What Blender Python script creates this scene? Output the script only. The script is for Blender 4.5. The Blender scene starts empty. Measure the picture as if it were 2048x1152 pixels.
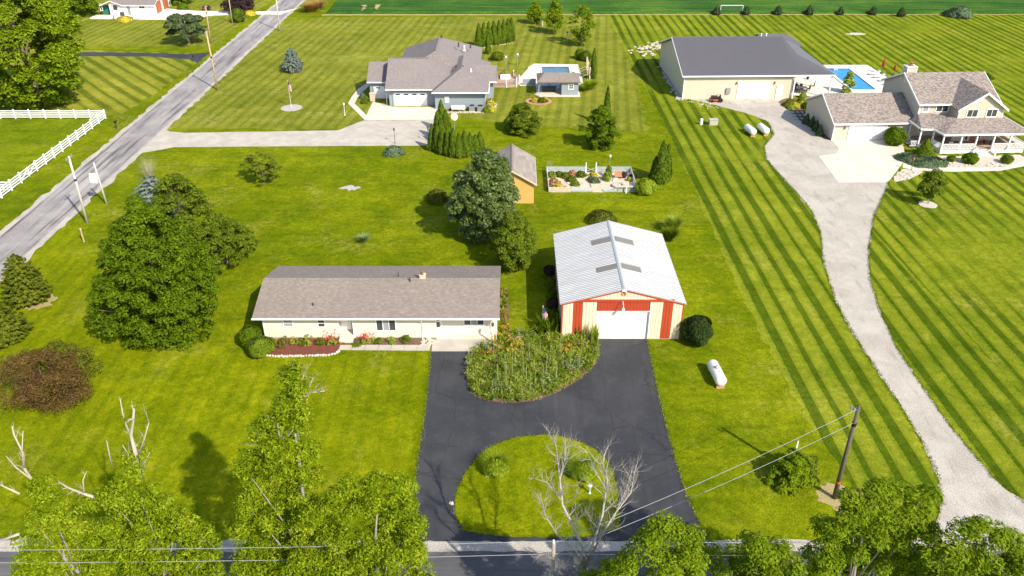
import bpy, math, random
import numpy as np
from mathutils import Vector, Matrix

# ------------------------------------------------------------------ camera, sky, sun, exposure
sc = bpy.context.scene
COL = sc.collection
CAM_H, FPX, PITCH = 43.0, 1600.0, math.atan(961 / 1600)
cd = bpy.data.cameras.new('camera'); cam = bpy.data.objects.new('camera', cd); COL.objects.link(cam)
cam.location = (0, 0, CAM_H); cam.rotation_euler = (math.pi / 2 - PITCH, 0, 0)
cd.sensor_width = 36; cd.lens = FPX / 2048 * 36; cd.clip_end = 3000; cd.clip_start = 0.5
sc.camera = cam
SUN_AZ = math.radians(129.5 - 180)      # direction towards the sun, counter-clockwise from +x
SUN_EL = math.radians(41)
w = bpy.data.worlds.new('World'); sc.world = w; w.use_nodes = True
wn = w.node_tree; bg = wn.nodes['Background']
sky = wn.nodes.new('ShaderNodeTexSky'); sky.sky_type = 'NISHITA'; sky.sun_disc = False
sky.sun_elevation = SUN_EL; sky.sun_rotation = math.radians(140.5)
sky.air_density = 1.0; sky.dust_density = 1.2; sky.ozone_density = 1.0
wn.links.new(sky.outputs[0], bg.inputs[0]); bg.inputs[1].default_value = 0.15
sd = bpy.data.lights.new('sun', 'SUN'); sun = bpy.data.objects.new('sun', sd); COL.objects.link(sun)
sd.energy = 4.6; sd.angle = math.radians(0.55); sd.color = (1.0, 0.92, 0.77)
sdir = Vector((math.cos(SUN_AZ) * math.cos(SUN_EL), math.sin(SUN_AZ) * math.cos(SUN_EL), math.sin(SUN_EL)))
sun.rotation_euler = sdir.to_track_quat('Z', 'Y').to_euler()
sc.view_settings.view_transform = 'Standard'; sc.view_settings.look = 'None'
sc.view_settings.exposure = 0.55; sc.view_settings.gamma = 1
sc.render.engine = 'CYCLES'

# ------------------------------------------------------------------ helpers
_c, _s = math.cos(PITCH), math.sin(PITCH)
def G(px, py, z=0.0):
    """surveyed point: where the line of sight of photograph pixel (px, py) meets height z"""
    dx = (px - 1024) / FPX; u = -(py - 576) / FPX
    d = (dx, _c + u * _s, -_s + u * _c)
    t = (z - CAM_H) / d[2]
    return (d[0] * t, d[1] * t, z)
def GX(px, py): p = G(px, py); return (p[0], p[1])
def top_h(b, py):
    lo, hi = 0.0, 42.0
    for _ in range(40):
        m = (lo + hi) / 2
        y, z = b[1], m - CAM_H
        dep = y * _c - z * _s; up = y * _s + z * _c
        if 576 - FPX * up / dep > py: lo = m
        else: hi = m
    return lo
WL = {}
def wloc(o): return WL.get(o.name, (0, 0, 0)) if o else (0, 0, 0)
def tag(o, label=None, cat=None, group=None, kind=None):
    if label: o['label'] = label
    if cat: o['category'] = cat
    if group: o['group'] = group
    if kind: o['kind'] = kind
    return o
def thing(name, label, cat, loc, group=None, rz=0.0):
    o = bpy.data.objects.new(name, None); COL.objects.link(o); o.empty_display_size = .3
    loc = (loc[0], loc[1], loc[2] if len(loc) > 2 else 0.0)
    o.location = loc; o.rotation_euler = (0, 0, rz); WL[o.name] = loc
    return tag(o, label, cat, group)
def link(name, me, parent=None, loc=None, rz=0.0, sc_=1.0, kind=None):
    """place shared mesh data at world loc under parent"""
    o = bpy.data.objects.new(name, me); COL.objects.link(o)
    p = wloc(parent); l = loc if loc else p
    o.location = (l[0] - p[0], l[1] - p[1], l[2] - p[2]); o.rotation_euler = (0, 0, rz)
    o.scale = (sc_, sc_, sc_) if not isinstance(sc_, tuple) else sc_
    if parent: o.parent = parent
    WL[o.name] = l
    if kind: o['kind'] = kind
    return o
def copy_tree(o, loc=None, rz=None, s=None, label=None):
    c = o.copy(); COL.objects.link(c)
    if loc: c.location = loc
    if rz is not None: c.rotation_euler = (0, 0, rz)
    if s: c.scale = s if isinstance(s, tuple) else (s, s, s)
    if label: c['label'] = label
    WL[c.name] = tuple(c.location)
    for ch in o.children:
        d = ch.copy(); COL.objects.link(d); d.parent = c
        for g in ch.children:
            e = g.copy(); COL.objects.link(e); e.parent = d
    return c
class MB:
    def __init__(s): s.v = []; s.f = []
    def add(s, vs, fs):
        k = len(s.v); s.v += [tuple(p) for p in vs]; s.f += [tuple(i + k for i in f) for f in fs]; return s
    def box(s, x0, x1, y0, y1, z0, z1):
        return s.add([(x0,y0,z0),(x1,y0,z0),(x1,y1,z0),(x0,y1,z0),(x0,y0,z1),(x1,y0,z1),(x1,y1,z1),(x0,y1,z1)],
                     [(3,2,1,0),(4,5,6,7),(0,1,5,4),(1,2,6,5),(2,3,7,6),(3,0,4,7)])
    def bar(s, a, b, wd, th, up=(0,0,1)):
        a, b = Vector(a), Vector(b); d = (b - a).normalized(); u = Vector(up)
        sx = d.cross(u)
        if sx.length < 1e-4: sx = d.cross(Vector((1,0,0)))
        sx.normalize(); u = sx.cross(d).normalized(); sx = sx * wd / 2; u = u * th / 2
        return s.add([a-sx-u,a+sx-u,a+sx+u,a-sx+u,b-sx-u,b+sx-u,b+sx+u,b-sx+u],
                     [(0,1,2,3),(7,6,5,4),(0,4,5,1),(1,5,6,2),(2,6,7,3),(3,7,4,0)])
    def prism(s, pts, z0, z1):
        n = len(pts)
        return s.add([(p[0],p[1],z0) for p in pts] + [(p[0],p[1],z1) for p in pts],
                     [tuple(range(n-1,-1,-1)), tuple(range(n,2*n))] + [(i,(i+1)%n,n+(i+1)%n,n+i) for i in range(n)])
    def ex_y(s, prof, y0, y1):      # profile of (x, z)
        n = len(prof)
        return s.add([(p[0],y0,p[1]) for p in prof] + [(p[0],y1,p[1]) for p in prof],
                     [tuple(range(n)), tuple(range(2*n-1,n-1,-1))] + [(n+i,n+(i+1)%n,(i+1)%n,i) for i in range(n)])
    def ex_x(s, prof, x0, x1):      # profile of (y, z)
        n = len(prof)
        return s.add([(x0,p[0],p[1]) for p in prof] + [(x1,p[0],p[1]) for p in prof],
                     [tuple(range(n-1,-1,-1)), tuple(range(n,2*n))] + [(i,(i+1)%n,n+(i+1)%n,n+i) for i in range(n)])
    def sheet(s, pts, z): return s.add([(p[0],p[1],z) for p in pts], [tuple(range(len(pts)))])
    def tube(s, pts, rad, n=6):
        pts = [Vector(p) for p in pts]
        if not isinstance(rad, (list, tuple)): rad = [rad] * len(pts)
        k = len(s.v); ref = Vector((0,0,1))
        for i, p in enumerate(pts):
            d = (pts[min(i+1,len(pts)-1)] - pts[max(i-1,0)])
            d = d.normalized() if d.length > 1e-6 else Vector((0,0,1))
            a = d.cross(ref)
            if a.length < .05: a = d.cross(Vector((1,0,0)))
            a.normalize(); b = d.cross(a)
            for j in range(n):
                t = 2*math.pi*j/n; s.v.append(tuple(p + (a*math.cos(t) + b*math.sin(t)) * rad[i]))
        for i in range(len(pts)-1):
            for j in range(n): s.f.append((k+i*n+j, k+i*n+(j+1)%n, k+(i+1)*n+(j+1)%n, k+(i+1)*n+j))
        s.f.append(tuple(k+j for j in range(n-1,-1,-1))); s.f.append(tuple(k+(len(pts)-1)*n+j for j in range(n)))
        return s
    def lathe(s, c, prof, n=12):    # prof (r, z)
        k = len(s.v)
        for r, z in prof:
            for j in range(n):
                t = 2*math.pi*j/n; s.v.append((c[0]+r*math.cos(t), c[1]+r*math.sin(t), c[2]+z))
        for i in range(len(prof)-1):
            for j in range(n): s.f.append((k+i*n+j, k+i*n+(j+1)%n, k+(i+1)*n+(j+1)%n, k+(i+1)*n+j))
        s.f.append(tuple(k+j for j in range(n-1,-1,-1))); s.f.append(tuple(k+(len(prof)-1)*n+j for j in range(n)))
        return s
    def blob(s, c, r, seg=10, ring=6, jit=0.0, rnd=random):
        rx, ry, rz = r if isinstance(r, tuple) else (r, r, r); k = len(s.v)
        s.v.append((c[0],c[1],c[2]-rz))
        for i in range(1, ring):
            ph = -math.pi/2 + math.pi*i/ring
            for j in range(seg):
                t = 2*math.pi*j/seg; q = 1 + rnd.uniform(-jit, jit)
                s.v.append((c[0]+rx*q*math.cos(ph)*math.cos(t), c[1]+ry*q*math.cos(ph)*math.sin(t), c[2]+rz*q*math.sin(ph)))
        s.v.append((c[0],c[1],c[2]+rz)); e = len(s.v)-1
        for j in range(seg):
            s.f.append((k, k+1+(j+1)%seg, k+1+j)); s.f.append((e, k+1+(ring-2)*seg+j, k+1+(ring-2)*seg+(j+1)%seg))
        for i in range(ring-2):
            for j in range(seg):
                a = k+1+i*seg; s.f.append((a+j, a+(j+1)%seg, a+seg+(j+1)%seg, a+seg+j))
        return s
    def mesh(s, name, mat, off=(0,0,0), smooth=False):
        me = bpy.data.meshes.new(name)
        me.from_pydata([(p[0]-off[0],p[1]-off[1],p[2]-off[2]) for p in s.v], [], s.f)
        if mat: me.materials.append(mat)
        if smooth: me.polygons.foreach_set('use_smooth', [True]*len(me.polygons))
        me.update(); return me
    def loose(s):
        par = list(range(len(s.v)))
        def find(a):
            while par[a] != a: par[a] = par[par[a]]; a = par[a]
            return a
        for f in s.f:
            for q in f[1:]: par[find(q)] = find(f[0])
        out = {}
        for f in s.f: out.setdefault(find(f[0]), []).append(f)
        res = []
        for fs in out.values():
            ids = sorted({i for f in fs for i in f}); mp = {a: k for k, a in enumerate(ids)}; b = MB(); b.v = [s.v[i] for i in ids]; b.f = [tuple(mp[i] for i in f) for f in fs]; res.append(b)
        return res
    def build(s, name, mat, parent=None, smooth=False, kind=None):
        if parent and name in ('gutter','corner_trim','downspout','fascia','side_wall','coping','door_trim','porch_fascia','waterline_tile'):
            q = s.loose()
            if len(q) > 1:
                for b in q[:-1]: b.build(name, mat, parent, smooth, kind)
                return q[-1].build(name, mat, parent, smooth, kind)
        p = wloc(parent); me = s.mesh(name, mat, p, smooth)
        o = bpy.data.objects.new(name, me); COL.objects.link(o)
        if parent: o.parent = parent
        WL[o.name] = p
        if kind: o['kind'] = kind
        return o
def np_mesh(name, V, Q, mat, off=(0,0,0)):
    me = bpy.data.meshes.new(name); V = np.asarray(V, np.float32) - np.array(off, np.float32); Q = np.asarray(Q, np.int32)
    n, k = Q.shape
    me.vertices.add(len(V)); me.vertices.foreach_set('co', V.ravel())
    me.loops.add(n*k); me.loops.foreach_set('vertex_index', Q.ravel())
    me.polygons.add(n); me.polygons.foreach_set('loop_start', np.arange(0, n*k, k, dtype=np.int32))
    me.update(calc_edges=True)
    if mat: me.materials.append(mat)
    return me

# ------------------------------------------------------------------ materials
class NT:
    def __init__(s, name):
        s.m = bpy.data.materials.new(name); s.m.use_nodes = True; s.t = s.m.node_tree
        s.b = s.t.nodes['Principled BSDF']; s._pos = None
    def n(s, ty, **kw):
        o = s.t.nodes.new('ShaderNode' + ty)
        for k, v in kw.items(): setattr(o, k, v)
        return o
    def put(s, sock, v):
        if hasattr(v, 'is_output') or isinstance(v, bpy.types.NodeSocket): s.t.links.new(v, sock)
        elif isinstance(v, (tuple, list)) and len(v) == 3 and sock.type == 'RGBA': sock.default_value = (*v, 1)
        else: sock.default_value = v
    @property
    def pos(s):
        if s._pos is None: s._pos = s.n('NewGeometry').outputs['Position']
        return s._pos
    def xyz(s):
        x = s.n('SeparateXYZ'); s.put(x.inputs[0], s.pos); return x.outputs
    def math(s, op, a, b=0.0, c=None, clamp=False):
        o = s.n('Math', operation=op, use_clamp=clamp); s.put(o.inputs[0], a); s.put(o.inputs[1], b)
        if c is not None: s.put(o.inputs[2], c)
        return o.outputs[0]
    def noise(s, scale, detail=3, rough=.55, vec=None, dist=0.0, out=0):
        o = s.n('TexNoise'); s.put(o.inputs['Vector'], vec if vec is not None else s.pos)
        o.inputs['Scale'].default_value = scale; o.inputs['Detail'].default_value = detail
        o.inputs['Roughness'].default_value = rough; o.inputs['Distortion'].default_value = dist
        return o.outputs[out]
    def ramp(s, f, stops):
        o = s.n('ValToRGB'); s.put(o.inputs[0], f); e = o.color_ramp.elements
        while len(e) < len(stops): e.new(.5)
        for q, (p, c) in zip(e, stops): q.position = p; q.color = (*c, 1) if len(c) == 3 else c
        return o.outputs[0]
    def step(s, f, a, b):
        o = s.n('MapRange', clamp=True, interpolation_type='SMOOTHSTEP'); s.put(o.inputs[0], f)
        o.inputs[1].default_value = a; o.inputs[2].default_value = b; return o.outputs[0]
    def mix(s, f, a, b, mode='MIX'):
        o = s.n('Mix', data_type='RGBA', blend_type=mode); s.put(o.inputs[0], f); s.put(o.inputs[6], a); s.put(o.inputs[7], b); return o.outputs[2]
    def scaled(s, sx, sy, sz):
        o = s.n('Mapping'); s.put(o.inputs[0], s.pos); o.inputs[3].default_value = (sx, sy, sz); return o.outputs[0]
    def bump(s, h, strength=.3, dist=.05):
        o = s.n('Bump'); s.put(o.inputs['Height'], h); o.inputs['Strength'].default_value = strength; o.inputs['Distance'].default_value = dist
        s.t.links.new(o.outputs[0], s.b.inputs['Normal'])
    def done(s, col, rough=.8, metal=0.0, spec=.3):
        s.put(s.b.inputs['Base Color'], col); s.put(s.b.inputs['Roughness'], rough); s.b.inputs['Metallic'].default_value = metal
        s.b.inputs['Specular IOR Level'].default_value = spec; return s.m
def plain(name, col, rough=.7, var=.18, scale=3.0, bump=0.0, bscale=20, metal=0.0, spec=.3):
    t = NT(name); f = t.noise(scale, 4)
    c = t.mix(f, tuple(max(0, v*(1-var)) for v in col), tuple(min(1, v*(1+var)) for v in col))
    if bump: t.bump(t.noise(bscale, 3), bump, .04)
    return t.done(c, rough, metal, spec)
def grass(name, hi, lo, dry=(.36,.31,.07), dryamt=.3, stripe=None, vigor=1.0, across=.0):
    """stripe = (angle in degrees of the mower's travel, period in m, strength)"""
    t = NT(name)
    big = t.noise(.06, 3, .6); mid = t.noise(.4, 4, .62, dist=.6); m2 = t.noise(1.9, 4, .65, dist=.4); fine = t.noise(6.5, 3, .75); vf = t.noise(15, 2, .7)
    f = t.math('ADD', t.math('MULTIPLY', big, .26), t.math('ADD', t.math('MULTIPLY', mid, .26), t.math('MULTIPLY', m2, .30)))
    f = t.math('ADD', f, t.math('ADD', t.math('MULTIPLY', fine, .40), t.math('MULTIPLY', vf, .22)))
    md = tuple(math.sqrt(a*b) for a, b in zip(lo, hi))
    c = t.ramp(f, [(.575, lo), (.72, md), (.87, hi)])
    if across:
        st = t.noise(1.0, 3, .6, vec=t.scaled(.06, .75, 1)); c = t.mix(t.math('MULTIPLY', t.step(st, .5, .66), across), c, t.mix(1.0, c, (.55,.66,.5), 'MULTIPLY'))
    pt = t.step(t.noise(.22, 5, .68, dist=.8), .50, .64); c = t.mix(t.math('MULTIPLY', pt, .55), c, t.mix(1.0, c, (.62,.76,.55), 'MULTIPLY'))
    dn = t.step(t.noise(.14, 5, .70, dist=.4), .52, .72)
    dn = t.math('MULTIPLY', dn, t.math('MULTIPLY', t.step(m2, .38, .62), dryamt))
    c = t.mix(dn, c, dry)
    if stripe:
        a, per, k = stripe; a = math.radians(a); o = t.xyz()
        u = t.math('ADD', t.math('MULTIPLY', o[0], -math.sin(a)), t.math('MULTIPLY', o[1], math.cos(a)))
        u = t.math('ADD', u, t.math('MULTIPLY', t.noise(.06, 2), .45)); u = t.math('ADD', u, t.math('MULTIPLY', m2, .16)); u = t.math('ADD', u, t.math('MULTIPLY', fine, .16))
        sn = t.math('SINE', t.math('MULTIPLY', u, 2*math.pi/per))
        sn2 = t.math('SINE', t.math('MULTIPLY', u, 2*math.pi/per*.37))
        sn = t.math('ADD', sn, t.math('MULTIPLY', sn2, .4))
        m = t.step(sn, .30, .56); amt = t.math('MULTIPLY', t.step(t.noise(.045, 3, .6), .26, .50), k)
        c = t.mix(t.math('MULTIPLY', m, amt), c, t.mix(1.0, c, (.42,.52,.40), 'MULTIPLY'))
        m2_ = t.step(t.math('MULTIPLY', sn, -1.0), .1, .6)
        c = t.mix(t.math('MULTIPLY', m2_, t.math('MULTIPLY', amt, .6)), c, t.mix(1.0, c, (1.34,1.20,1.6), 'MULTIPLY'))
    h = t.math('ADD', t.math('MULTIPLY', m2, .4), t.math('ADD', fine, vf))
    t.bump(h, .7, .14)
    return t.done(c, .95, 0, .03)
M = {}
M['lawn'] = grass('lawn_grass', (.315,.330,.008), (.070,.110,.001), dryamt=.55, across=.40)
M['lawn_front'] = grass('front_lawn_grass', (.345,.350,.006), (.090,.132,.001), dryamt=.45, stripe=(90, 1.5, .20), across=.10)
M['lawn_back'] = grass('back_lawn_grass', (.345,.338,.045), (.112,.140,.010), dry=(.43,.36,.12), dryamt=.65, stripe=(84, 1.9, .38))
M['lawn_stripe'] = grass('striped_lawn_grass', (.320,.342,.024), (.092,.136,.004), dryamt=.45, stripe=(90.3, 1.95, 1.0))
M['lawn_right'] = grass('right_lawn_grass', (.310,.332,.020), (.090,.134,.004), dryamt=.55, stripe=(90.2, 1.8, .95))
M['lawn_diag'] = grass('diagonal_lawn_grass', (.370,.360,.045), (.135,.160,.010), dryamt=.3, stripe=(-48, 2.6, .8))
M['paddock'] = grass('paddock_grass', (.300,.325,.010), (.080,.128,.002), dryamt=.3, across=.5)
M['lush'] = grass('lush_grass', (.220,.285,.008), (.055,.108,.002), dryamt=.2)
def crop():
    t = NT('crop_field'); o = t.xyz()
    r = t.noise(1.0, 3, .6, vec=t.scaled(.05, 1.4, 1)); q = t.noise(.07, 4, .6); fine = t.noise(3, 3, .7)
    f = t.math('ADD', t.math('MULTIPLY', r, .45), t.math('ADD', t.math('MULTIPLY', q, .3), t.math('MULTIPLY', fine, .35)))
    c = t.ramp(f, [(.46,(.012,.060,.004)),(.55,(.036,.115,.006)),(.66,(.120,.200,.014))])
    t.bump(t.math('ADD', r, fine), .8, .3); return t.done(c, .85, 0, .15)
M['crop'] = crop()
def asphalt(name, a, b, fleck=.35, streak=None, crack=.0):
    t = NT(name); big = t.noise(.22, 4, .6, dist=.5); f = t.noise(24, 2, .8); m = t.noise(1.6, 5, .7, dist=.6)
    c = t.mix(t.step(big, .35, .7), a, b)
    c = t.mix(t.math('MULTIPLY', t.step(m, .5, .75), .35), c, tuple(v*1.55 for v in b))
    c = t.mix(t.math('MULTIPLY', t.step(f, .52, .85), fleck), c, tuple(min(1, v*1.9+.02) for v in b))
    if streak:
        ax, k, cc, c2 = streak; v = t.scaled(1.5 if ax == 'y' else .06, .06 if ax == 'y' else 1.5, 1)
        s1 = t.noise(1.0, 4, .65, vec=v); c = t.mix(t.math('MULTIPLY', t.step(s1, .50, .66), k), c, cc)
        s2 = t.noise(.8, 4, .7, vec=t.scaled(.8 if ax == 'y' else .03, .03 if ax == 'y' else .8, 3)); c = t.mix(t.math('MULTIPLY', t.step(s2, .52, .70), k), c, c2)
    if crack:
        wv = t.n('VectorMath', operation='ADD'); t.put(wv.inputs[0], t.pos); t.put(wv.inputs[1], t.noise(.8, 3, .6, out=1))
        vo = t.n('TexVoronoi', feature='DISTANCE_TO_EDGE'); t.put(vo.inputs['Vector'], wv.outputs[0]); vo.inputs['Scale'].default_value = .22
        k = t.math('MULTIPLY', t.step(vo.outputs['Distance'], .012, .004), t.step(t.noise(.18, 2), .45, .55)); c = t.mix(t.math('MULTIPLY', k, crack), c, tuple(v*.35 for v in a))
    t.bump(f, .25, .02); return t.done(c, .78, 0, .35)
M['asphalt'] = asphalt('driveway_asphalt', (.033,.034,.039), (.052,.052,.056), .25, ('y', .30, (.026,.026,.029), (.090,.086,.083)), .5)
M['road'] = asphalt('county_road_asphalt', (.235,.215,.21), (.33,.305,.29), .25, ('y', .85, (.085,.078,.083), (.44,.41,.385)))
M['road_front'] = asphalt('front_road_asphalt', (.088,.085,.088), (.125,.118,.118), .25, ('x', .6, (.060,.059,.063), (.18,.168,.16)))
def gravel():
    t = NT('gravel'); f = t.noise(11, 3, .75); b = t.noise(.3, 4, .6, dist=.8)
    v = t.n('TexVoronoi'); t.put(v.inputs['Vector'], t.pos); v.inputs['Scale'].default_value = 14
    c = t.mix(t.step(b, .3, .72), (.385,.345,.295), (.50,.455,.395)); c = t.mix(t.math('MULTIPLY', t.step(f, .50, .72), .7), c, (.66,.61,.54))
    c = t.mix(t.math('MULTIPLY', t.step(f, .5, .28), .7), c, (.15,.135,.115))
    d = t.noise(.8, 4, .7, vec=t.scaled(1.6, .35, 1)); c = t.mix(t.math('MULTIPLY', t.step(d, .52, .7), .38), c, (.215,.195,.168))
    t.bump(t.math('ADD', f, v.outputs[0]), .5, .05); return t.done(c, .9, 0, .2)
M['gravel'] = gravel()
def concrete(name, a, b, joint=None):
    t = NT(name); n1 = t.noise(.5, 5, .65, dist=.3); n2 = t.noise(9, 3, .7)
    c = t.mix(t.step(n1, .3, .75), a, b); c = t.mix(t.math('MULTIPLY', t.step(n2, .55, .8), .25), c, tuple(v*.72 for v in a))
    st = t.noise(1.1, 5, .75, dist=1.0); c = t.mix(t.math('MULTIPLY', t.step(st, .60, .74), .25), c, tuple(v*.6 for v in a))
    t.bump(n2, .12, .02); return t.done(c, .8, 0, .25)
M['concrete'] = concrete('concrete', (.56,.50,.42), (.68,.61,.51))
M['concrete_grey'] = concrete('grey_concrete', (.40,.36,.31), (.52,.47,.40))
M['pool_deck'] = concrete('pool_deck_concrete', (.66,.60,.52), (.76,.70,.62))
def shingle(name, ax, c1, c2, c3, c4=None, wid=.30, row=.15, spread=.75):
    t = NT(name); o = t.xyz(); cb = t.n('CombineXYZ')
    t.put(cb.inputs[0], o[0] if ax == 'x' else o[1]); t.put(cb.inputs[1], o[1] if ax == 'x' else o[0])
    br = t.n('TexBrick'); t.put(br.inputs['Vector'], cb.outputs[0]); br.inputs['Scale'].default_value = 1
    br.inputs['Brick Width'].default_value = wid; br.inputs['Row Height'].default_value = row; br.inputs['Mortar Size'].default_value = .006
    br.inputs['Color1'].default_value = (0,0,0,1); br.inputs['Color2'].default_value = (1,1,1,1); br.inputs['Mortar'].default_value = (.0,.0,.0,1); br.inputs['Bias'].default_value = 0
    mp_ = t.n('Mapping'); t.put(mp_.inputs[0], cb.outputs[0]); mp_.inputs[3].default_value = (3.0, 7.5, 1); patch = t.noise(1.0, 3, .7, vec=mp_.outputs[0]); pt2 = t.noise(.25, 3, .6)
    f = t.math('ADD', t.math('MULTIPLY', br.outputs[0], spread*.45), t.math('ADD', t.math('MULTIPLY', patch, .75), t.math('MULTIPLY', pt2, .15)))
    c = t.ramp(f, [(.30, c1), (.55, c2), (.82, c3)])
    c = t.mix(t.math('MULTIPLY', br.outputs[1], .35), c, tuple(v*.5 for v in c1))
    t.bump(br.outputs[0], .3, .02); return t.done(c, .9, 0, .15)
for ax in 'xy':
    M['shingle_'+ax] = shingle('taupe_shingle_'+ax, ax, (.185,.152,.132), (.228,.190,.165), (.32,.272,.235), spread=.5)
    M['shingle_dark_'+ax] = shingle('brown_shingle_'+ax, ax, (.115,.090,.082), (.205,.168,.150), (.33,.28,.25), spread=1.0)
    M['shingle_grey_'+ax] = shingle('grey_brown_shingle_'+ax, ax, (.175,.150,.146), (.225,.195,.188), (.275,.24,.232), spread=.5)
M['shingle_shed'] = shingle('weathered_shingle', 'y', (.20,.17,.15), (.27,.235,.21), (.34,.295,.26), wid=1.4, row=.45)
def siding(name, col, step=.20, dark=.72, axis=2):
    t = NT(name); o = t.xyz(); fr = t.math('FRACT', t.math('MULTIPLY', o[axis], 1/step)); n1 = t.noise(.9, 4, .6)
    c = t.mix(n1, tuple(v*.93 for v in col), tuple(min(1, v*1.05) for v in col))
    ln = t.step(fr, .86, .97); c = t.mix(t.math('MULTIPLY', ln, 1-dark), c, tuple(v*.35 for v in col))
    t.bump(t.math('MULTIPLY', fr, -1.0), .35, .02); return t.done(c, .65, 0, .3)
M['siding_cream'] = siding('cream_siding', (.70,.655,.545), .2, .82)
M['siding_blue'] = siding('blue_grey_siding', (.265,.305,.330))
M['siding_tan'] = siding('tan_siding', (.55,.475,.37), .2, .74)
M['siding_beige'] = siding('pale_beige_siding', (.60,.52,.395), .22, .82)
M['siding_white'] = siding('white_siding', (.80,.80,.80), .2, .85)
M['siding_yellow'] = plain('yellow_paint', (.60,.36,.11), .7, .06, 2)
M['white'] = plain('white_paint', (.80,.80,.78), .5, .04, 2)
M['door_white'] = plain('white_door_paint', (.84,.84,.84), .45, .02, 2)
M['fence_white'] = plain('white_vinyl', (.80,.80,.80), .4, .04, 1.5)
M['red_metal'] = plain('red_painted_steel', (.43,.062,.026), .45, .12, 1.5, metal=0.0, spec=.4)
M['tan_metal'] = plain('tan_painted_steel', (.74,.625,.46), .5, .06, 1.2, spec=.4)
M['seam'] = plain('panel_seam', (.20,.15,.10), .7)
M['seam_red'] = plain('red_panel_seam', (.10,.012,.006), .7)
def galv():
    t = NT('galvanised_roof'); n1 = t.noise(1.0, 4, .7, vec=t.scaled(.25, 2.2, 1)); n2 = t.noise(1.2, 4, .65)
    c = t.mix(t.step(n1, .35, .72), (.58,.565,.545), (.76,.745,.72)); c = t.mix(t.math('MULTIPLY', t.step(n2, .50, .72), .30), c, (.50,.49,.48))
    return t.done(c, .6, .0, .3)
M['galv'] = galv()
M['galv_rib'] = plain('roof_rib', (.25,.265,.29), .6, .1, 1)
M['skylight'] = plain('grimy_skylight_panel', (.20,.185,.165), .6, .3, 4)
M['steel_blue'] = plain('ridge_cap_steel', (.42,.44,.45), .5, .1, 2, metal=.1)
M['roof_metal'] = plain('charcoal_metal_roof', (.150,.142,.150), .42, .08, .6, metal=.2, spec=.5)
M['roof_metal_rib'] = plain('charcoal_roof_rib', (.105,.10,.105), .45, .05, 1, metal=.2)
def glass(name, a=(.03,.035,.04), b=(.08,.09,.10)):
    t = NT(name); n1 = t.noise(2.2, 2); return t.done(t.mix(n1, a, b), .08, 0, .6)
M['glass'] = glass('window_glass'); M['curtain'] = plain('curtain', (.30,.31,.32), .8, .35, 8)
M['black'] = plain('black_plastic', (.018,.018,.02), .5, .2)
M['dark_metal'] = plain('dark_metal', (.055,.055,.06), .5, .2); M['grey_metal'] = plain('grey_metal', (.30,.31,.32), .45, .15, metal=.3)
def mulch(name, a, b):
    t = NT(name); f = t.noise(9, 4, .8); g = t.noise(1.2, 3)
    c = t.mix(t.step(f, .35, .68), a, b); c = t.mix(t.math('MULTIPLY', g, .3), c, tuple(v*.5 for v in a)); t.bump(f, .9, .08); return t.done(c, .95, 0, .1)
M['mulch_red'] = mulch('red_mulch', (.15,.048,.034), (.27,.100,.068)); M['mulch'] = mulch('brown_mulch', (.13,.075,.05), (.26,.165,.115)); M['soil'] = mulch('bare_soil', (.34,.27,.11), (.50,.41,.20))
M['stone'] = plain('pale_limestone', (.52,.46,.38), .9, .3, 3, .5, 14); M['stone_tan'] = plain('tan_flagstone', (.60,.48,.36), .9, .25, 2, .4, 10); M['stone_grey'] = plain('grey_stone', (.42,.39,.35), .9, .3, 3, .4, 12)
M['brick_edge'] = plain('brick_edging', (.48,.24,.14), .9, .2, 4); M['wood_pole'] = plain('pine_pole_wood', (.46,.34,.21), .85, .25, 1.2, .4, 8); M['wood_grey'] = plain('weathered_wood', (.30,.27,.23), .9, .3, 1.5, .5, 8); M['wood_pale'] = plain('silvered_pole_wood', (.52,.50,.45), .85, .25, 1.5, .4, 8)
M['wood_dark'] = plain('dark_pole_wood', (.115,.095,.075), .9, .3, 2, .5, 9); M['deck_wood'] = plain('deck_boards', (.40,.27,.22), .8, .2, 2); M['picket'] = plain('silvered_picket_wood', (.47,.52,.54), .8, .2, 3)
M['bark'] = plain('bark', (.16,.12,.085), .95, .35, 3, .8, 12); M['bark_dead'] = plain('bleached_dead_wood', (.40,.35,.28), .9, .25, 2, .5, 14); M['bark_ash'] = plain('ashen_dead_bark', (.38,.35,.31), .9, .25, 3, .4, 14); M['bark_grey'] = plain('grey_bark', (.27,.24,.21), .95, .3, 3, .6, 12); M['bark_birch'] = plain('pale_bark', (.50,.45,.38), .9, .25, 3, .4, 10)
M['wire'] = plain('bare_wire', (.45,.45,.46), .4, .05, metal=.3); M['orange_mark'] = plain('orange_marking', (.75,.13,.02), .6, .05)
M['terracotta'] = plain('door_rust_red', (.40,.12,.055), .6, .1); M['umbrella_red'] = plain('red_umbrella_cloth', (.30,.025,.02), .8, .15); M['tank'] = plain('white_tank_paint', (.80,.79,.77), .35, .05, 2, spec=.5); M['pink'] = plain('faded_dome_cover', (.66,.42,.40), .5, .1)
M['fabric_white'] = plain('white_cushion', (.76,.75,.74), .8, .05); M['wicker'] = plain('dark_wicker', (.09,.07,.06), .8, .3, 12); M['flag_red'] = plain('flag_red_cloth', (.45,.03,.04), .8, .1); M['flag_white'] = plain('flag_white_cloth', (.75,.74,.72), .8, .05); M['flag_blue'] = plain('flag_blue_cloth', (.03,.045,.18), .8, .1)
M['tractor'] = plain('orange_red_machine_paint', (.42,.09,.03), .5, .2); M['copper'] = plain('copper_lantern', (.26,.12,.06), .5, .2)
def water(name, a, b):
    t = NT(name); n1 = t.noise(1.4, 3, .6, dist=1.2); c = t.mix(t.step(n1, .35, .7), a, b); t.bump(t.noise(3.5, 3), .12, .05); return t.done(c, .06, 0, .5)
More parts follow.
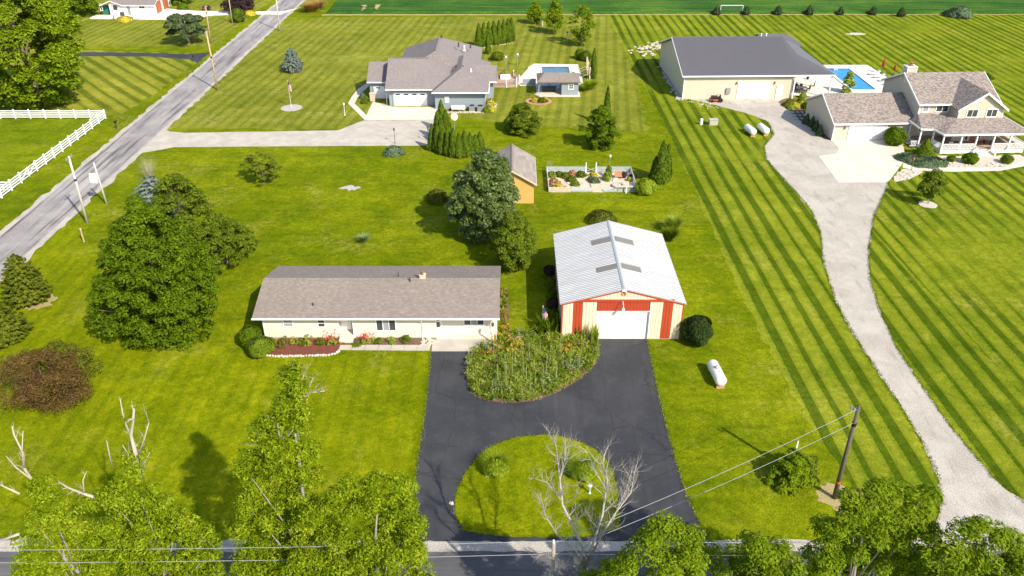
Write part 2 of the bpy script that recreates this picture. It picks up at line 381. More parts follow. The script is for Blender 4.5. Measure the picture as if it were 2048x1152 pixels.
M['water_blue'] = water('bright_pool_water', (.010,.22,.50), (.020,.30,.60)); M['water_dull'] = water('dull_pool_water', (.055,.135,.20), (.10,.20,.27))
M['liner'] = plain('pool_liner_tile', (.045,.075,.15), .4, .35, 8)
def leaf(name, dark, mid, light, trans=.25, nscale=.35, rough=.7, spec=.08):
    t = NT(name); g = t.n('NewGeometry'); r = g.outputs['Random Per Island']
    f = t.math('ADD', t.math('MULTIPLY', r, .34), t.math('ADD', t.math('MULTIPLY', t.noise(nscale, 3, .6), .30), t.math('MULTIPLY', t.noise(1.6, 3, .65), .46)))
    c = t.ramp(f, [(.26, dark), (.56, mid), (.88, light)])
    t.done(c, rough, 0, spec)
    tr = t.n('BsdfTranslucent'); t.put(tr.inputs[0], t.mix(1.0, c, (1.5,1.5,.6), 'MULTIPLY')); mx = t.n('MixShader'); mx.inputs[0].default_value = trans
    out = t.t.nodes['Material Output']; t.t.links.new(t.b.outputs[0], mx.inputs[1]); t.t.links.new(tr.outputs[0], mx.inputs[2]); t.t.links.new(mx.outputs[0], out.inputs[0]); return t.m
L = {}
L['maple'] = leaf('maple_leaves', (.032,.062,.001), (.088,.145,.003), (.185,.250,.010), trans=.22)
L['bright'] = leaf('bright_maple_leaves', (.060,.108,.001), (.140,.205,.004), (.275,.335,.016), trans=.24)
L['oak'] = leaf('street_oak_leaves', (.042,.080,.001), (.155,.220,.003), (.420,.465,.040), trans=.26, spec=.05)
L['glossy'] = leaf('glossy_dark_leaves', (.024,.050,.006), (.070,.110,.012), (.230,.270,.080), trans=.12, rough=.45, spec=.35)
L['mid'] = leaf('mid_green_leaves', (.042,.072,.003), (.105,.150,.007), (.205,.250,.024), trans=.22)
L['olive'] = leaf('olive_leaves', (.060,.075,.006), (.120,.135,.012), (.21,.22,.028))
L['brown'] = leaf('bronze_leaves', (.055,.030,.010), (.125,.074,.024), (.225,.155,.040), trans=.12)
L['purple'] = leaf('purple_leaves', (.022,.012,.016), (.045,.025,.03), (.08,.05,.04), trans=.1)
L['spruce'] = leaf('spruce_needles', (.045,.066,.005), (.115,.145,.010), (.220,.240,.024), trans=.12)
L['blue'] = leaf('blue_spruce_needles', (.085,.115,.095), (.175,.215,.185), (.30,.345,.30), trans=.05)
L['pine'] = leaf('pine_needles', (.030,.052,.018), (.068,.098,.038), (.125,.160,.062), trans=.05)
L['arbor'] = leaf('arborvitae_sprays', (.032,.062,.003), (.080,.128,.006), (.160,.215,.016), trans=.08)
L['yew'] = leaf('dark_yew_sprays', (.014,.028,.006), (.030,.054,.010), (.055,.085,.016), trans=.08)
L['box'] = leaf('boxwood_leaves', (.055,.090,.004), (.120,.175,.008), (.200,.265,.018), trans=.12)
L['peren'] = leaf('perennial_leaves', (.130,.190,.014), (.270,.335,.040), (.440,.480,.110), nscale=.9, trans=.35)
L['mullein'] = leaf('pale_woolly_leaves', (.12,.17,.05), (.22,.28,.10), (.34,.39,.17), trans=.15)
L['orange'] = leaf('orange_petals', (.55,.16,.015), (.78,.28,.03), (.85,.42,.06), trans=.15); L['red'] = leaf('red_petals', (.30,.02,.025), (.50,.035,.05), (.62,.09,.10), trans=.15); L['pinkish'] = leaf('salmon_foliage', (.35,.12,.07), (.50,.22,.13), (.60,.33,.20), trans=.15); L['yellow'] = leaf('yellow_foliage', (.32,.28,.03), (.50,.42,.04), (.62,.55,.08), trans=.15)
L['ornam'] = leaf('ornamental_grass_blades', (.100,.165,.008), (.230,.310,.016), (.400,.450,.045), trans=.35); L['silver'] = leaf('silver_juniper_sprays', (.065,.105,.055), (.115,.165,.085), (.18,.235,.13), trans=.08); L['dry'] = leaf('dry_weed_stalks', (.24,.13,.04), (.36,.21,.07), (.45,.30,.12), trans=.15); L['bare'] = leaf('bare_twigs', (.30,.26,.18), (.40,.35,.25), (.48,.43,.33), trans=.0)
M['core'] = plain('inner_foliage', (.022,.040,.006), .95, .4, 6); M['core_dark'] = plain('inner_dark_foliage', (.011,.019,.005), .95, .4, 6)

# ------------------------------------------------------------------ ground and paving
RN = random.Random(7)
def smooth(pts, it=2, closed=True):
    for _ in range(it):
        q = []; n = len(pts)
        for i in range(n if closed else n-1):
            a, b = pts[i], pts[(i+1) % n]
            q += [(a[0]*.75+b[0]*.25, a[1]*.75+b[1]*.25), (a[0]*.25+b[0]*.75, a[1]*.25+b[1]*.75)]
        pts = q if closed else [pts[0]] + q + [pts[-1]]
    return pts
def ragged(pts, step=.5, amp=.08, closed=True):
    out = []; n = len(pts)
    for i in range(n if closed else n-1):
        a, b = pts[i], pts[(i+1) % n]; d = math.hypot(b[0]-a[0], b[1]-a[1]); k = max(1, int(d/step))
        nx, ny = (-(b[1]-a[1])/max(d,1e-6), (b[0]-a[0])/max(d,1e-6))
        for j in range(k):
            t = j/k; e = RN.gauss(0, amp) if (j or 1) else 0
            out.append((a[0]+(b[0]-a[0])*t+nx*e, a[1]+(b[1]-a[1])*t+ny*e))
    return out
def px(*pp): return [GX(*p) for p in pp]
def sheet(name, pts, z, mat, label=None):
    o = MB().sheet(pts, z).build(name, M[mat] if isinstance(mat, str) else mat); return tag(o, label, None, None, 'structure')
def slab(name, pts, z0, z1, mat):
    return tag(MB().prism(pts, z0, z1).build(name, M[mat]), kind='structure')
sheet('ground', [(-900,-200),(900,-200),(900,1800),(-900,1800)], 0, 'lawn', 'yellow green mown grass ground between the houses and roads')
# lawns: each mown its own way
sheet('front_lawn', ragged([(-58,40),(-5.2,40),(-5.0,59.6),(-30,60),(-56,90)], .8, .25), .004, 'lawn_front', 'bright front lawn left of the black driveway')
sheet('back_lawn', ragged([(-55,120),(-34,119.5),(-16,121),(-14,127),(2,122),(21,118),(23.4,150),(23.2,198.4),(-46,197.2),(-55.5,190)], 1.2, .35), .004, 'lawn_back', 'pale streaked lawn behind the grey blue house')
sheet('striped_lawn', ragged([(25.5,40.4),(29,39.4),(44,39.4),(43.5,60),(42,110),(60,130),(60,199.8),(22.8,199.8),(23.6,150),(24.2,122),(23.9,90),(23.6,65),(24.2,50)], 1.0, .15), .0068, 'lawn_stripe', 'striped lawn along the gravel drive')
sheet('right_lawn', ragged([(44.05,39.4),(160,39.4),(160,199.8),(60.05,199.8),(60.05,130),(42.05,110),(43.55,60)], 1.0, .0), .0092, 'lawn_right', 'striped lawn right of the gravel drive')
sheet('roadside_lawn', ragged([(-120,126.4),(-63.6,126.4),(-62.6,140),(-62,164),(-120,171)], 1, .2), .004, 'lawn_diag', 'diagonally mown lawn across the county road')
sheet('paddock', ragged([(-120,60),(-66,60),(-66,124.2),(-120,124.2)], 1, .1), .004, 'paddock', 'grass paddock inside the white rail fence')
sheet('far_lawn', ragged([(-160,172),(-63,170),(-62,320),(-160,320)], 1.5, .2), .004, 'lawn_back', 'lawn around the white house')
# crop field beyond
def field():
    b = MB(); x0 = -45; nx, ny = 150, 40; rn = random.Random(3)
    for j in range(ny+1):
        for i in range(nx+1):
            x = x0 + (900+45)*(i/nx)**1.6; y = 200.6 + 700*(j/ny)**2.2
            z = .0 if j == 0 else .55 + rn.uniform(-.12,.12)
            b.v.append((x + (rn.uniform(-.3,.3) if 0 < i < nx else 0), y + (rn.uniform(-.15,.15) if j < 3 else 0), z))
    for j in range(ny):
        for i in range(nx): a = j*(nx+1)+i; b.f.append((a,a+1,a+nx+2,a+nx+1))
    return b
tag(field().build('crop_field', M['crop'], smooth=True), 'dark green crop field stretching beyond the lawns', None, None, 'structure')
sheet('field_margin', ragged([(-46,199.2),(160,200.2),(160,200.9),(-46,200.4)], .6, .10), .03, 'soil')
sheet('bare_patch', ragged(smooth(px((1905,45),(1960,34),(2048,30),(2120,40),(2100,75),(2020,62),(1960,52))), 1, .3), .008, M['soil'], 'dry bare patch at the far right of the striped lawn')
for pts_, lab in ((((722,10),(736,9),(731,14),(727,22),(724,21),(727,14)),'left of two pale bare marks in the crop field'),(((750,10),(760,9),(754,20),(751,19)),'right of two pale bare marks in the crop field')):
    tag(MB().sheet(ragged([G(*q, .75)[:2] for q in pts_], .6, .2), .75).build('bare_patch', M['soil']), lab, kind='structure')
# county road at the left, with gravel shoulders
XL, XR = -60.6, -53.8
sheet('road_shoulder', ragged([(XL,30),(XR,30),(XR,330),(XL,330)], 1.0, .16), .008, 'gravel')
sheet('county_road', ragged([(XL+.75,30),(XR-.75,30),(XR-.75,330),(XL+.75,330)], 1.6, .05), .014, 'road', 'worn grey county road running away at the left')
for k in range(7):     # tar-sealed cracks
    p = [(RN.uniform(XL+1, XR-1), 60 + k*17)]
    for _ in range(22): p.append((p[-1][0]+RN.uniform(-.10,.10), p[-1][1]+.8))
# front road along the bottom
YF = GX(840, 1080)[1]
sheet('front_road_shoulder', ragged([(-140,24),(140,24),(140,YF-.05),(60,YF+.0),(-140,YF)], .7, .10), .009, 'gravel')
sheet('front_road', ragged([(-140,25),(140,25),(140,YF-1.0),(-140,YF-1.0)], 1.2, .06), .015, 'road_front', 'grey front road under the street trees')
# black driveway with its turning loop
DRIVE = px((862,702),(856,770),(848,840),(838,905),(829,975),(822,1040),(818,1083),(1422,1083),(1404,1056),(1372,990),(1352,925),(1332,850),(1312,768),(1294,676),(1193,676),(1199,702),(1150,710),(975,712),(975,702))
sheet('driveway', ragged(DRIVE, .35, .035), .020, 'asphalt', 'black asphalt driveway with a turning loop')
ISL = smooth(px((932,1074),(908,1024),(911,985),(932,945),(966,903),(1015,879),(1075,870),(1125,873),(1180,892),(1216,922),(1233,965),(1237,1020),(1240,1074)), 1)
o = MB(); o.prism(ragged(ISL, .3, .035), .0, .06); tag(o.build('turning_island', M['lush'] if False else M['lawn_front']), 'grass island inside the driveway loop', None, None, 'structure')
BED = smooth(px((938,700),(931,745),(940,785),(965,800),(1010,806),(1065,803),(1110,787),(1155,762),(1190,732),(1200,700),(1190,676),(1130,672),(1075,664),(1020,668),(985,690)), 1)
tag(MB().prism(ragged(BED, .3, .04), .0, .07).build('planting_bed', M['mulch']), 'long planting bed between driveway and barn', None, None, 'structure')
# gravel drive, right
GD = px((1366,196),(1420,207),(1452,216),(1500,228),(1535,243),(1548,268),(1528,293),(1532,318),(1560,350),(1590,382),(1622,420),(1640,462),(1648,530),(1672,605),(1722,692),(1785,788),(1838,872),(1876,950),(1884,1000),(1872,1048),(1862,1083),(2300,1083),(2200,1060),(2048,1005),(1985,955),(1900,852),(1845,775),(1790,690),(1760,622),(1740,560),(1737,500),(1748,430),(1772,380),(1778,362),(1690,360),(1665,322),(1690,296),(1664,282),(1640,268),(1600,240),(1565,208),(1574,193),(1360,194))
sheet('gravel_drive', ragged(GD, .6, .08), .0135, 'gravel', 'pale gravel drive curving to the grey barn')
sheet('concrete_apron', px((1664,281.5),(1678,298),(1672,308),(1637,312),(1677,366),(1776,365),(1812,318),(1806,290),(1800,276)), .03, 'concrete', 'pale concrete pad before the tan garage')
# blue house drive
slab('concrete_drive', ragged(px((279,306),(328,260),(342,264),(372,266),(676,261),(726,241.5),(871,240.5),(862,290),(830,291.5),(660,292),(348,294),(318,300)), .8, .04), .0, .035, 'concrete_grey')
slab('garage_pad', px((728,240.5),(746,203),(786,214),(876,214),(872,239.6)), .0, .036, 'concrete')
for k, xx in enumerate((345, 410, 478, 545, 612)):
    a, b_ = GX(xx, 292.5), GX(xx*.985+12, 265.5); slab('drive_joint', [(a[0]-.02,a[1]),(a[0]+.02,a[1]),(a[0]+.02,b_[1]),(a[0]-.02,b_[1])], .03, .0375, 'stone_grey')
slab('garden_walk', px((728,239),(696,207),(704,193),(716,178),(738,164),(744,166),(728,182),(716,194),(709,207),(734,232)), .0, .04, 'concrete')
# left side drives
sheet('far_driveway', ragged(px((150,104),(300,106),(372,108),(402,106),(420,104),(396,126),(382,119),(300,113),(150,112)), .7, .1), .016, 'asphalt', 'narrow dark driveway left of the county road')
sheet('white_house_drive', ragged(px((180,30),(312,30),(330,17),(400,22),(560,23),(580,20),(604,14),(560,30),(540,29),(430,31),(350,40),(180,38)), .8, .1), .018, 'pool_deck', 'pale concrete drive of the white house')
# house front: bed, walk, stoop apron
HB = px((519,712),(546,700),(560,672),(690,672),(690,690),(676,704),(668,709),(560,713))
tag(MB().prism(ragged(HB, .3, .04), 0, .06).build('house_bed', M['mulch_red']), 'red mulch bed along the cream house', None, None, 'structure')
tag(MB().prism(ragged(px((706,676),(862,676),(858,692),(840,690),(712,691)), .3, .03), 0, .06).build('house_bed', M['mulch']), 'brown mulch strip beneath the triple window', None, None, 'structure')
wk = thing('walkway', None, None, GX(770, 696)); wk['kind'] = 'structure'
x0, y0 = GX(677, 701); x1, y1 = GX(860, 700)
xs = [x0 + (x1-x0)*k/7 for k in range(8)]
for k in range(7):
    MB().box(xs[k]+.015, xs[k+1]-.015, GX(700,700)[1]-.02*k, GX(700,691)[1], 0, .07+.004*(k % 3)).build('slab', M['concrete_grey'], wk)
ap = thing('patio', None, None, GX(920, 690)); ap['kind'] = 'structure'
ya, yb, yc = GX(900,703)[1], GX(900,680)[1], 63.05
MB().prism([(GX(863,703)[0],ya),(GX(975,703)[0],ya),(GX(975,690)[0],yb),(GX(864,690)[0],yb)], 0, .06).build('slab', M['concrete_grey'], ap)
MB().prism([(-7.1,yb+.03),(-1.7,yb+.03),(-1.7,yc),(-7.1,yc)], 0, .09).build('slab', M['concrete'], ap)
sheet('barn_path', px((1000,672),(1080,664),(1120,662),(1122,668),(1080,672),(1005,680)), .074, 'concrete_grey')
# bare earth circles and odd patches
for pp, r, nm in (((1690,1000),1.7,'soil'),((74,604),1.6,'soil'),((1098,848),.0,'soil')):
    if r:
        c = GX(*pp); sheet('bare_patch', ragged([(c[0]+r*RN.uniform(.8,1.5)*math.cos(a*.5236), c[1]+r*RN.uniform(.5,1.1)*math.sin(a*.5236)) for a in range(12)], .2, .10), .009, M[nm], 'bare earth at the foot of the dark pole' if r > 1.5 else 'bare earth under the roadside spruce')
c = GX(700, 376); sheet('bare_patch', ragged([(c[0]+1.3*math.cos(a*.5236), c[1]+.7*math.sin(a*.5236)) for a in range(12)], .25, .2), .010, M['stone_grey'], 'pale gravelly patch in the lawn behind the house')
c = GX(1712, 68); sheet('bare_patch', ragged([(c[0]+2.0*math.cos(a*.5236), c[1]+1.2*math.sin(a*.5236)) for a in range(12)], .25, .25), .010, M['stone'], 'pale stony patch on the far striped lawn')

# stones and fringe along drive edges: too many to count
def scatter_stones(name, lines, dens, size, mat, wid=.12, seed=1, label=None, z=.03):
    rn = random.Random(seed); b = MB()
    for a in lines:
        for p, q in zip(a[:-1], a[1:]):
            d = math.hypot(q[0]-p[0], q[1]-p[1])
            for _ in range(int(d*dens)+1):
                t = rn.random(); s = size*rn.uniform(.5, 1.4)
                b.blob((p[0]+(q[0]-p[0])*t+rn.gauss(0,wid), p[1]+(q[1]-p[1])*t+rn.gauss(0,wid), z), (s, s*rn.uniform(.6,1), s*.55), 5, 3, .2, rn)
    o = b.build(name, M[mat]); o['kind'] = 'stuff'; return tag(o, label)
scatter_stones('edge_stones', [DRIVE[0:7], DRIVE[7:14], ISL[:-1], BED[:22]], 8, .036, 'soil', .06, 2, 'small pale stones lining the black driveway')
def fringe(name, lines, dens, mat, seed, label, hgt=.10, wid=.06):
    rng = np.random.default_rng(seed); P = []
    for a in lines:
        for p, q in zip(a[:-1], a[1:]):
            n = int(math.hypot(q[0]-p[0], q[1]-p[1])*dens)+1; t = rng.random(n)[:,None]
            P.append(np.hstack([np.array(p)*(1-t)+np.array(q)*t + rng.normal(0,wid,(n,2)), np.zeros((n,1))]))
    P = np.vstack(P); n = len(P); a = rng.random(n)*6.283; d = np.stack([np.cos(a),np.sin(a),np.zeros(n)],1); h = hgt*(.5+rng.random(n))[:,None]
    tip = P + np.array([0,0,1])*h + rng.normal(0,.05,(n,3))*[1,1,0]
    V = np.stack([P-d*.035, P+d*.035, tip],1).reshape(-1,3); Q = np.arange(3*n).reshape(-1,3)
    o = link(name, np_mesh(name, V, Q, mat)); tag(o, label, kind='stuff')
fringe('grass_fringe', [DRIVE[0:7], DRIVE[7:14], ISL, GD[4:21], GD[22:34]], 45, L['box'], 5, 'uneven grass fringe along the drive edges', .12, .10)

# ------------------------------------------------------------------ building helpers
def RP(px_, py_, p0, n):
    dx = (px_-1024)/FPX; u = -(py_-576)/FPX; d = Vector((dx, _c+u*_s, -_s+u*_c)); o = Vector((0,0,CAM_H)); n = Vector(n)
    t = (Vector(p0)-o).dot(n)/d.dot(n); return o + d*t
def PY(px_, py_, Y):
    p = RP(px_, py_, (0,Y,0), (0,1,0)); return p.x, p.z
def roof_obj(mb, mx, my, parent, name='roof'):
    o = mb.build(name, mx, parent); me = o.data; me.materials.append(my)
    for p in me.polygons:
        if abs(p.normal.x) > abs(p.normal.y): p.material_index = 1
    return o
def gable_x(x0, x1, y0, y1, ze, zr, th=.16):
    ym = (y0+y1)/2; return MB().ex_x([(y0,ze),(ym,zr),(y1,ze),(y1,ze-th),(ym,zr-th),(y0,ze-th)][::-1], x0, x1)
def gable_y(x0, x1, y0, y1, ze, zr, th=.16):
    xm = (x0+x1)/2; return MB().ex_y([(x0,ze),(xm,zr),(x1,ze),(x1,ze-th),(xm,zr-th),(x0,ze-th)][::-1], y0, y1)
def hip(x0, x1, y0, y1, ze, zr, axis, h0, h1, th=.14):
    xm, ym = (x0+x1)/2, (y0+y1)/2
    r = [(x0+h0,ym,zr),(x1-h1,ym,zr)] if axis == 'x' else [(xm,y0+h0,zr),(xm,y1-h1,zr)]
    v = [(x0,y0,ze),(x1,y0,ze),(x1,y1,ze),(x0,y1,ze)] + r + [(x0,y0,ze-th),(x1,y0,ze-th),(x1,y1,ze-th),(x0,y1,ze-th)]
    f = [(0,1,5,4),(1,2,5),(2,3,4,5),(3,0,4)] if axis == 'x' else [(0,1,4),(1,2,5,4),(2,3,5),(3,0,4,5)]
    return MB().add(v, f + [(9,8,7,6),(0,6,7,1),(1,7,8,2),(2,8,9,3),(3,9,6,0)])
def window(parent, x0, x1, z0, z1, y, n=1, fw=.09, frame='white', pane='glass', rows=1, face=-1, axis='y'):
    """a window in a wall; the frame stands proud, each pane is a piece set back in it"""
    def bx(b, a0, a1, c0, c1, d0, d1):
        if axis == 'y':
            ya, yb = sorted((y+face*d0, y+face*d1)); b.box(a0,a1,ya,yb,c0,c1)
        else:
            xa, xb = sorted((y+face*d0, y+face*d1)); b.box(xa,xb,a0,a1,c0,c1)
        return b
    b = MB(); bx(b,x0,x1,z0,z0+fw,-.02,.07); bx(b,x0,x1,z1-fw,z1,-.02,.07); bx(b,x0,x0+fw,z0+fw,z1-fw,-.02,.068); bx(b,x1-fw,x1,z0+fw,z1-fw,-.02,.068)
    w_ = (x1-x0-2*fw)/n
    for k in range(1, n): bx(b, x0+fw+k*w_-.03, x0+fw+k*w_+.03, z0+fw, z1-fw, -.02, .064)
    hh = (z1-z0-2*fw)/rows
    for k in range(1, rows): bx(b, x0+fw, x1-fw, z0+fw+k*hh-.02, z0+fw+k*hh+.02, -.02, .06)
    f = b.build('window', M[frame], parent)
    for k in range(n):
        for r in range(rows): bx(MB(), x0+fw+k*w_+.02, x0+fw+(k+1)*w_-.02, z0+fw+r*hh+.015, z0+fw+(r+1)*hh-.015, .008, .018).build('pane', M[pane if k != 1 or n != 3 else 'curtain'], f)
    return f
def garage_door(parent, x0, x1, z0, z1, y, rows=4, frame=.12, lites=0, cols=1, fmat='white'):
    b = MB(); b.box(x0-frame,x0,y-.05,y+.1,z0,z1+frame); b.box(x1,x1+frame,y-.05,y+.1,z0,z1+frame); b.box(x0,x1,y-.048,y+.1,z1,z1+frame); b.build('door_frame', M[fmat], parent)
    d = MB().box(x0,x1,y+.06,y+.1,z0,z1).build('garage_door', M['white'], parent)
    hh = (z1-z0)/rows
    for r in range(rows): MB().box(x0+.01,x1-.01,y+.03,y+.055,z0+r*hh+.012,z0+(r+1)*hh-.012).build('panel', M['door_white'], d)
    if lites:
        w_ = (x1-x0)/lites
        for k in range(lites): MB().box(x0+k*w_+.25*w_, x0+(k+1)*w_-.25*w_, y+.012, y+.027, z1-hh*.72, z1-hh*.28).build('pane', M['glass'], d)
    return d
def door(parent, x0, x1, z0, z1, y, mat='door_white', glass=None, frame='white'):
    b = MB(); b.box(x0-.08,x0,y-.06,y+.03,z0,z1+.08); b.box(x1,x1+.08,y-.06,y+.03,z0,z1+.08); b.box(x0,x1,y-.058,y+.03,z1,z1+.08); b.build('door_frame', M[frame], parent)
    d = MB().box(x0,x1,y-.03,y+.02,z0,z1).build('door', M[mat], parent)
    for g in (glass or []): MB().box(x0+g[0]*(x1-x0),x0+g[1]*(x1-x0),y-.042,y-.026,z0+g[2]*(z1-z0),z0+g[3]*(z1-z0)).build('pane', M['glass'], d)
    MB().box(x1-.14,x1-.08,y-.10,y-.026,z0+.95,z0+1.03).build('handle', M['dark_metal'], d); return d
def lantern(parent, x, z, y, mat='copper'):
    b = MB().box(x-.05,x+.05,y-.08,y+.01,z-.02,z+.06); b.lathe((x,y-.16,z-.38), [(.05,0),(.11,.08),(.11,.3),(.13,.32),(.02,.44)], 6); b.build('wall_lantern', M[mat], parent)
def pipe(parent, p, h, r=.05, name='vent_pipe', mat='dark_metal', cap=False):
    b = MB().lathe(p, [(r*1.9,-.05),(r*1.5,.05),(r,.07),(r,h)], 8)
    if cap: b.lathe((p[0],p[1],p[2]+h), [(r*1.6,0),(r*1.7,.06),(r*.5,.12)], 8)
    b.build(name, M[mat], parent)

# ------------------------------------------------------------------ cream ranch house
def ranch():
    r = thing('ranch_house', 'long low cream ranch house with taupe shingle roof by the black driveway', 'house', (-12.3, 66.5, 0))
    YF1, YF2, YB = 62.35, 63.0, 71.1
    EX0, EX1, RX0, RX1 = -23.25, -7.15, -7.15, -1.45
    rx0, rx1 = -10.0, 0
    xr0, xr1 = PY(678, 660, YF1)[0], PY(707, 660, YF1)[0]     # entry recess
    wl = MB()
    for a, b_ in ((EX0, xr0), (xr1, EX1)): wl.ex_x([(YF1,.0),(YF1,2.52),(66.7,3.82),(YB,2.5),(YB,.0)][::-1], a, b_)
    wl.ex_x([(63.35,.0),(63.35,2.6),(66.7,3.80),(YB-.01,2.48),(YB-.01,.0)][::-1], xr0, xr1)
    wl.build('wall', M['siding_cream'], r)
    MB().ex_x([(YF2,.0),(YF2,2.7),(66.7,3.82),(YB,2.5),(YB,.0)][::-1], RX0+.002, RX1).build('wall', M['siding_cream'], r)
    b = MB()
    for x in (EX0, EX1-.002): b.box(x-.035, x+.07, YF1-.035, YF1+.05, .02, 2.45)
    b.box(RX1-.06, RX1+.035, YF2-.035, YF2+.05, .02, 2.3); b.box(xr0-.06,xr0+.03,YF1-.035,YF1+.05,.02,2.45); b.box(xr1-.03,xr1+.06,YF1-.035,YF1+.05,.02,2.45); b.build('corner_trim', M['white'], r)
    MB().box(EX0-.01, EX1+.01, YF1-.02, YF1+.1, 0, .16).build('foundation', M['concrete_grey'], r)
    rf = roof_obj(gable_x(-24.0, -1.15, 61.78, 71.65, 2.62, 4.02, .13), M['shingle_x'], M['white'], r)
    MB().box(-24.02, -1.13, 61.68, 61.775, 2.49, 2.63).build('gutter', M['white'], r)
    b = MB()
    for x in (-23.97, -1.24): b.ex_x([(61.8,2.50),(66.715,3.885),(71.6,2.50),(71.6,2.40),(66.715,3.78),(61.8,2.40)][::-1], x, x+.06)
    b.build('fascia', M['white'], r)
    MB().ex_x([(66.50,3.985),(66.715,4.06),(66.93,3.985),(66.93,3.95),(66.715,4.035),(66.50,3.95)][::-1], -23.98, -1.17).build('ridge_cap', M['shingle_y'], rf)
    b = MB()
    for x in (PY(845,660,YF1)[0]-.02, PY(998,660,YF2)[0]-.25): b.tube([(x,61.9,2.2),(x,62.27,1.95),(x,62.28,.15),(x-.0,62.05,.06)], .045, 6)
    b.build('downspout', M['white'], r)
    def win(a, b_, bot, topz, y, n, rows=1, pane='glass'):
        x0, z0 = PY(a, bot, y); x1, _ = PY(b_, bot, y); window(r, x0, x1, z0, topz, y, n, rows=rows, pane=pane)
    win(567, 588, 654, 2.2, YF1, 1, 2, 'curtain'); win(635.5, 652, 654.5, 2.2, YF1, 1, 2); win(752.5, 793.5, 662, 2.2, YF1, 3, 1); win(927, 969, 650.5, 2.2, YF2, 3, 1)
    xa, xb = PY(685, 660, 63.35)[0], PY(702, 660, 63.35)[0]; door(r, xa, xb, .36, 2.2, 63.35, glass=[(.2,.8,.66,.93)])
    xa, xb = PY(867, 660, YF2)[0], PY(883.5, 660, YF2)[0]; door(r, xa, xb, .10, 2.12, YF2, glass=[(.2,.8,.36,.66),(.2,.8,.72,.95)])
    s = MB().box(xr0+.02,xr1-.02,62.0,63.34,0,.34).build('stoop', M['concrete'], r); MB().box(xr0+.02,xr1-.02,61.6,61.98,0,.18).build('step', M['concrete'], s)
    pl = ((0,61.78,2.62),(0,-.285,1))
    for a, b_, h, rr in ((626,610,.25,.06),(797,553,.45,.05),(820,562,.4,.06)):
        p = RP(a, b_, *pl) if b_ > 561 else RP(a, b_, (0,71.65,2.62), (0,.285,1)); pipe(r, p, h, rr)
    p = RP(846, 559, (0,66.7,4.0), (0,0,1)); b = MB().box(p.x-.32,p.x+.22,66.6,67.1,3.7,4.32); b.box(p.x-.36,p.x+.26,66.56,67.14,4.32,4.39); c = b.build('chimney', M['stone_tan'], r)
    pipe(c, (p.x-.1,66.85,4.39), .3, .11, 'flue', 'copper', True)
    x, z = PY(944,675,62.9); 
    b = MB().box(-4.2,-3.4,62.3,62.7,.09,.105); b.build('door_mat', M['stone_tan'], r)
ranch()

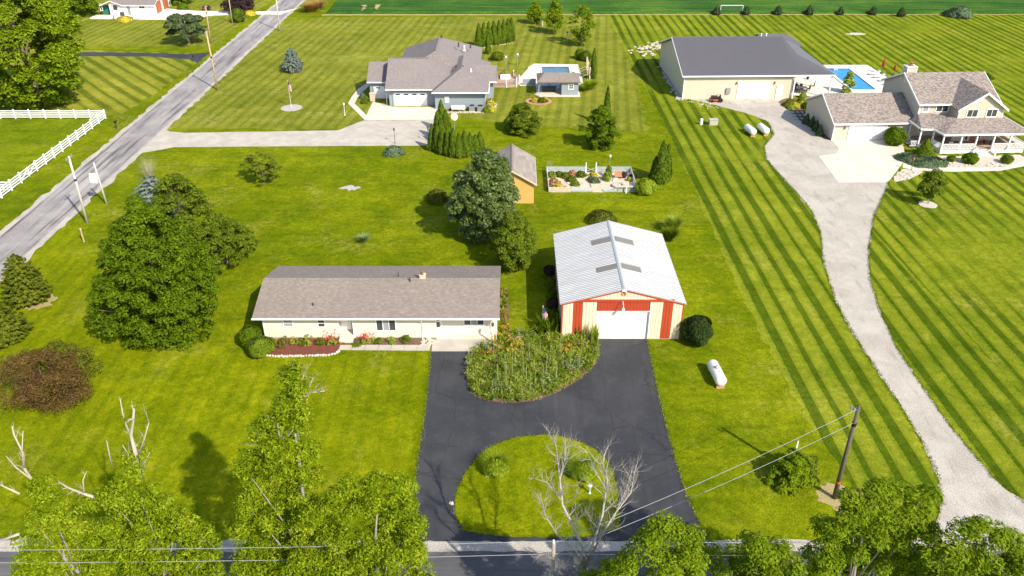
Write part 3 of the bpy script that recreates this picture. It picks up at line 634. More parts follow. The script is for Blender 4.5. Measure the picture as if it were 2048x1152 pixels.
# ------------------------------------------------------------------ red and tan pole barn
def barn():
    X0, X1, Y0, Y1, ZE, ZR = 4.62, 15.80, 62.25, 76.0, 3.98, 5.5; XM = (X0+X1)/2
    r = thing('pole_barn', 'tan and red metal pole barn with pale ribbed roof and white garage door', 'barn', (XM, 69, 0))
    sl = (ZR-ZE)/(XM-X0)
    b = MB(); b.box(X0,X0+.1,Y0+.02,Y1,0.02,ZE-.04); b.box(X1-.1,X1,Y0+.02,Y1,.02,ZE-.04); b.build('side_wall', M['tan_metal'], r)
    for x, s in ((X0,-1),(X1,1)):
        b = MB(); n = 15
        for k in range(n+1):
            y = Y0+.1+(Y1-Y0-.2)*k/n; b.box(min(x,x+s*.03),max(x,x+s*.03),y-.03,y+.03,.05,ZE-.06)
        b.build('wall_rib', M['seam'], r, kind='stuff')
    MB().ex_y([(X0,.02),(X1,.02),(X1,ZE-.05),(XM,ZR-.05),(X0,ZE-.05)], Y1-.02, Y1+.08).build('rear_wall', M['tan_metal'], r)
    DX0, DX1 = PY(1193, 650, Y0)[0], PY(1294, 650, Y0)[0]; DZ = PY(1240, 623.5, Y0)[1]
    def zt(x): return ZE + sl*(x-X0) if x < XM else ZE + sl*(X1-x)
    bk = MB(); bk.ex_y([(X0+.1,.03),(DX0,.03),(DX0,DZ),(DX1,DZ),(DX1,.03),(X1-.1,.03),(X1-.1,ZE-.03),(XM,ZR-.06),(X0+.1,ZE-.03)], Y0+.02, Y0+.07); bk.build('front_wall', M['seam'], r)
    tr0, tr1 = 4.20, 4.40      # door track
    def panels(xa, xb, za, zb, mat, y=Y0, gable=False):
        n = max(1, round((xb-xa)/.305)); w_ = (xb-xa)/n
        for k in range(n):
            a, c = xa+k*w_+.012, xa+(k+1)*w_-.012
            zz = (lambda x: zt(x)-.07) if gable else (lambda x: min(zb, zt(x)-.07))
            if gable and (zz(a) <= za+.02 and zz(c) <= za+.02): continue
            pts = [(a,za),(c,za),(c,max(za+.01,zz(c)))] + ([(XM,zz(XM))] if gable and a < XM < c else []) + [(a,max(za+.01,zz(a)))]
            MB().ex_y(pts, y-.03, y+.015).build('wall_panel', M[mat], r)
    q = lambda zx: X0 + (zx-175)*(X1-X0)/1650
    panels(X0+.08, q(325), .06, ZE-.1, 'tan_metal', gable=True); panels(q(325), q(455), .06, ZE-.1, 'red_metal', gable=False) if False else None
    for xa, xb, m in ((q(325),q(455),'red_metal'),(q(455),DX0-.08,'tan_metal'),(DX1+.2,q(1546),'tan_metal'),(q(1546),q(1682),'red_metal')): panels(xa, xb, .06, tr0-.005, m)
    panels(q(1682), X1-.08, .06, 0, 'tan_metal', gable=True)
    panels(DX0, DX1+.05, DZ+.1, tr0-.005, 'red_metal')
    panels(q(325), q(1682), tr1+.01, 0, 'tan_metal', gable=True)
    t = MB(); t.box(q(360), q(1690), Y0-.12, Y0+.0, tr0, tr1); t.build('door_track', M['red_metal'], r)
    for s in (0, 1):
        t = MB(); a = (X0-.06, ZE-.02) if s == 0 else (XM, ZR); c = (XM, ZR) if s == 0 else (X1+.06, ZE-.02)
        t.ex_y([(a[0],a[1]-.17),(c[0],c[1]-.17),(c[0],c[1]),(a[0],a[1])], Y0-.10+.003*s, Y0+.02); t.build('rake_trim', M['red_metal'], r)
    t = MB(); t.box(X0-.04,X0+.08,Y0-.045,Y0+.1,.03,ZE-.14); t.build('corner_trim', M['red_metal'], r); MB().box(X1-.08,X1+.04,Y0-.045,Y0+.1,.03,ZE-.14).build('corner_trim', M['red_metal'], r)
    t = MB(); t.box(DX0-.08,DX0-.005,Y0-.06,Y0+.1,.03,DZ+.09); t.box(DX1+.12,DX1+.2,Y0-.06,Y0+.1,.03,tr0-.01); t.box(DX0,DX1+.11,Y0-.06,Y0+.1,DZ+.01,DZ+.09); t.build('door_trim', M['white'], r)
    t = MB(); t.box(DX1+.0,DX1+.115,Y0-.02,Y0+.12,.03,DZ+.0); t.build('door_jamb', M['grey_metal'], r)
    d = MB().box(DX0,DX1,Y0+.10,Y0+.14,.03,DZ).build('garage_door', M['white'], r); hh = (DZ-.03)/5
    for k in range(5): MB().box(DX0+.01,DX1-.01,Y0+.06,Y0+.095,.03+k*hh+.008,.03+(k+1)*hh-.008).build('panel', M['door_white'], d)
    MB().box(DX0+.2,DX0+.32,Y0+.03,Y0+.058,.5,.62).build('handle', M['dark_metal'], d)
    b = MB().box(X0-.03,X1+.03,Y0-.02,Y0+.05,0,.055); b.build('foundation', M['concrete_grey'], r)
    # roof: two slopes of ribbed sheet with grimy skylight panels
    for s in (-1, 1):
        xe = XM + s*(X1-XM+.22); ze = ZR - sl*(X1-XM+.22)
        b = MB(); b.ex_y([(XM,ZR+.05),(xe,ze+.05),(xe,ze),(XM,ZR)] if s < 0 else [(XM,ZR),(xe,ze),(xe,ze+.05),(XM,ZR+.05)], Y0-.13+.002*s, Y1+.18)
        rs = b.build('roof', M['galv'], r)
        rb = MB(); n = 46
        for k in range(n+1):
            y = Y0-.1+(Y1-Y0+.24)*k/n
            rb.bar((XM+s*.12,y,ZR+.065-sl*.12),(xe,y,ze+.065),.075,.035)
        rb.build('roof_ribs', M['galv_rib'], rs, kind='stuff')
        pl = ((XM,70,ZR+.05),(s*sl,0,1))
        quads = [[(1183,484),(1222,473),(1223,480),(1184,491)],[(1193,539),(1235,527),(1237,534),(1194,546)]] if s < 0 else [[(1229,473),(1266,484),(1267,490),(1231,480)],[(1242,527),(1281,537),(1282,545),(1244,534)]]
        for qd in quads:
            pt = [RP(a, c, *pl) for a, c in qd]; ya, yb = (pt[2].y+pt[3].y)/2-.12, (pt[0].y+pt[1].y)/2+.12
            xa, xb = min(p.x for p in pt), max(p.x for p in pt); za = lambda x: ZR+.05-sl*abs(x-XM)
            MB().add([(xa,ya,za(xa)+.05),(xb,ya,za(xb)+.05),(xb,yb,za(xb)+.05),(xa,yb,za(xa)+.05),(xa,ya,za(xa)),(xb,ya,za(xb)),(xb,yb,za(xb)),(xa,yb,za(xa))],[(0,1,2,3),(0,4,5,1),(1,5,6,2),(2,6,7,3),(3,7,4,0)]).build('skylight', M['skylight'], rs)
    MB().ex_y([(XM-.17,ZR+.04),(XM,ZR+.105),(XM+.17,ZR+.04),(XM+.17,ZR+.06),(XM,ZR+.125),(XM-.17,ZR+.06)], Y0-.16, Y1+.2).build('ridge_cap', M['steel_blue'], r)
    MB().box(XM-.22,XM+.2,Y0-.19,Y0-.165,ZR-.16,ZR+.06).build('ridge_end', M['white'], r)
    # round emblem: ring with a three-legged mark
    ex, ez = PY(1247.5, 587.5, Y0); e = thing('x','','',(0,0,0)); bpy.data.objects.remove(e)
    b = MB(); ring = [(ex+.20*math.cos(a*math.pi/10), Y0-.05, ez+.20*math.sin(a*math.pi/10)) for a in range(21)]; b.tube(ring, .03, 5)
    b.bar((ex,Y0-.05,ez+.18),(ex-.13,Y0-.05,ez-.13),.04,.04); b.bar((ex,Y0-.05,ez+.18),(ex+.13,Y0-.05,ez-.13),.04,.04); b.bar((ex-.09,Y0-.05,ez-.04),(ex+.17,Y0-.05,ez+.05),.03,.03); b.build('emblem', M['pink'] if False else M['red_metal'], r)
    lx, lz = PY(1247, 608, Y0-.7); b = MB().tube([(lx,Y0-.02,4.25),(lx,Y0-.35,4.35),(lx,Y0-.75,4.2),(lx,Y0-.8,4.0)], .03, 6); b.lathe((lx,Y0-.8,3.72), [(.16,0),(.15,.08),(.06,.24),(.03,.3)], 10); b.build('yard_light', M['white'], r)
barn()

# ------------------------------------------------------------------ yellow shed behind the glossy tree
def shed():
    r = thing('yellow_shed', 'yellow shed with weathered shingle roof half behind the glossy tree', 'shed', (0, 97, 0))
    xr = 2.75; y0 = 93.9; ze = 2.75
    pE = G(1073, 369, ze); pB = G(1072, 314, ze); x1 = pE[0]+.02; yF = pE[1]; yB = pB[1]
    pr = G(1024, 287, 4.6); xm = pr[0]; x0 = 2*xm - x1; zr = 4.6
    sl = (zr-ze)/(x1-xm)
    MB().ex_y([(x0+.4,0),(xr,0),(xr,ze+sl*(x1-xr)-.14),(xm,zr-.16),(x0+.4,ze+sl*.4-.14)], yF+.35, yB-.3).build('wall', M['siding_yellow'], r)
    roof_obj(gable_y(x0, x1, yF, yB, ze, zr, .14), M['white'], M['shingle_shed'], r)
    b = MB(); b.ex_y([(xm,zr+.02),(x1+.03,ze+.02),(x1+.03,ze-.2),(xm,zr-.2)][::-1], yF-.05, yF-.005); b.ex_y([(xm,zr+.02),(x0-.03,ze+.02),(x0-.03,ze-.2),(xm,zr-.2)], yF-.05, yF-.005); b.build('fascia', M['stone_tan'], r)
    MB().box(x1-.01, x1+.06, yF, yB, ze-.18, ze-.01).build('eave_board', M['stone_tan'], r)
    MB().ex_y([(xm-.2,zr-.07),(xm,zr+.05),(xm+.2,zr-.07),(xm,zr+.03)], yF, yB).build('ridge_cap', M['shingle_y'], r)
    door(r, xm-.6, xm+.35, .05, 2.1, yF+.33, 'siding_yellow')
shed()

# ------------------------------------------------------------------ grey roofed barn by the blue pool
def grey_barn():
    X0, X1, Y0, Y1, ZE, ZR = 29.0, 47.7, 135.0, 156.4, 4.15, 7.9; YM = (134.6+156.8)/2
    r = thing('metal_roof_barn', 'large pale beige barn with charcoal metal roof and open porch by the blue pool', 'barn', (38.3, 145.7, 0), rz=math.radians(1.6))
    MB().ex_x([(Y0,0),(Y0,ZE-.03),(YM,ZR-.26),(Y1,ZE-.03),(Y1,0)][::-1], X0, X1).build('wall', M['siding_beige'], r)
    b = MB()
    for x in (X0, X1): b.box(x-.07,x+.07,Y0-.05,Y0+.07,0,ZE-.05)
    b.build('corner_trim', M['white'], r)
    sl = (ZR-ZE)/(YM-134.5); ce = 54.6
    pk = (49.6, 134.5 + (6.1-ZE)/sl, 6.1)       # where the porch roof leaves the gable
    zr_ = lambda y: ZE + sl*(y-134.5)
    v = [(28.5,134.5,ZE),(ce,134.5,ZE),pk,(48.4,YM,ZR),(28.5,YM,ZR),(28.5,156.9,ZE),(48.4,156.9,ZE),(ce,156.9,ZE-.0),(49.6,156.9-(pk[1]-134.5),6.1)]
    dn = [(a,c,d-.18) for a,c,d in v]; k = len(v)
    f = [(0,1,2,3,4),(4,3,8,7,6,5)]; b = MB().add(v+dn, f+[tuple(i+k for i in q[::-1]) for q in f] + [(0,k,k+1,1),(0,4,k+4,k),(4,5,k+5,k+4),(2,k+2,k+3,3),(3,k+3,k+8,8)])
    b.build('roof', M['roof_metal'], r)
    v2 = [(ce,134.5,ZE),(ce,156.9,ZE),(49.6,156.9-(pk[1]-134.5),6.1),pk]; b = MB().add(v2+[(a,c,d-.18) for a,c,d in v2], [(0,1,2,3),(7,6,5,4),(0,4,5,1)]); b.build('porch_roof', M['roof_metal'], r)
    rb = MB()
    for i in range(64):
        x = 28.7 + i*.31
        if x < 48.3: rb.bar((x,134.5,ZE+.02),(x,YM-.1,ZR-.01),.05,.03)
    for i in range(19):
        x = 48.55+i*.32; ya = 134.5; t = (x-pk[0])/(ce-pk[0]); yb = pk[1]+(134.5-pk[1])*max(0,t) if x > pk[0] else YM-(x-48.4)*(YM-pk[1])/(1.2)
        if yb-ya > .3: rb.bar((x,ya,ZE+.02),(x,yb,zr_(yb)-.01),.05,.03)
    rb.build('roof_ribs', M['roof_metal_rib'], r, kind='stuff')
    MB().ex_x([(YM-.3,ZR-.09),(YM,ZR+.04),(YM+.3,ZR-.09),(YM,ZR+.02)][::-1], 28.4, 48.5).build('ridge_cap', M['roof_metal'], r)
    b = MB(); b.box(28.5, ce+.02, 134.36, 134.49, ZE-.22, ZE-.01); b.build('gutter', M['white'], r)
    b = MB(); b.ex_x([(134.4,ZE+.02),(YM,ZR+.03),(157,ZE+.02),(157,ZE-.2),(YM,ZR-.22),(134.4,ZE-.2)][::-1], 28.44, 28.5); b.build('fascia', M['white'], r)
    # low back wing
    roof_obj(hip(48.0, 56.0, 154.6, 161.5, 4.0, 5.4, 'x', 0, 2.5), M['roof_metal'], M['roof_metal'], r, 'rear_roof'); MB().box(48.3,55.6,155.2,161,0,3.85).build('rear_wall', M['siding_beige'], r)
    garage_door(r, PY(1474,170,Y0)[0], PY(1537,170,Y0)[0], .03, 2.75, Y0-.06, 4, .16)
    door(r, PY(1550.5,180,Y0)[0], PY(1561.5,180,Y0)[0], .05, 2.15, Y0-.06)
    for a in (1470, 1547): lantern(r, PY(a,163,Y0)[0], 2.9, Y0, 'copper')
    for x, y in ((47.9,134.7),(54.2,134.8),(54.2,141.0),(54.2,148.5)): MB().box(x-.1,x+.1,y-.1,y+.1,.05,ZE-.15).build('porch_post', M['white'], r)
    MB().box(PY(1451,190,Y0)[0]-.35,PY(1451,190,Y0)[0]+.35,Y0-.28,Y0-.03,.9,1.9).build('meter_box', M['grey_metal'], r)
    for a in (1525, 1535): pipe(r, (PY(a,70,YM)[0],YM+.4,ZR-.1), .45, .09, 'roof_vent', 'white', True)
grey_barn()

# ------------------------------------------------------------------ two-storey tan house with porch
def tan_house():
    r = thing('porch_house', 'tan two storey house with white wraparound porch and attached garage', 'house', (60.2, 115, 0), rz=math.radians(2.4))
    # garage
    gx0, gx1, gy0, gy1, gz, gr = 48.1, 60.3, 115.2, 126.5, 2.75, 5.5; ym = (114.85+126.85)/2
    MB().ex_x([(gy0,0),(gy0,gz-.0),(ym,gr-.2),(gy1,gz),(gy1,0)][::-1], gx0, gx1).build('wall', M['siding_tan'], r)
    roof_obj(gable_x(gx0-.3, gx1-.02, 114.85, 126.85, gz, gr, .16), M['shingle_dark_x'], M['white'], r)
    MB().box(gx0-.32, gx1-.05, 114.72, 114.845, gz-.2, gz+.01).build('gutter', M['white'], r)
    MB().ex_x([(114.8,gz+.02),(ym,gr+.03),(126.9,gz+.02),(126.9,gz-.2),(ym,gr-.2),(114.8,gz-.2)][::-1], gx0-.38, gx0-.3).build('fascia', M['white'], r)
    b = MB(); b.box(gx0-.04,gx0+.12,gy0-.04,gy0+.08,0,gz-.2); b.build('corner_trim', M['white'], r)
    garage_door(r, 50.5, 56.0, .03, 2.28, gy0-.06, 4, .15)
    for x in (49.7, 57.0): lantern(r, x, 2.2, gy0)
    # main block
    mx0, mx1, my0, my1, mz, mr = 60.3, 72.0, 115.2, 127.2, 5.55, 8.45; yc = (114.85+127.55)/2
    MB().ex_x([(my0,.0),(my0,mz),(yc,mr-.2),(my1,mz),(my1,.0)][::-1], mx0, mx1).build('wall', M['siding_tan'], r)
    roof_obj(gable_x(mx0-.35, mx1+.35, 114.85, 127.55, mz, mr, .16), M['shingle_dark_x'], M['white'], r)
    for x in (mx0-.43, mx1+.35): MB().ex_x([(114.8,mz+.02),(yc,mr+.03),(127.6,mz+.02),(127.6,mz-.22),(yc,mr-.22),(114.8,mz-.22)][::-1], x, x+.08).build('fascia', M['white'], r)
    MB().box(mx0-.35, 64.85, 114.70, 114.845, mz-.2, mz+.01).build('gutter', M['white'], r)
    b = MB(); b.box(mx0-.04,mx0+.13,my0-.04,my0+.08,3.9,mz-.15); b.build('corner_trim', M['white'], r)
    # front gable
    fx0, fx1, fy, fz, fr = 65.0, 71.6, 112.75, 5.55, 7.95; xm = (fx0+fx1)/2
    MB().ex_y([(fx0,0),(fx1,0),(fx1,fz-.02),(xm,fr-.22),(fx0,fz-.02)], fy, 117.5).build('wall', M['siding_tan'], r)
    roof_obj(gable_y(fx0-.4, fx1+.4, fy-.4, 120.6, fz-.16, fr, .16), M['white'], M['shingle_dark_y'], r)
    b = MB(); zz = fz-.16; b.ex_y([(xm,fr+.03),(fx1+.45,zz+.03),(fx1+.45,zz-.28),(xm,fr-.28)][::-1], fy-.48, fy-.4); b.ex_y([(xm,fr+.03),(fx0-.45,zz+.03),(fx0-.45,zz-.28),(xm,fr-.28)], fy-.478, fy-.4); b.build('fascia', M['white'], r)
    b = MB(); b.ex_y([(xm-1.9,6.35),(xm-.55,6.95),(xm-.55,6.75),(xm-1.9,6.15)][::-1], fy-.25, fy-.01); b.box(xm-.6,xm-.45,fy-.25,fy-.01,6.7,7.0); b.build('gable_trim', M['white'], r)
    b = MB(); b.box(fx0-.04,fx0+.12,fy-.04,fy+.06,3.8,fz-.25); b.box(fx1-.12,fx1+.04,fy-.04,fy+.06,3.8,fz-.25); b.build('corner_trim', M['white'], r)
    for a in (66.1, 69.0): window(r, a, a+1.75, 4.15, 5.45, fy, 2, .13)
    window(r, 60.75, 61.75, 4.2, 5.35, my0, 1, .12, pane='curtain'); window(r, 62.8, 64.75, 4.2, 5.35, my0, 2, .12)
    # chimney
    b = MB().box(60.35,61.75,121.2,122.5,6.8,9.15); c = b.build('chimney', M['siding_tan'], r)
    b = MB()
    for x in (60.35,61.75):
        for y in (121.2,122.5): b.box(x-.06,x+.06,y-.06,y+.06,7.0,9.2)
    b.box(60.25,61.85,121.1,122.6,9.15,9.3); b.build('chimney_trim', M['white'], c); MB().lathe((61.05,121.85,9.3), [(.42,0),(.42,.1),(.22,.14),(.22,.45),(.34,.47),(.34,.55)], 10).build('chimney_cap', M['terracotta'], c)
    # porch
    ze, zt = 3.0, 4.1
    P = [(59.3,115.2),(59.3,111.5),(61.1,111.3),(61.4,109.0),(74.4,109.0),(74.4,121.0)]            # eave line
    Wl = [(60.28,115.25),(60.28,115.19),(62.0,115.19),(64.95,112.74),(71.65,112.74),(72.05,121.0)]     # where it meets the wall
    b = MB(); n = len(P)
    zw = [3.6,4.05,zt,zt,zt,zt]
    for i in range(n-1):
        b.add([(P[i][0],P[i][1],ze),(P[i+1][0],P[i+1][1],ze),(Wl[i+1][0],Wl[i+1][1],zw[i+1]),(Wl[i][0],Wl[i][1],zw[i])],[(0,1,2,3)])
        b.add([(P[i][0],P[i][1],ze-.1),(P[i+1][0],P[i+1][1],ze-.1),(Wl[i+1][0],Wl[i+1][1],ze-.1),(Wl[i][0],Wl[i][1],ze-.1)],[(3,2,1,0)])
    roof_obj(b, M['shingle_dark_x'], M['shingle_dark_y'], r, 'porch_roof')
    b = MB()
    for i in range(n-1): b.bar((P[i][0],P[i][1]-.02,ze-.09),(P[i+1][0],P[i+1][1]-.02,ze-.09),.1,.24)
    b.build('porch_fascia', M['white'], r)
    D = [(59.6,115.2),(59.6,111.8),(61.4,111.6),(61.7,109.3),(74.0,109.3),(74.0,121.0),(72.0,121.0),(71.6,112.7),(65,112.7),(65,115.2)]
    MB().prism(D, 0.0, .55).build('porch_base', M['white'], r); MB().prism([(a+(.04 if a < 66 else -.04),c+.04) for a,c in D[:6]]+D[6:], .552, .60).build('porch_floor', M['deck_wood'], r)
    posts = [(59.5,114.9),(59.55,111.75),(61.35,111.5),(61.65,109.25),(64.3,109.25),(66.55,109.25),(69.1,109.25),(71.5,109.25),(73.95,109.25),(73.95,112.5),(73.95,116)]
    for p in posts: MB().box(p[0]-.09,p[0]+.09,p[1]-.09,p[1]+.09,.6,ze-.2).build('porch_post', M['white'], r)
    def rail(a, c, z0=.6):
        b = MB(); b.bar((a[0],a[1],z0+.85),(c[0],c[1],z0+.85),.09,.07); b.bar((a[0],a[1],z0+.12),(c[0],c[1],z0+.12),.07,.06)
        d = math.hypot(c[0]-a[0],c[1]-a[1]); k = int(d/.19)
        rl = b.build('railing', M['white'], r); b = MB()
        for i in range(1, k): x = a[0]+(c[0]-a[0])*i/k; y = a[1]+(c[1]-a[1])*i/k; b.box(x-.038,x+.038,y-.038,y+.038,z0+.15,z0+.82)
        b.build('balusters', M['white'], rl, kind='stuff')
    for i in (3,4,6,7): rail(posts[i], posts[i+1])
    rail(posts[2], posts[3]); rail(posts[8], posts[9]); rail(posts[9], posts[10])
    for k in range(3): MB().box(66.75,68.95,108.95-.35*(k+1),108.95-.35*k,0,.44-.15*k).build('step', M['concrete'], r)
    for x in (66.7, 69.0): 
        rail((x,109.2),(x,107.9),.2); MB().box(x-.07,x+.07,107.8,107.94,0,1.15).build('newel_post', M['white'], r)
    # side steps beside the garage
    for k in range(3): MB().box(59.55-.3*(k+1),59.55-.3*k,112.1,114.0,0,.44-.14*k).build('step', M['grey_metal'], r)
    rail((59.5,114.0),(58.4,114.0),.15); rail((59.5,111.9),(58.4,111.9),.15)
    # porch front: door, windows, chairs' wall
    door(r, 67.6, 68.6, .62, 2.75, fy-.02, 'terracotta', [(.2,.8,.5,.95)]); window(r, 66.9, 67.45, .7, 2.7, fy, 1, .07); window(r, 68.75, 69.3, .7, 2.7, fy, 1, .07)
    window(r, 61.0, 62.2, 1.2, 2.7, my0, 1, .1); window(r, 63.1, 64.3, 1.2, 2.7, my0, 1, .1)
    return r
tan_house()

# ------------------------------------------------------------------ grey-blue house with many hips
def blue_house():
    r = thing('blue_house', 'grey blue ranch house with many roof hips and a white double garage door', 'house', (-12, 140, 0))
    sx, sy = M['shingle_grey_x'], M['shingle_grey_y']; ZE = 3.1
    w_ = MB(); w_.box(-24.2,-20.4,134.9,142.5,0,ZE-.05); w_.box(-20.4,-12.6,131.0,143,0,ZE-.04); w_.box(-12.65,-4.5,129.3,140,0,ZE-.06); w_.box(-20.0,-6.2,139,156.4,0,ZE-.03); w_.box(-8,-3.2,135.2,140.6,0,ZE-.07); w_.build('wall', M['siding_blue'], r)
    roof_obj(gable_x(-24.6,-20.7,134.3,143.1,ZE,5.35,.15), sx, M['white'], r)
    roof_obj(hip(-20.9,-7.5,130.2,143.0,ZE+.004,6.55,'x',0.0,6.3), sx, sy, r)
    roof_obj(hip(-13.1,-3.85,128.5,146.5,ZE-.004,5.75,'y',4.8,5), sx, sy, r)
    roof_obj(hip(-20.5,-5.7,136.6,157.0,ZE+.01,7.25,'y',2.2,9.0), sx, sy, r)
    roof_obj(gable_x(-9.0,-2.6,134.5,141.3,ZE+.008,4.95,.15), sx, M['white'], r)
    b = MB(); b.box(-24.62,-20.95,134.2,134.3,ZE-.18,ZE+.0); b.box(-20.95,-13.15,130.08,130.2,ZE-.18,ZE+.005); b.box(-13.15,-3.8,128.38,128.5,ZE-.19,ZE-.005); b.box(-3.85,-3.72,128.4,134.5,ZE-.19,ZE-.004); b.box(-3.7,-2.55,134.38,134.5,ZE-.18,ZE+.01); b.build('gutter', M['white'], r)
    b = MB(); b.ex_x([(130.1,ZE+.03),(136.6,6.6),(143.1,ZE+.03),(143.1,ZE-.2),(136.6,6.35),(130.1,ZE-.2)][::-1], -20.98, -20.9); b.ex_x([(134.2,ZE+.03),(138.7,5.4),(143.2,ZE+.03),(143.2,ZE-.2),(138.7,5.15),(134.2,ZE-.2)][::-1], -24.68, -24.6); b.ex_x([(134.4,ZE+.03),(137.9,5.0),(141.4,ZE+.03),(141.4,ZE-.2),(137.9,4.75),(134.4,ZE-.2)][::-1], -2.6, -2.52); b.build('fascia', M['shingle_grey_x'], r)
    b = MB(); b.bar((-13.1,138.9,7.27),(-13.1,147.9,7.27),.35,.05); b.bar((-20.8,136.6,6.58),(-14,136.6,6.58),.05,.3,(0,1,0)); b.build('ridge_cap', sx, r)
    garage_door(r, -19.75, -14.2, .04, 2.25, 131.0-.06, 4, .2, lites=4, fmat='siding_blue')
    garage_door(r, -23.65, -20.75, .04, 2.2, 134.9-.06, 4, .14, lites=2, fmat='siding_blue')
    for x, y in ((-20.42,130.93),(-12.62,129.22),(-4.5,129.22),(-24.2,134.82)): MB().box(x-.08,x+.08,y-.0,y+.12,0,ZE-.2).build('corner_trim', M['siding_blue'], r)
    window(r, 129.9, 130.8, .9, 2.2, -4.5, 1, .1, axis='x', face=1); MB().box(-11.1,-10.4,129.18,129.28,1.1,2.2).build('meter_box', M['white'], r)
    b = MB()
    for x, y in ((-3.86,128.55),(-20.85,130.25)): b.tube([(x,y,ZE-.15),(x-.1,y+.5,ZE-.5),(x-.1,y+.6,.1)], .05, 6)
    b.build('downspout', M['grey_metal'], r)
    for p, h in (((-9.35,134.0,5.6),.35),((-8.3,134.6,5.4),.3),((-9.6,145.5,6.2),.6),((-12.8,147.8,7.2),.3),((-7.6,148.5,5.2),.4)): pipe(r, p, h, .12, 'roof_vent', 'dark_metal', True)
    pipe(r, (-6.9,134.2,4.9), .5, .1, 'vent_pipe', 'white'); pipe(r, (-8.6,146.0,5.4), .7, .14, 'flue', 'white', True)
    # deck at the right side
    d = thing('deck', 'low red brown timber deck beside the grey blue house', 'deck', (-1, 143, 0))
    pts = [(-5.6,141.3),(-1.0,141.0),(.8,141.4),(1.3,143.2),(.3,146.2),(-5.6,146.6)]
    MB().prism(pts, .55, .65).build('deck_floor', M['deck_wood'], d); MB().prism([(a*.98-.02,(c-143)*.97+143) for a,c in pts], .05, .54).build('skirt', M['deck_wood'], d)
    for i, (a, c) in enumerate(pts[1:5]): MB().box(a-.08,a+.08,c-.08,c+.08,.05,1.75).build('post', M['white'], d)
    for a, c in zip(pts[0:4], pts[1:5]):
        b = MB(); b.bar((*a,1.5),(*c,1.5),.1,.08); b.bar((*a,.85),(*c,.85),.08,.06)
        k = int(math.hypot(c[0]-a[0],c[1]-a[1])/.25)
        for i in range(1,k): x = a[0]+(c[0]-a[0])*i/k; y = a[1]+(c[1]-a[1])*i/k; b.box(x-.03,x+.03,y-.03,y+.03,.85,1.48)
        b.build('railing', M['terracotta'] if False else M['deck_wood'], d)
    # pool house
    p = thing('pool_house', 'small grey blue pool house with open left bay and hipped roof', 'pool house', (8, 139.3, 0))
    MB().box(4.3,11.85,135.9,142.2,0,.08).build('floor', M['concrete'], p)
    roof_obj(hip(4.35,11.8,136.2,141.6,2.5,3.4,'x',1.3,2.2,.16), M['shingle_x'], M['shingle_y'], p)
    MB().box(8.6,11.5,136.6,141.3,.08,2.33).build('wall', M['siding_blue'], p)
    window(p, 9.75, 10.7, 1.1, 2.1, 136.6, 2, .13, rows=2)
    for x, y in ((4.65,136.6),(4.65,141.3),(6.6,141.3)): MB().box(x-.08,x+.08,y-.08,y+.08,.08,2.33).build('post', M['siding_blue'], p)
    MB().box(4.5,8.6,136.55,136.7,2.18,2.33).build('beam', M['siding_blue'], p)
    MB().box(5.2,7.8,138.6,139.5,.75,.85).build('counter', M['black'], p); MB().box(5.3,7.7,138.7,139.4,.08,.745).build('counter_base', M['dark_metal'], p)
    # pool
    dk = sheet('pool_deck', px((1061,132),(1068,127.5),(1156,129),(1168,170),(1040,172),(1035,160)), .03, 'pool_deck', 'pale concrete around the dull blue pool')
    q = thing('swimming_pool', 'dull blue swimming pool behind the small pool house', 'pool', (8.2, 149, 0))
    a, b_ = G(1081,135)[:2], G(1138,135)[:2]; x0, x1, y1 = a[0]+.2, b_[0]-.1, a[1]; y0 = 142.8
    MB().sheet([(x0,y0),(x1,y0),(x1,y1),(x0,y1)], .045).build('water', M['water_dull'], q)
    b = MB(); b.box(x0-.3,x0,y0,y1+.3,.02,.16); b.box(x1,x1+.3,y0,y1+.3,.02,.16); b.box(x0,x1,y1,y1+.3,.02,.158); b.build('coping', M['pool_deck'], q)
    MB().box(x0,x1,y1-.03,y1-.005,.04,.15).build('liner', M['liner'], q)
    b = MB(); b.bar((4.9,143.6,.2),(4.0,143.6,.2),.02,.02); 
    f = thing('screen_wall', 'low grey screen wall left of the pool house', 'screen', (3,142.8,0)); MB().box(1.9,4.3,142.6,142.75,0,1.15).build('panel', M['siding_blue'], f); MB().box(1.85,4.32,142.57,142.78,1.152,1.22).build('cap', M['pool_deck'], f)
blue_house()
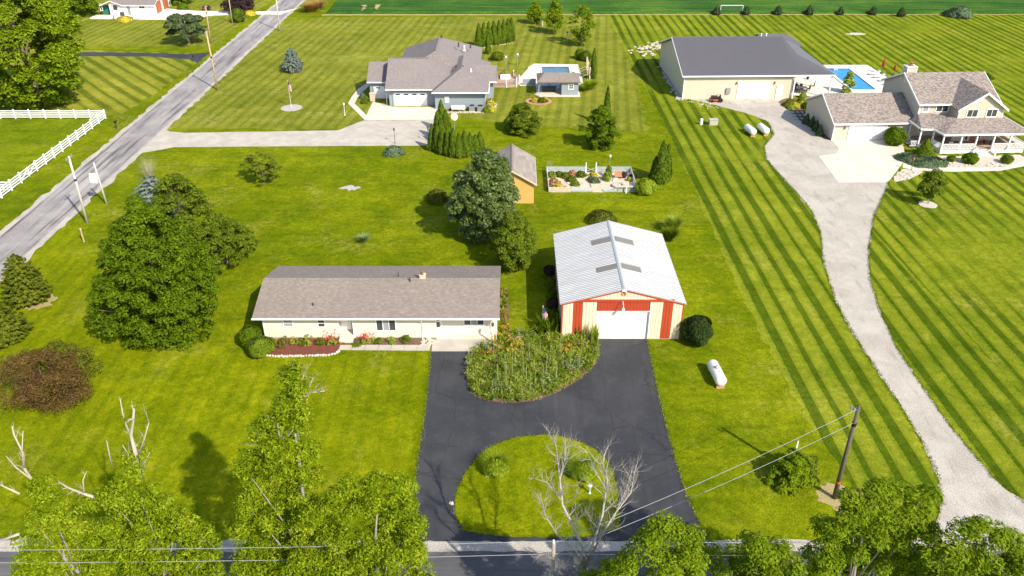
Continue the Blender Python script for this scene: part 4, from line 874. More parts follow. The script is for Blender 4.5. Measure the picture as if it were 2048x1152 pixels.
def white_house():
    a = G(222, 30); y = a[1]; xl = a[0]; xr = G(311,30)[0]; r = thing('white_house', 'white house with two rust red garage doors at the top left', 'house', (xl+5, y+4, 0))
    ze = top_h(G(222,30), 9)-.1; xg = PY(270, 5, y)[0]; d = 10.5
    # left gabled part facing the camera, right part with its ridge along x
    gx1 = PY(243,28,y)[0]; sl = .42
    MB().box(xl, xr, y, y+d, 0, ze).build('wall', M['siding_white'], r)
    zr = ze + sl*d/2
    roof_obj(gable_x(xl+2, xr+.5, y-.5, y+d+.5, ze+.05, zr, .18), M['shingle_grey_x'], M['white'], r)
    xm = (xl+gx1)/2-.4; hw = gx1-xm+.9; MB().ex_y([(xl,ze-.05),(gx1+.6,ze-.05),(xm,ze+sl*hw-.3)], y-.02, y+.5).build('gable_wall', M['siding_white'], r)
    roof_obj(gable_y(xm-hw-.3, xm+hw, y-.6, y+d, ze+.02, ze+sl*hw, .2), M['white'], M['shingle_grey_y'], r)
    MB().ex_x([(y-.02,ze-.1),(y+d/2,zr-.25),(y+d,ze-.1)][::-1], xr-.3, xr).build('gable_wall', M['siding_white'], r)
    MB().box(gx1+1,xr+.5,y-.62,y-.5,ze-.15,ze+.05).build('gutter', M['white'], r)
    for k in range(2): MB().box(xr+.005,xr+.06,y+1.2+k*4.4,y+4.4+k*4.4,.05,2.7).build('garage_door', M['terracotta'], r)
    MB().box(xr+.0,xr+.03,y+.02,y+d-.02,.0,.06).build('foundation', M['concrete_grey'], r)
    window(r, PY(202,24,y)[0], PY(207,24,y)[0], 1.0, 2.6, y, 1, .1); window(r, PY(227,24,y)[0], PY(238,24,y)[0], 1.0, 2.7, y, 1, .12); window(r, PY(279,20,y)[0], PY(291,20,y)[0], 1.4, 2.5, y, 2, .12); door(r, PY(256,24,y)[0], PY(262,24,y)[0], .05, 2.3, y, 'grey_metal')
    b = MB().lathe((PY(247,24,y)[0], y-.9, 0), [(.5,0),(.5,.8),(.42,.86)], 10); tag(b.build('condenser_unit', M['dark_metal']), 'dark air conditioner outside the white house', 'air conditioner')
    b = MB().box(xl-2.4,xl-.9,y+1,y+2.6,0,1.7); b.box(xl-2.45,xl-.85,y+.95,y+2.65,1.7,1.85); tag(b.build('refuse_bin', plain('teal_bin', (.02,.16,.16), .5)), 'teal bin left of the white house', 'bin')
white_house()

# ------------------------------------------------------------------ vegetation
def unit(a): return a / np.maximum(np.linalg.norm(a, axis=1, keepdims=True), 1e-6)
def leaf_quads(P, N, size, rng, aspect=.55, tan=None, var=.45):
    n = len(P); N = unit(N)
    t = rng.normal(size=(n,3)) if tan is None else tan + rng.normal(size=(n,3))*.35
    t = unit(t - (t*N).sum(1, keepdims=True)*N); b = np.cross(N, t)
    s = (size*(1-var+2*var*rng.random((n,1))))
    V = np.stack([P+t*s, P+b*s*aspect+N*s*.12, P-t*s, P-b*s*aspect+N*s*.12], 1).reshape(-1,3)
    return V, np.arange(4*n).reshape(-1,4)
def rand_dirs(n, rng): return unit(rng.normal(size=(n,3)))
PROF = {
 'round': lambda t: math.sqrt(max(0, 1-(2*t-1)**2)),
 'egg': lambda t: max(0, math.sin(math.pi*min(1, t*.86+.14)))**.75,
 'dome': lambda t: math.sqrt(max(0, 1-t**2.2))*(.80+.2*min(1,t*6)),
 'taper': lambda t: max(0, math.sin(math.pi*min(1, t*.72+.28)))**.8,
 'cone': lambda t: (1-t)**.75*(.75+.25*min(1,t*8)),
 'spire': lambda t: (1-t)**.62*(.55+.45*min(1,t*5)),
 'vase': lambda t: (.35+.65*min(1,t*1.6))*math.sqrt(max(0,1-max(0,(t-.55)/.45)**2)),
}
def clumps(base, z0, z1, R, prof, nc, cr, rng, lump=.16, ph=None, lean=(0,0), inner=.5):
    C = []; ph = rng.random(4)*6.28 if ph is None else ph; f = PROF[prof]
    while len(C) < nc:
        t = rng.random()
        if rng.random() > f(t)*.9+.1: continue
        a = rng.random()*6.283; k = 1 + lump*math.sin(2*a+ph[0]) + lump*.8*math.sin(3*a+ph[1]+4*t) + lump*.7*math.sin(5*a+ph[2]-6*t)
        rr = max(.0, R*f(t)*k - cr*.5) * (inner+(1-inner)*math.sqrt(rng.random()))
        C.append((base[0]+lean[0]*t+rr*math.cos(a), base[1]+lean[1]*t+rr*math.sin(a), z0+(z1-z0)*t-cr*.35, t))
    return C
def crown_mesh(C, cr, n_leaf, leaf_s, mat, rng, off, flat=.75, up=.55, var=.3, aspect=.55, name='crown'):
    Cn = np.array([c[:3] for c in C]); rad = cr*(1-var+2*var*rng.random(len(C)))
    idx = rng.choice(len(C), n_leaf, p=rad**2/np.sum(rad**2))
    d = rand_dirs(n_leaf, rng); d[:,2] = np.where(d[:,2] < -.35, -d[:,2], d[:,2])
    rr = rad[idx][:,None]*(.62+.45*rng.random((n_leaf,1))**.6)
    P = Cn[idx] + d*rr*np.array([1,1,flat]); P[:,2] = np.maximum(P[:,2], .15)
    N = d*.85 + np.array([0,0,up]) + rng.normal(size=(n_leaf,3))*.36
    V, Q = leaf_quads(P, N, leaf_s, rng, aspect); return np_mesh(name, V, Q, mat, off)
def limbs(base, h, r0, C, rng, n=16, trunk_top=.72, lean=(0,0), wob=.02, low=.2):
    b = MB(); k = 7; tp = []
    for i in range(k+1):
        t = i/k*trunk_top; tp.append((base[0]+lean[0]*t+rng.normal()*wob*h*(t > 0)*.5, base[1]+lean[1]*t+rng.normal()*wob*h*(t > 0)*.5, h*t-(.1 if i == 0 else 0)))
    b.tube(tp, [r0*(1.35 if i == 0 else (1-.8*i/k)) for i in range(k+1)], 7)
    if C:
        for i in rng.choice(len(C), min(n, len(C)), replace=False):
            c = C[i]; zt = min(max(h*low, c[2]*.62), h*trunk_top*.95); j = zt/(h*trunk_top)*k; a = tp[min(k, int(j))]
            m = ((a[0]*.45+c[0]*.55), (a[1]*.45+c[1]*.55), a[2]*.5+c[2]*.5+.02*h); rr = r0*.42*(1-.6*zt/h)
            b.tube([a, m, c[:3]], [rr, rr*.6, rr*.15], 5)
    return b
def tree(name, label, base, h, R, prof, z0=.15, nc=90, cr=1.0, nl=16000, ls=.16, mat='maple', seed=1, r0=.22, bark='bark', group=None, cat='tree', lean=(0,0), lump=.16, ntw=16, inner=.5, flat=.75, ttop=.72, aspect=.55, up=.55):
    rng = np.random.default_rng(seed); base = (base[0], base[1], 0)
    o = thing(name, label, cat, base, group); C = clumps(base, h*z0, h-.0, R, prof, nc, cr, rng, lump, None, lean, inner)
    limbs(base, h, r0, C, rng, ntw, ttop, lean).build('trunk', M[bark], o, smooth=True)
    link('crown', crown_mesh(C, cr, nl, ls, L[mat], rng, base, flat, up, aspect=aspect), o); return o
def pxh(bx, by, ty): g = GX(bx, by); return g, top_h(g, ty)

# -- broadleaf trees
b0 = GX(338, 664); MAPLE_H = top_h(b0, 398)
tree('maple_tree', 'large dense round maple left of the cream house', b0, MAPLE_H, 5.0, 'taper', .01, 760, .58, 90000, .115, 'maple', 11, .35, lump=.12, inner=.30, up=.45)
tree('tulip_tree', 'brighter pointed tree rising behind the big round maple', GX(385, 520), 10.3, 3.3, 'egg', .12, 160, .6, 22000, .12, 'mid', 12, .25)
tree('maple_tree', 'lower spreading tree on the right behind the big round maple', GX(455, 530), 5.4, 3.3, 'dome', .22, 120, .5, 16000, .11, 'mid', 13, .2)
tree('magnolia_tree', 'tall dark glossy tree in front of the yellow shed', GX(972, 470), 10.6, 4.2, 'egg', .05, 230, .72, 30000, .19, 'glossy', 14, .3, inner=.6, lump=.18, aspect=.45)
tree('pear_tree', 'olive green tree at the rear left corner of the pole barn', GX(1028, 535), 6.9, 2.7, 'egg', .04, 170, .5, 20000, .11, 'mid', 15, .18, lump=.12)
tree('maple_tree', 'huge bright tree behind the white rail fence', GX(75, 205), 22.5, 10.6, 'egg', .04, 420, 1.3, 60000, .25, 'bright', 16, .6, lump=.14, inner=.55)
g, h = pxh(378, 88, 24)
tree('pine_tree', 'flat topped pine with bare trunk near the county road', g, h, 4.4, 'dome', .38, 60, 1.0, 9000, .26, 'pine', 17, .28, bark='bark_birch', flat=.5, ntw=24)
g, h = pxh(528, 366, 300)
tree('hawthorn_tree', 'small airy dark tree alone on the lawn below the concrete drive', g, h, 2.3, 'dome', .25, 70, .4, 5500, .11, 'spruce', 18, .1, flat=.55, lump=.25)
tree('maple_tree', 'small round tree in the lawn beyond the yellow shed', GX(1046, 266), 4.6, 2.7, 'dome', .06, 130, .5, 12000, .13, 'mid', 19, .2)
tree('maple_tree', 'dark oval tree with a spire arborvitae behind it', GX(1200, 296), 6.2, 2.4, 'egg', .05, 120, .52, 11000, .14, 'maple', 20, .16)
for i, (bx, by, ty, R, lab) in enumerate(((1071,48,3,2.2,'leftmost and smallest of three airy birches by the field'),(1108,67,0,3.0,'middle one of three airy birches by the field'),(1163,92,4,3.3,'rightmost of three airy birches, nearest the fenced pool'))):
    g, h = pxh(bx, by, ty); tree('birch_tree', lab, g, h, R*.68, 'egg', .10, 90, .55, 5600, .17, 'bright', 30+i, .12, 'bark_birch', 'birches by the field', lump=.25)
g, h = pxh(1856, 407, 342); tree('young_tree', 'young tree in a pale stone ring below the tan house', g, h, 1.75, 'egg', .32, 30, .55, 2600, .16, 'mid', 41, .07, 'bark_grey')
# trees and shrubs at the top left behind and beside the white house
tree('dark_tree', 'purple leaved tree beside the white house drive', GX(480, 24), 5.2, 3.6, 'dome', .1, 40, 1.0, 4000, .28, 'purple', 42, .2)
tree('background_tree', 'dark green tree at the left end of the white house', GX(165, 32), 7.5, 4.2, 'dome', .05, 50, 1.2, 5000, .3, 'maple', 43, .2)
tree('background_tree', 'green tree at the top edge right of the white house', GX(340, 8), 5.0, 5.0, 'dome', .05, 40, 1.3, 4000, .32, 'maple', 44, .2)
tree('background_tree', 'green tree behind the roof of the white house', (G(240,0)[0], 246), 9, 6.5, 'dome', .05, 50, 1.6, 5000, .36, 'maple', 45, .2)

# -- street trees along the front road, standing below the frame
def street(name, label, Y, lobes, mat='oak', seed=1, dens=1150, ls=.088, skirt=(5.0, 8.5, 1.6, 9), fan=1.0):
    """lobes = (px, py, radius px) of the crown's masses, taken in the upright plane through the trunk"""
    rng = np.random.default_rng(seed); C = []; w_ = []; mx = 0
    pts = []
    for a, c, r in lobes:
        p = RP(a, c, (0,Y,0), (0,1,0)); dep = p.y*_c-(p.z-CAM_H)*_s; R = r*dep/FPX; pts.append((p.x, p.y, p.z, R))
    base = (sum(p[0] for p in pts)/len(pts), Y, 0); zmin = min(p[2] for p in pts); zmax = max(p[2]+p[3] for p in pts)
    allp = []
    for x, y, z, R in pts:
        dy = rng.uniform(-.5,.5)*R; allp.append((x, y+dy, z, R))
        if z < zmax-3: allp.append((x+rng.normal()*.3*R, y+rng.uniform(.8,1.6)*R, z-rng.uniform(1.2,2.2)*R, R*.8))
    z0, z1, R, n = skirt
    for k in range(n):
        a = rng.random()*6.283; q = rng.uniform(.4,1.0)*2.2*fan; allp.append((base[0]+math.cos(a)*q*1.4, base[1]+math.sin(a)*q, rng.uniform(z0,min(z1,zmin+.5)), R))
    for x, y, z, R in allp:
        k = int(5+9*R*R)
        d = rand_dirs(k, rng)*np.cbrt(rng.random((k,1)))*R*.82
        for q in d: C.append((x+q[0], y+q[1], z+q[2]*.9, 0)); w_.append(R)
    cr = .42; nl = int(sum(R*R for *_, R in allp)*dens*.95)
    o = thing(name, label, 'tree', base)
    limbs(base, zmax*.95, .22, C, rng, 12, .85, (pts[0][0]-base[0], 0), low=.3).build('trunk', M['bark_grey'], o, smooth=True)
    link('crown', crown_mesh(C, cr, nl, ls, L[mat], rng, base, .85, .6, .45, .40), o)
    return o, base
def twig(b, p, d, ln, r, depth, rng, spread=.55, upb=.15):
    pts = [Vector(p)]; d = Vector(d).normalized(); n = 4
    for i in range(n):
        d = (d + Vector(rng.normal(size=3))*.16 + Vector((0,0,upb*.35))).normalized(); pts.append(pts[-1] + d*ln/n)
    b.tube(pts, [r*(1-.6*i/n) for i in range(n+1)], 5 if r > .03 else 4)
    if depth > 0:
        for i in range(1, n+1):
            for _ in range(1 if i < n else 2):
                if rng.random() < .85:
                    nd = (d + Vector(rng.normal(size=3))*spread + Vector((0,0,upb))).normalized(); twig(b, pts[i], nd, ln*rng.uniform(.45,.75), r*.5*(1-.1*i), depth-1, rng, spread, upb)
t1, bs = street('oak_tree', 'street tree at bottom left with bleached dead top branches', 30.4, [(268,915,20),(262,945,30),(290,975,36),(235,985,38),(255,1020,45),(325,1015,34),(215,1050,40),(290,1055,46),(355,1060,38),(250,1095,48),(335,1100,48),(395,1108,30),(200,1115,38),(300,1130,50)], 'oak', 51)
rng = np.random.default_rng(510); b = MB(); Y1 = 30.4; V1 = lambda a, c, dy=0.0: RP(a, c, (0,Y1+dy,0), (0,1,0))
def stub(b, pts, r, n=2, ln=.7):
    pts = [Vector(p) for p in pts]; b.tube(pts, [r*(1-.6*i/(len(pts)-1)) for i in range(len(pts))], 6)
    for i in range(1, len(pts)):
        for _ in range(n):
            t = rng.random(); q = pts[i-1].lerp(pts[i], t); twig(b, q, (pts[i]-pts[i-1]).normalized()*.6+Vector(rng.normal(size=3))*.55+Vector((0,0,.25)), ln*rng.uniform(.4,1.0), r*.28, 1, rng, .5, .2)
for _p, _r, _n, _l in (([(285,960),(272,910),(262,870),(266,845),(268,817)],.15,2,.6),([(262,872),(252,850),(246,830),(240,797)],.07,1,.5),([(275,915),(288,880),(298,845)],.07,3,.8),([(225,935),(218,905),(213,880)],.06,1,.5),([(280,940),(300,905)],.05,3,.7),([(270,930),(245,890)],.05,3,.7)):
    b = MB(); stub(b, [V1(*q) for q in _p], _r*.78, _n, _l); b.build('dead_branch', M['bark_dead'], t1, smooth=True)
t1b, bs = street('oak_tree', 'low leafy street tree at the left edge with bare pale limbs', 30.0, [(78,975,28),(90,1010,38),(112,1040,30),(75,1050,26),(150,1055,22),(110,1085,32),(172,1012,20),(85,1110,24),(130,1125,28)], 'oak', 52)
b = MB(); Y1 = 30.0
for path, r, n in (([(62,958),(48,935),(46,905),(28,870),(24,852)],.085,1),([(48,935),(44,900),(46,862)],.05,1),([(58,955),(32,935),(12,912)],.05,2),([(40,988),(12,975),(-20,960)],.06,1),([(190,995),(160,985),(135,975),(116,962)],.085,2),([(168,985),(166,960),(172,945)],.045,2),([(38,1068),(10,1078),(-15,1080)],.08,1)): b = MB(); stub(b, [V1(a, c, .2*k) for k, (a, c) in enumerate(path)], r, n, .5); b.build('dead_branch', M['bark_dead'], t1b, smooth=True)
t2, bs = street('oak_tree', 'tallest street tree with a narrow bare topped crown', 31.0, [(590,742,10),(578,760,12),(598,772,14),(585,800,20),(560,815,16),(600,830,20),(575,850,26),(540,845,20),(512,862,18),(545,885,28),(590,890,28),(615,905,18),(500,900,20),(530,930,34),(580,940,34),(485,940,24),(612,950,22),(510,985,38),(565,990,38),(600,1000,28),(487,1010,26),(540,1035,40),(590,1050,30),(482,1055,24),(515,1090,38),(570,1105,40)], 'oak', 53, 1150)
b = MB(); Y1 = 31.0
for path, r, n in (([(590,800),(588,770),(582,735)],.05,3),([(594,780),(606,755),(612,735)],.04,3),([(604,800),(622,785),(650,782)],.045,4),([(608,800),(620,770),(628,752)],.035,3),([(560,880),(555,850),(545,838)],.05,3),([(520,900),(512,870),(520,850)],.045,3),([(570,880),(590,855)],.05,3)): b = MB(); stub(b, [V1(a, c) for a, c in path], r, n, .7); b.build('dead_branch', M['bark_dead'], t2, smooth=True)
street('oak_tree', 'broad leafy street tree left of the driveway mouth', 29.6, [(752,962,16),(790,962,18),(815,975,18),(700,975,20),(670,992,22),(745,992,30),(800,1010,32),(640,1015,28),(700,1025,38),(760,1045,42),(825,1045,22),(615,1055,36),(670,1070,44),(735,1090,50),(800,1090,40),(610,1105,40),(670,1125,46),(760,1135,46),(830,1100,18)], 'oak', 54)
street('maple_tree', 'bright leafy street tree at the driveway mouth beside the dead tree', 26.5, [(1325,1058,22),(1295,1072,24),(1355,1070,24),(1385,1085,18),(1310,1100,36),(1365,1110,34),(1265,1118,24),(1245,1138,24),(1330,1140,42),(1395,1140,18)], 'bright', 56, fan=1.5, skirt=(4.0,7.5,2.0,12))
street('maple_tree', 'small bright street tree between two others right of the driveway', 27.0, [(1512,1090,16),(1530,1105,20),(1565,1112,20),(1585,1132,22),(1545,1138,28)], 'bright', 57, fan=1.6, skirt=(4.0,7.5,1.9,10))
street('maple_tree', 'wide feathery street tree in front of the gravel drive', 27.2, [(1752,975,12),(1785,985,18),(1695,992,16),(1720,1005,20),(1822,985,20),(1855,985,14),(1760,1020,28),(1810,1025,30),(1700,1035,26),(1848,1025,22),(1665,1060,24),(1735,1060,36),(1790,1075,38),(1845,1070,26),(1650,1100,28),(1700,1105,38),(1765,1125,44),(1830,1115,34),(1640,1135,26)], 'bright', 58, 1200, fan=1.3, skirt=(5.0,9,1.9,10))
street('maple_tree', 'round bright street tree in the bottom right corner', 25.6, [(1962,1056,18),(1935,1072,22),(1990,1068,24),(2020,1080,26),(1900,1092,26),(1955,1100,36),(2015,1115,36),(1870,1115,24),(1900,1135,34),(1975,1140,40),(2040,1120,24)], 'bright', 59, fan=1.4, skirt=(5.0,9,2.1,10))
street('maple_tree', 'street tree below the picture that shades the driveway mouth', 23.6, [(1090,1215,40),(1030,1260,50),(1160,1260,45),(1090,1290,50)], 'bright', 61, 300, .14, fan=1.5, skirt=(4.0,8,2.2,10))

# dead tree at the driveway mouth
def dead_tree():
    p = G(1175, 1060, 9.0); base = (p[0], p[1]-.4, 0); o = thing('dead_tree', 'leafless dead tree with pale twigs at the driveway mouth', 'tree', base)
    rng = np.random.default_rng(77); b = MB(); b.tube([(base[0],base[1],-.1),(base[0]+.1,base[1],3),(base[0]-.05,base[1]+.1,6.2)], [.3,.24,.2], 8); b.build('trunk', M['bark_ash'], o, smooth=True)
    b = MB(); top = (base[0]-.05, base[1]+.1, 6.1)
    def br(path, r, n, ln, depth=2):
        n = n+3; r *= .8
        pts = [Vector(q) for q in path]; b.tube(pts, [r*(1-.75*i/(len(pts)-1)) for i in range(len(pts))], 6)
        for i in range(1, len(pts)):
            for _ in range(n):
                t = rng.random(); q = pts[i-1]*(1-t)+pts[i]*t; dd = (pts[i]-pts[i-1]).normalized()
                twig(b, q, dd*.5+Vector(rng.normal(size=3))*.6+Vector((0,0,.35)), ln*rng.uniform(.6,1.2), max(.017, r*.28), depth, rng, .45, .26)
    br([top, G(1165,1090,8.2), G(1125,1010,10.0), G(1118,940,11.0), G(1112,890,11.8)], .13, 3, 1.15)
    br([top, G(1185,1090,8.2), G(1205,1030,9.6), G(1215,960,10.8), G(1200,915,11.4)], .12, 3, 1.1)
    br([top, G(1198,1080,8.2), G(1228,1030,9.4), G(1262,985,10.4), G(1272,930,11.2)], .08, 3, .8)
    br([top, G(1155,1105,7.7), G(1115,1070,8.6), G(1090,1030,9.4), G(1080,985,10.2)], .08, 3, .8)
    br([G(1122,1000,10.2), G(1095,965,11.0), G(1062,955,11.4)], .045, 3, .7)
    br([G(1120,960,10.7), G(1130,915,11.5), G(1132,880,12.0)], .04, 3, .7); br([G(1212,980,10.5), G(1190,940,11.2), G(1172,900,11.8)], .04, 3, .7)
    br([G(1225,1040,9.2), G(1250,985,10.3), G(1268,930,11.2)], .05, 3, .8)
    br([top, G(1140,1130,7.4), G(1110,1120,7.8), G(1085,1105,8.3)], .06, 3, .8)
    b.build('branches', M['bark_ash'], o, smooth=True)
dead_tree()

# -- conifers
def spruce(name, label, base, h, R, mat, seed, tiers=16, ls=.11, dens=1.0, group=None, skirt=.06, bark='bark'):
    rng = np.random.default_rng(seed); o = thing(name, label, 'tree', (*base, 0), group); P = []; N = []; T = []
    MB().tube([(*base,-.1),(base[0],base[1],h*.5),(base[0],base[1],h*.97)], [h*.022,h*.014,.02], 6).build('trunk', M[bark], o)
    for i in range(tiers):
        t = i/(tiers-1); z = h*(skirt+(1-skirt)*t); r = R*((1-t)**.55)*min(1,.78+t*1.6)*(.9+.2*rng.random())+.06; nb = max(5, int(6+11*(1-t)))
        for j in range(nb):
            a = 6.283*(j+rng.random()*.7)/nb+i*1.1; rr = r*(.8+.35*rng.random()); n = int((10+46*rr/R)*dens)
            s = rng.random(n)**.7; lat = rng.normal(size=n)*.13*rr*(1.15-s); zz = z - .10*rr*s + .22*rr*s**3 - np.abs(lat)*.25 + rng.normal(size=n)*.03*h/tiers
            ca, sa = math.cos(a), math.sin(a); P.append(np.stack([base[0]+ca*s*rr-sa*lat, base[1]+sa*s*rr+ca*lat, np.maximum(zz,.05)],1))
            N.append(np.tile([ca*.45,sa*.45,.8],(n,1))+rng.normal(size=(n,3))*.35); T.append(np.tile([ca,sa,-.1],(n,1)))
    P, N, T = map(np.vstack, (P, N, T)); V, Q = leaf_quads(P, N, ls, rng, .32, T); link('crown', np_mesh('crown', V, Q, L[mat], (*base,0)), o); return o
g, h = pxh(60, 602, 512); spruce('spruce_tree', 'dense green spruce by the county road, the farther of two', g, h*1.02, 2.45, 'spruce', 61, 20, .17, 2.2)
g, h = pxh(8, 680, 606); spruce('spruce_tree', 'green spruce cut by the left edge of the view', g, h*1.05, 2.5, 'spruce', 62, 18, .17, 2.2)
g, h = pxh(587, 143, 96); spruce('blue_spruce', 'small silvery blue spruce alone on the back lawn', g, h, 2.1, 'blue', 63, 15, .22, 1.2)
g, h = pxh(318, 440, 352); spruce('blue_spruce', 'silvery blue spruce half hidden behind the round maple', g, h, 3.3, 'blue', 64, 14, .20, 1.6)
# row of little evergreens along the field
first = None
for i, x in enumerate((1433,1492,1555,1618,1680,1745,1801)):
    g, h = pxh(x, 29.5 if i < 6 else 33, 12 if i < 6 else 15); lab = 'little evergreen by the crop field, ' + ('leftmost of seven','second of seven from the left','third of seven from the left','middle one of seven','third of seven from the right','second of seven from the right','rightmost of seven')[i]
    if first is None: first = spruce('small_evergreen', lab, g, h, 1.0, 'pine', 65, 9, .22, .8, 'evergreens along the crop field')
    else: copy_tree(first, (g[0], g[1], 0), i*1.3, .9+.06*(i % 4), lab)

def column(name, label, base, h, r, mat='arbor', seed=1, n=2600, ls=.16, core='core', group=None, prof='spire', cat='tree', up=1.0):
    """dense clipped or columnar evergreen: leafy sprays over a dark inner body"""
    rng = np.random.default_rng(seed); o = thing(name, label, cat, (*base,0), group); f = PROF[prof]; b = MB()
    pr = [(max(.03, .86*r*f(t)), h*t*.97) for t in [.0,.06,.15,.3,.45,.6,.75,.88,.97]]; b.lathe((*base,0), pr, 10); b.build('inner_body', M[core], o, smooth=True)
    t = rng.random(n*3); w_ = np.array([f(x) for x in t]); t = t[rng.random(n*3) < w_*.85+.1][:n]; m = len(t); a = rng.random(m)*6.283
    lump = 1+.10*np.sin(3*a+seed)+.08*np.sin(5*a+7*t); rr = r*np.array([f(x) for x in t])*lump*(.84+.22*rng.random(m)); ca, sa = np.cos(a), np.sin(a)
    P = np.stack([base[0]+ca*rr, base[1]+sa*rr, np.maximum(.06, h*t*(.98+.05*rng.random(m)))],1); N = np.stack([ca,sa,np.full(m,.35)],1)+rng.normal(size=(m,3))*.35
    T = np.stack([ca*.25,sa*.25,np.full(m,up)],1); V, Q = leaf_quads(P, N, ls, rng, .45, T); link('foliage', np_mesh('foliage', V, Q, L[mat], (*base,0)), o); return o
# hedge of arborvitae by the concrete drive: two tall behind, a curved row in front
hp = [(866,300),(876,304),(886,308),(897,311),(908,314),(919,315),(930,314),(941,310),(951,306),(960,302)]; col0 = None
ordn = ('leftmost','second from the left','third from the left','fourth from the left','fifth from the left','fifth from the right','fourth from the right','third from the right','second from the right','rightmost')
for i, q in enumerate(hp):
    g = GX(*q); lab = 'arborvitae in the curved front hedge by the concrete drive, ' + ordn[i]
    if col0 is None: col0 = column('arborvitae', lab, g, 3.9, .88, seed=71, n=2400, group='curved arborvitae hedge')
    else: copy_tree(col0, (*g,0), i*.9, (1,1,1+.07*math.sin(i*2.1)-(.03*i if i > 6 else 0)), lab)
for i, (q, hh) in enumerate((((884,262),4.8),((877,279),4.4),((893,276),4.3),((884,290),4.2))): copy_tree(col0, (*GX(*q),0), 2+i, (1.12,1.12,hh/3.9), 'tall arborvitae behind the curved hedge, ' + ('farthest of four','left of the middle pair','right of the middle pair','nearest of four')[i])
hq = [(958,94),(968,93),(978,91),(988,89),(998,88),(1007,86),(1016,84),(1023,82)]
for i, q in enumerate(hq):
    copy_tree(col0, (*GX(*q),0), i*1.7, (1.15,1.15,1.22), 'arborvitae in the straight hedge behind the grey blue house, ' + ('leftmost','second from the left','third from the left','fourth from the left','fourth from the right','third from the right','second from the right','rightmost')[i])
for c_ in list(bpy.data.objects):
    if 'straight hedge' in c_.get('label', ''): c_['group'] = 'straight arborvitae hedge'
    if 'behind the curved hedge' in c_.get('label', ''): c_['group'] = 'tall arborvitae behind the hedge'
for q, hh, rr, lab in (((1320,366),5.9,1.25,'large arborvitae beside the fenced garden'),((1308,364),3.6,.8,'short arborvitae leaning on the large one by the garden'),((1331,362),5.2,.8,'slim arborvitae behind the large one by the garden'),((1212,250),6.2,.75,'spire arborvitae behind the dark oval tree'),((1201,268),4.4,.8,'shorter arborvitae just behind the dark oval tree'),((1186,158),5.6,.75,'dark arborvitae beside the pool pergola'),((976,108),4.2,.6,'narrow arborvitae at the rear of the grey blue house')):
    column('arborvitae', lab, GX(*q), hh, rr, seed=int(hh*10+q[0]), n=2200)

# -- shrubs
def shrub(label, base, r, h, mat='box', seed=1, n=2600, ls=.10, core='core', cat='shrub', name='shrub', prof='round', group=None): return column(name, label, base, h, r, mat, seed, n, ls, core, group, prof, cat, .2)
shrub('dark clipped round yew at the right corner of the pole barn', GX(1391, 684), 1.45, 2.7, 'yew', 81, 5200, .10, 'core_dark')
shrub('round clipped boxwood at the end of the red mulch bed', GX(523, 708), 1.2, 1.75, 'box', 82, 3600, .09)
shrub('darker upright shrub against the left end of the cream house', GX(503, 690), 1.0, 2.0, 'maple', 83, 2800, .10)
shrub('weeping round shrub at the corner of the fenced garden', GX(1291, 387), 1.3, 1.9, 'ornam', 84, 2600, .16)
shrub('large clipped globe beside the tan garage door', GX(1785, 289), 1.55, 2.6, 'maple', 85, 3200, .13)
shrub('cone shaped shrub before the porch corner', GX(1848, 311), 1.5, 2.5, 'box', 86, 2600, .13, prof='cone')
shrub('low round shrub before the porch steps', GX(1938, 326), 1.05, 1.4, 'maple', 87, 1500, .13)
shrub('small shrub in the stones left of the porch steps', GX(1902, 322), .6, .8, 'mid', 88, 600, .12)
shrub('small shrub in the stones right of the porch steps', GX(2012, 326), .8, 1.1, 'mid', 89, 800, .12)
for i, q in enumerate(((1832,322),(1848,328),(1866,325),(1818,318))): shrub('silvery spreading juniper before the tan house, ' + ('upper left mat','lowest mat','right mat','leftmost mat')[i], GX(*q), 1.9, .55, 'silver', 90+i, 1300, .17, prof='dome', group='silvery junipers')
shrub('loose dark bush left of the glossy tree', GX(874, 402), 1.4, 1.5, 'olive', 95, 1800, .12, prof='dome')
shrub('spiky clump beside the concrete drive', GX(788, 308), 1.5, 1.1, 'silver', 96, 1200, .16, prof='dome')
shrub('tangled low bush behind the pole barn', GX(1203, 442), 1.8, 1.2, 'olive', 97, 1600, .14, prof='dome')
shrub('big grassy shrub in the field edge at the far right', GX(1917, 33), 3.0, 2.2, 'silver', 100, 1200, .3, prof='dome')
tree('flowering_shrub', 'leafy bush with white stakes on the lawn near the dark pole', GX(1580, 962), 2.3, 1.7, 'dome', .05, 80, .38, 8500, .11, 'bright', 101, .06, cat='shrub', lump=.22)
tree('flowering_shrub', 'small dark bush joined to the staked bush', GX(1617, 945), 1.5, .9, 'dome', .05, 26, .35, 2600, .11, 'mid', 102, .04, cat='shrub')
tree('smoke_bush', 'wide bronze brown shrub at the left edge of the front lawn', GX(98, 806), 5.0, 3.5, 'round', .06, 150, .75, 30000, .085, 'brown', 103, .14, cat='shrub', lump=.22, inner=.3, up=.3, aspect=.28, ntw=60)
tree('smoke_bush', 'yellow green fringe of the bronze shrub', GX(140, 775), 4.2, 3.0, 'dome', .12, 60, .6, 9000, .085, 'olive', 104, .08, cat='shrub')
for q, r_, h_, lab in (((478,44),1.6,3.0,'clipped column shrub by the white house drive'),((500,30),1.6,1.0,'yellow flowering clump by the white house drive'),((250,42),1.8,1.0,'yellow clump in front of the white house'),((367,18),1.3,1.4,'small bush on the far lawn right of the white house')):
    shrub(lab, GX(*q), r_, h_, 'yellow' if 'yellow' in lab else 'arbor', int(q[0]), 900, .2, prof='dome' if h_ < 2 else 'round')
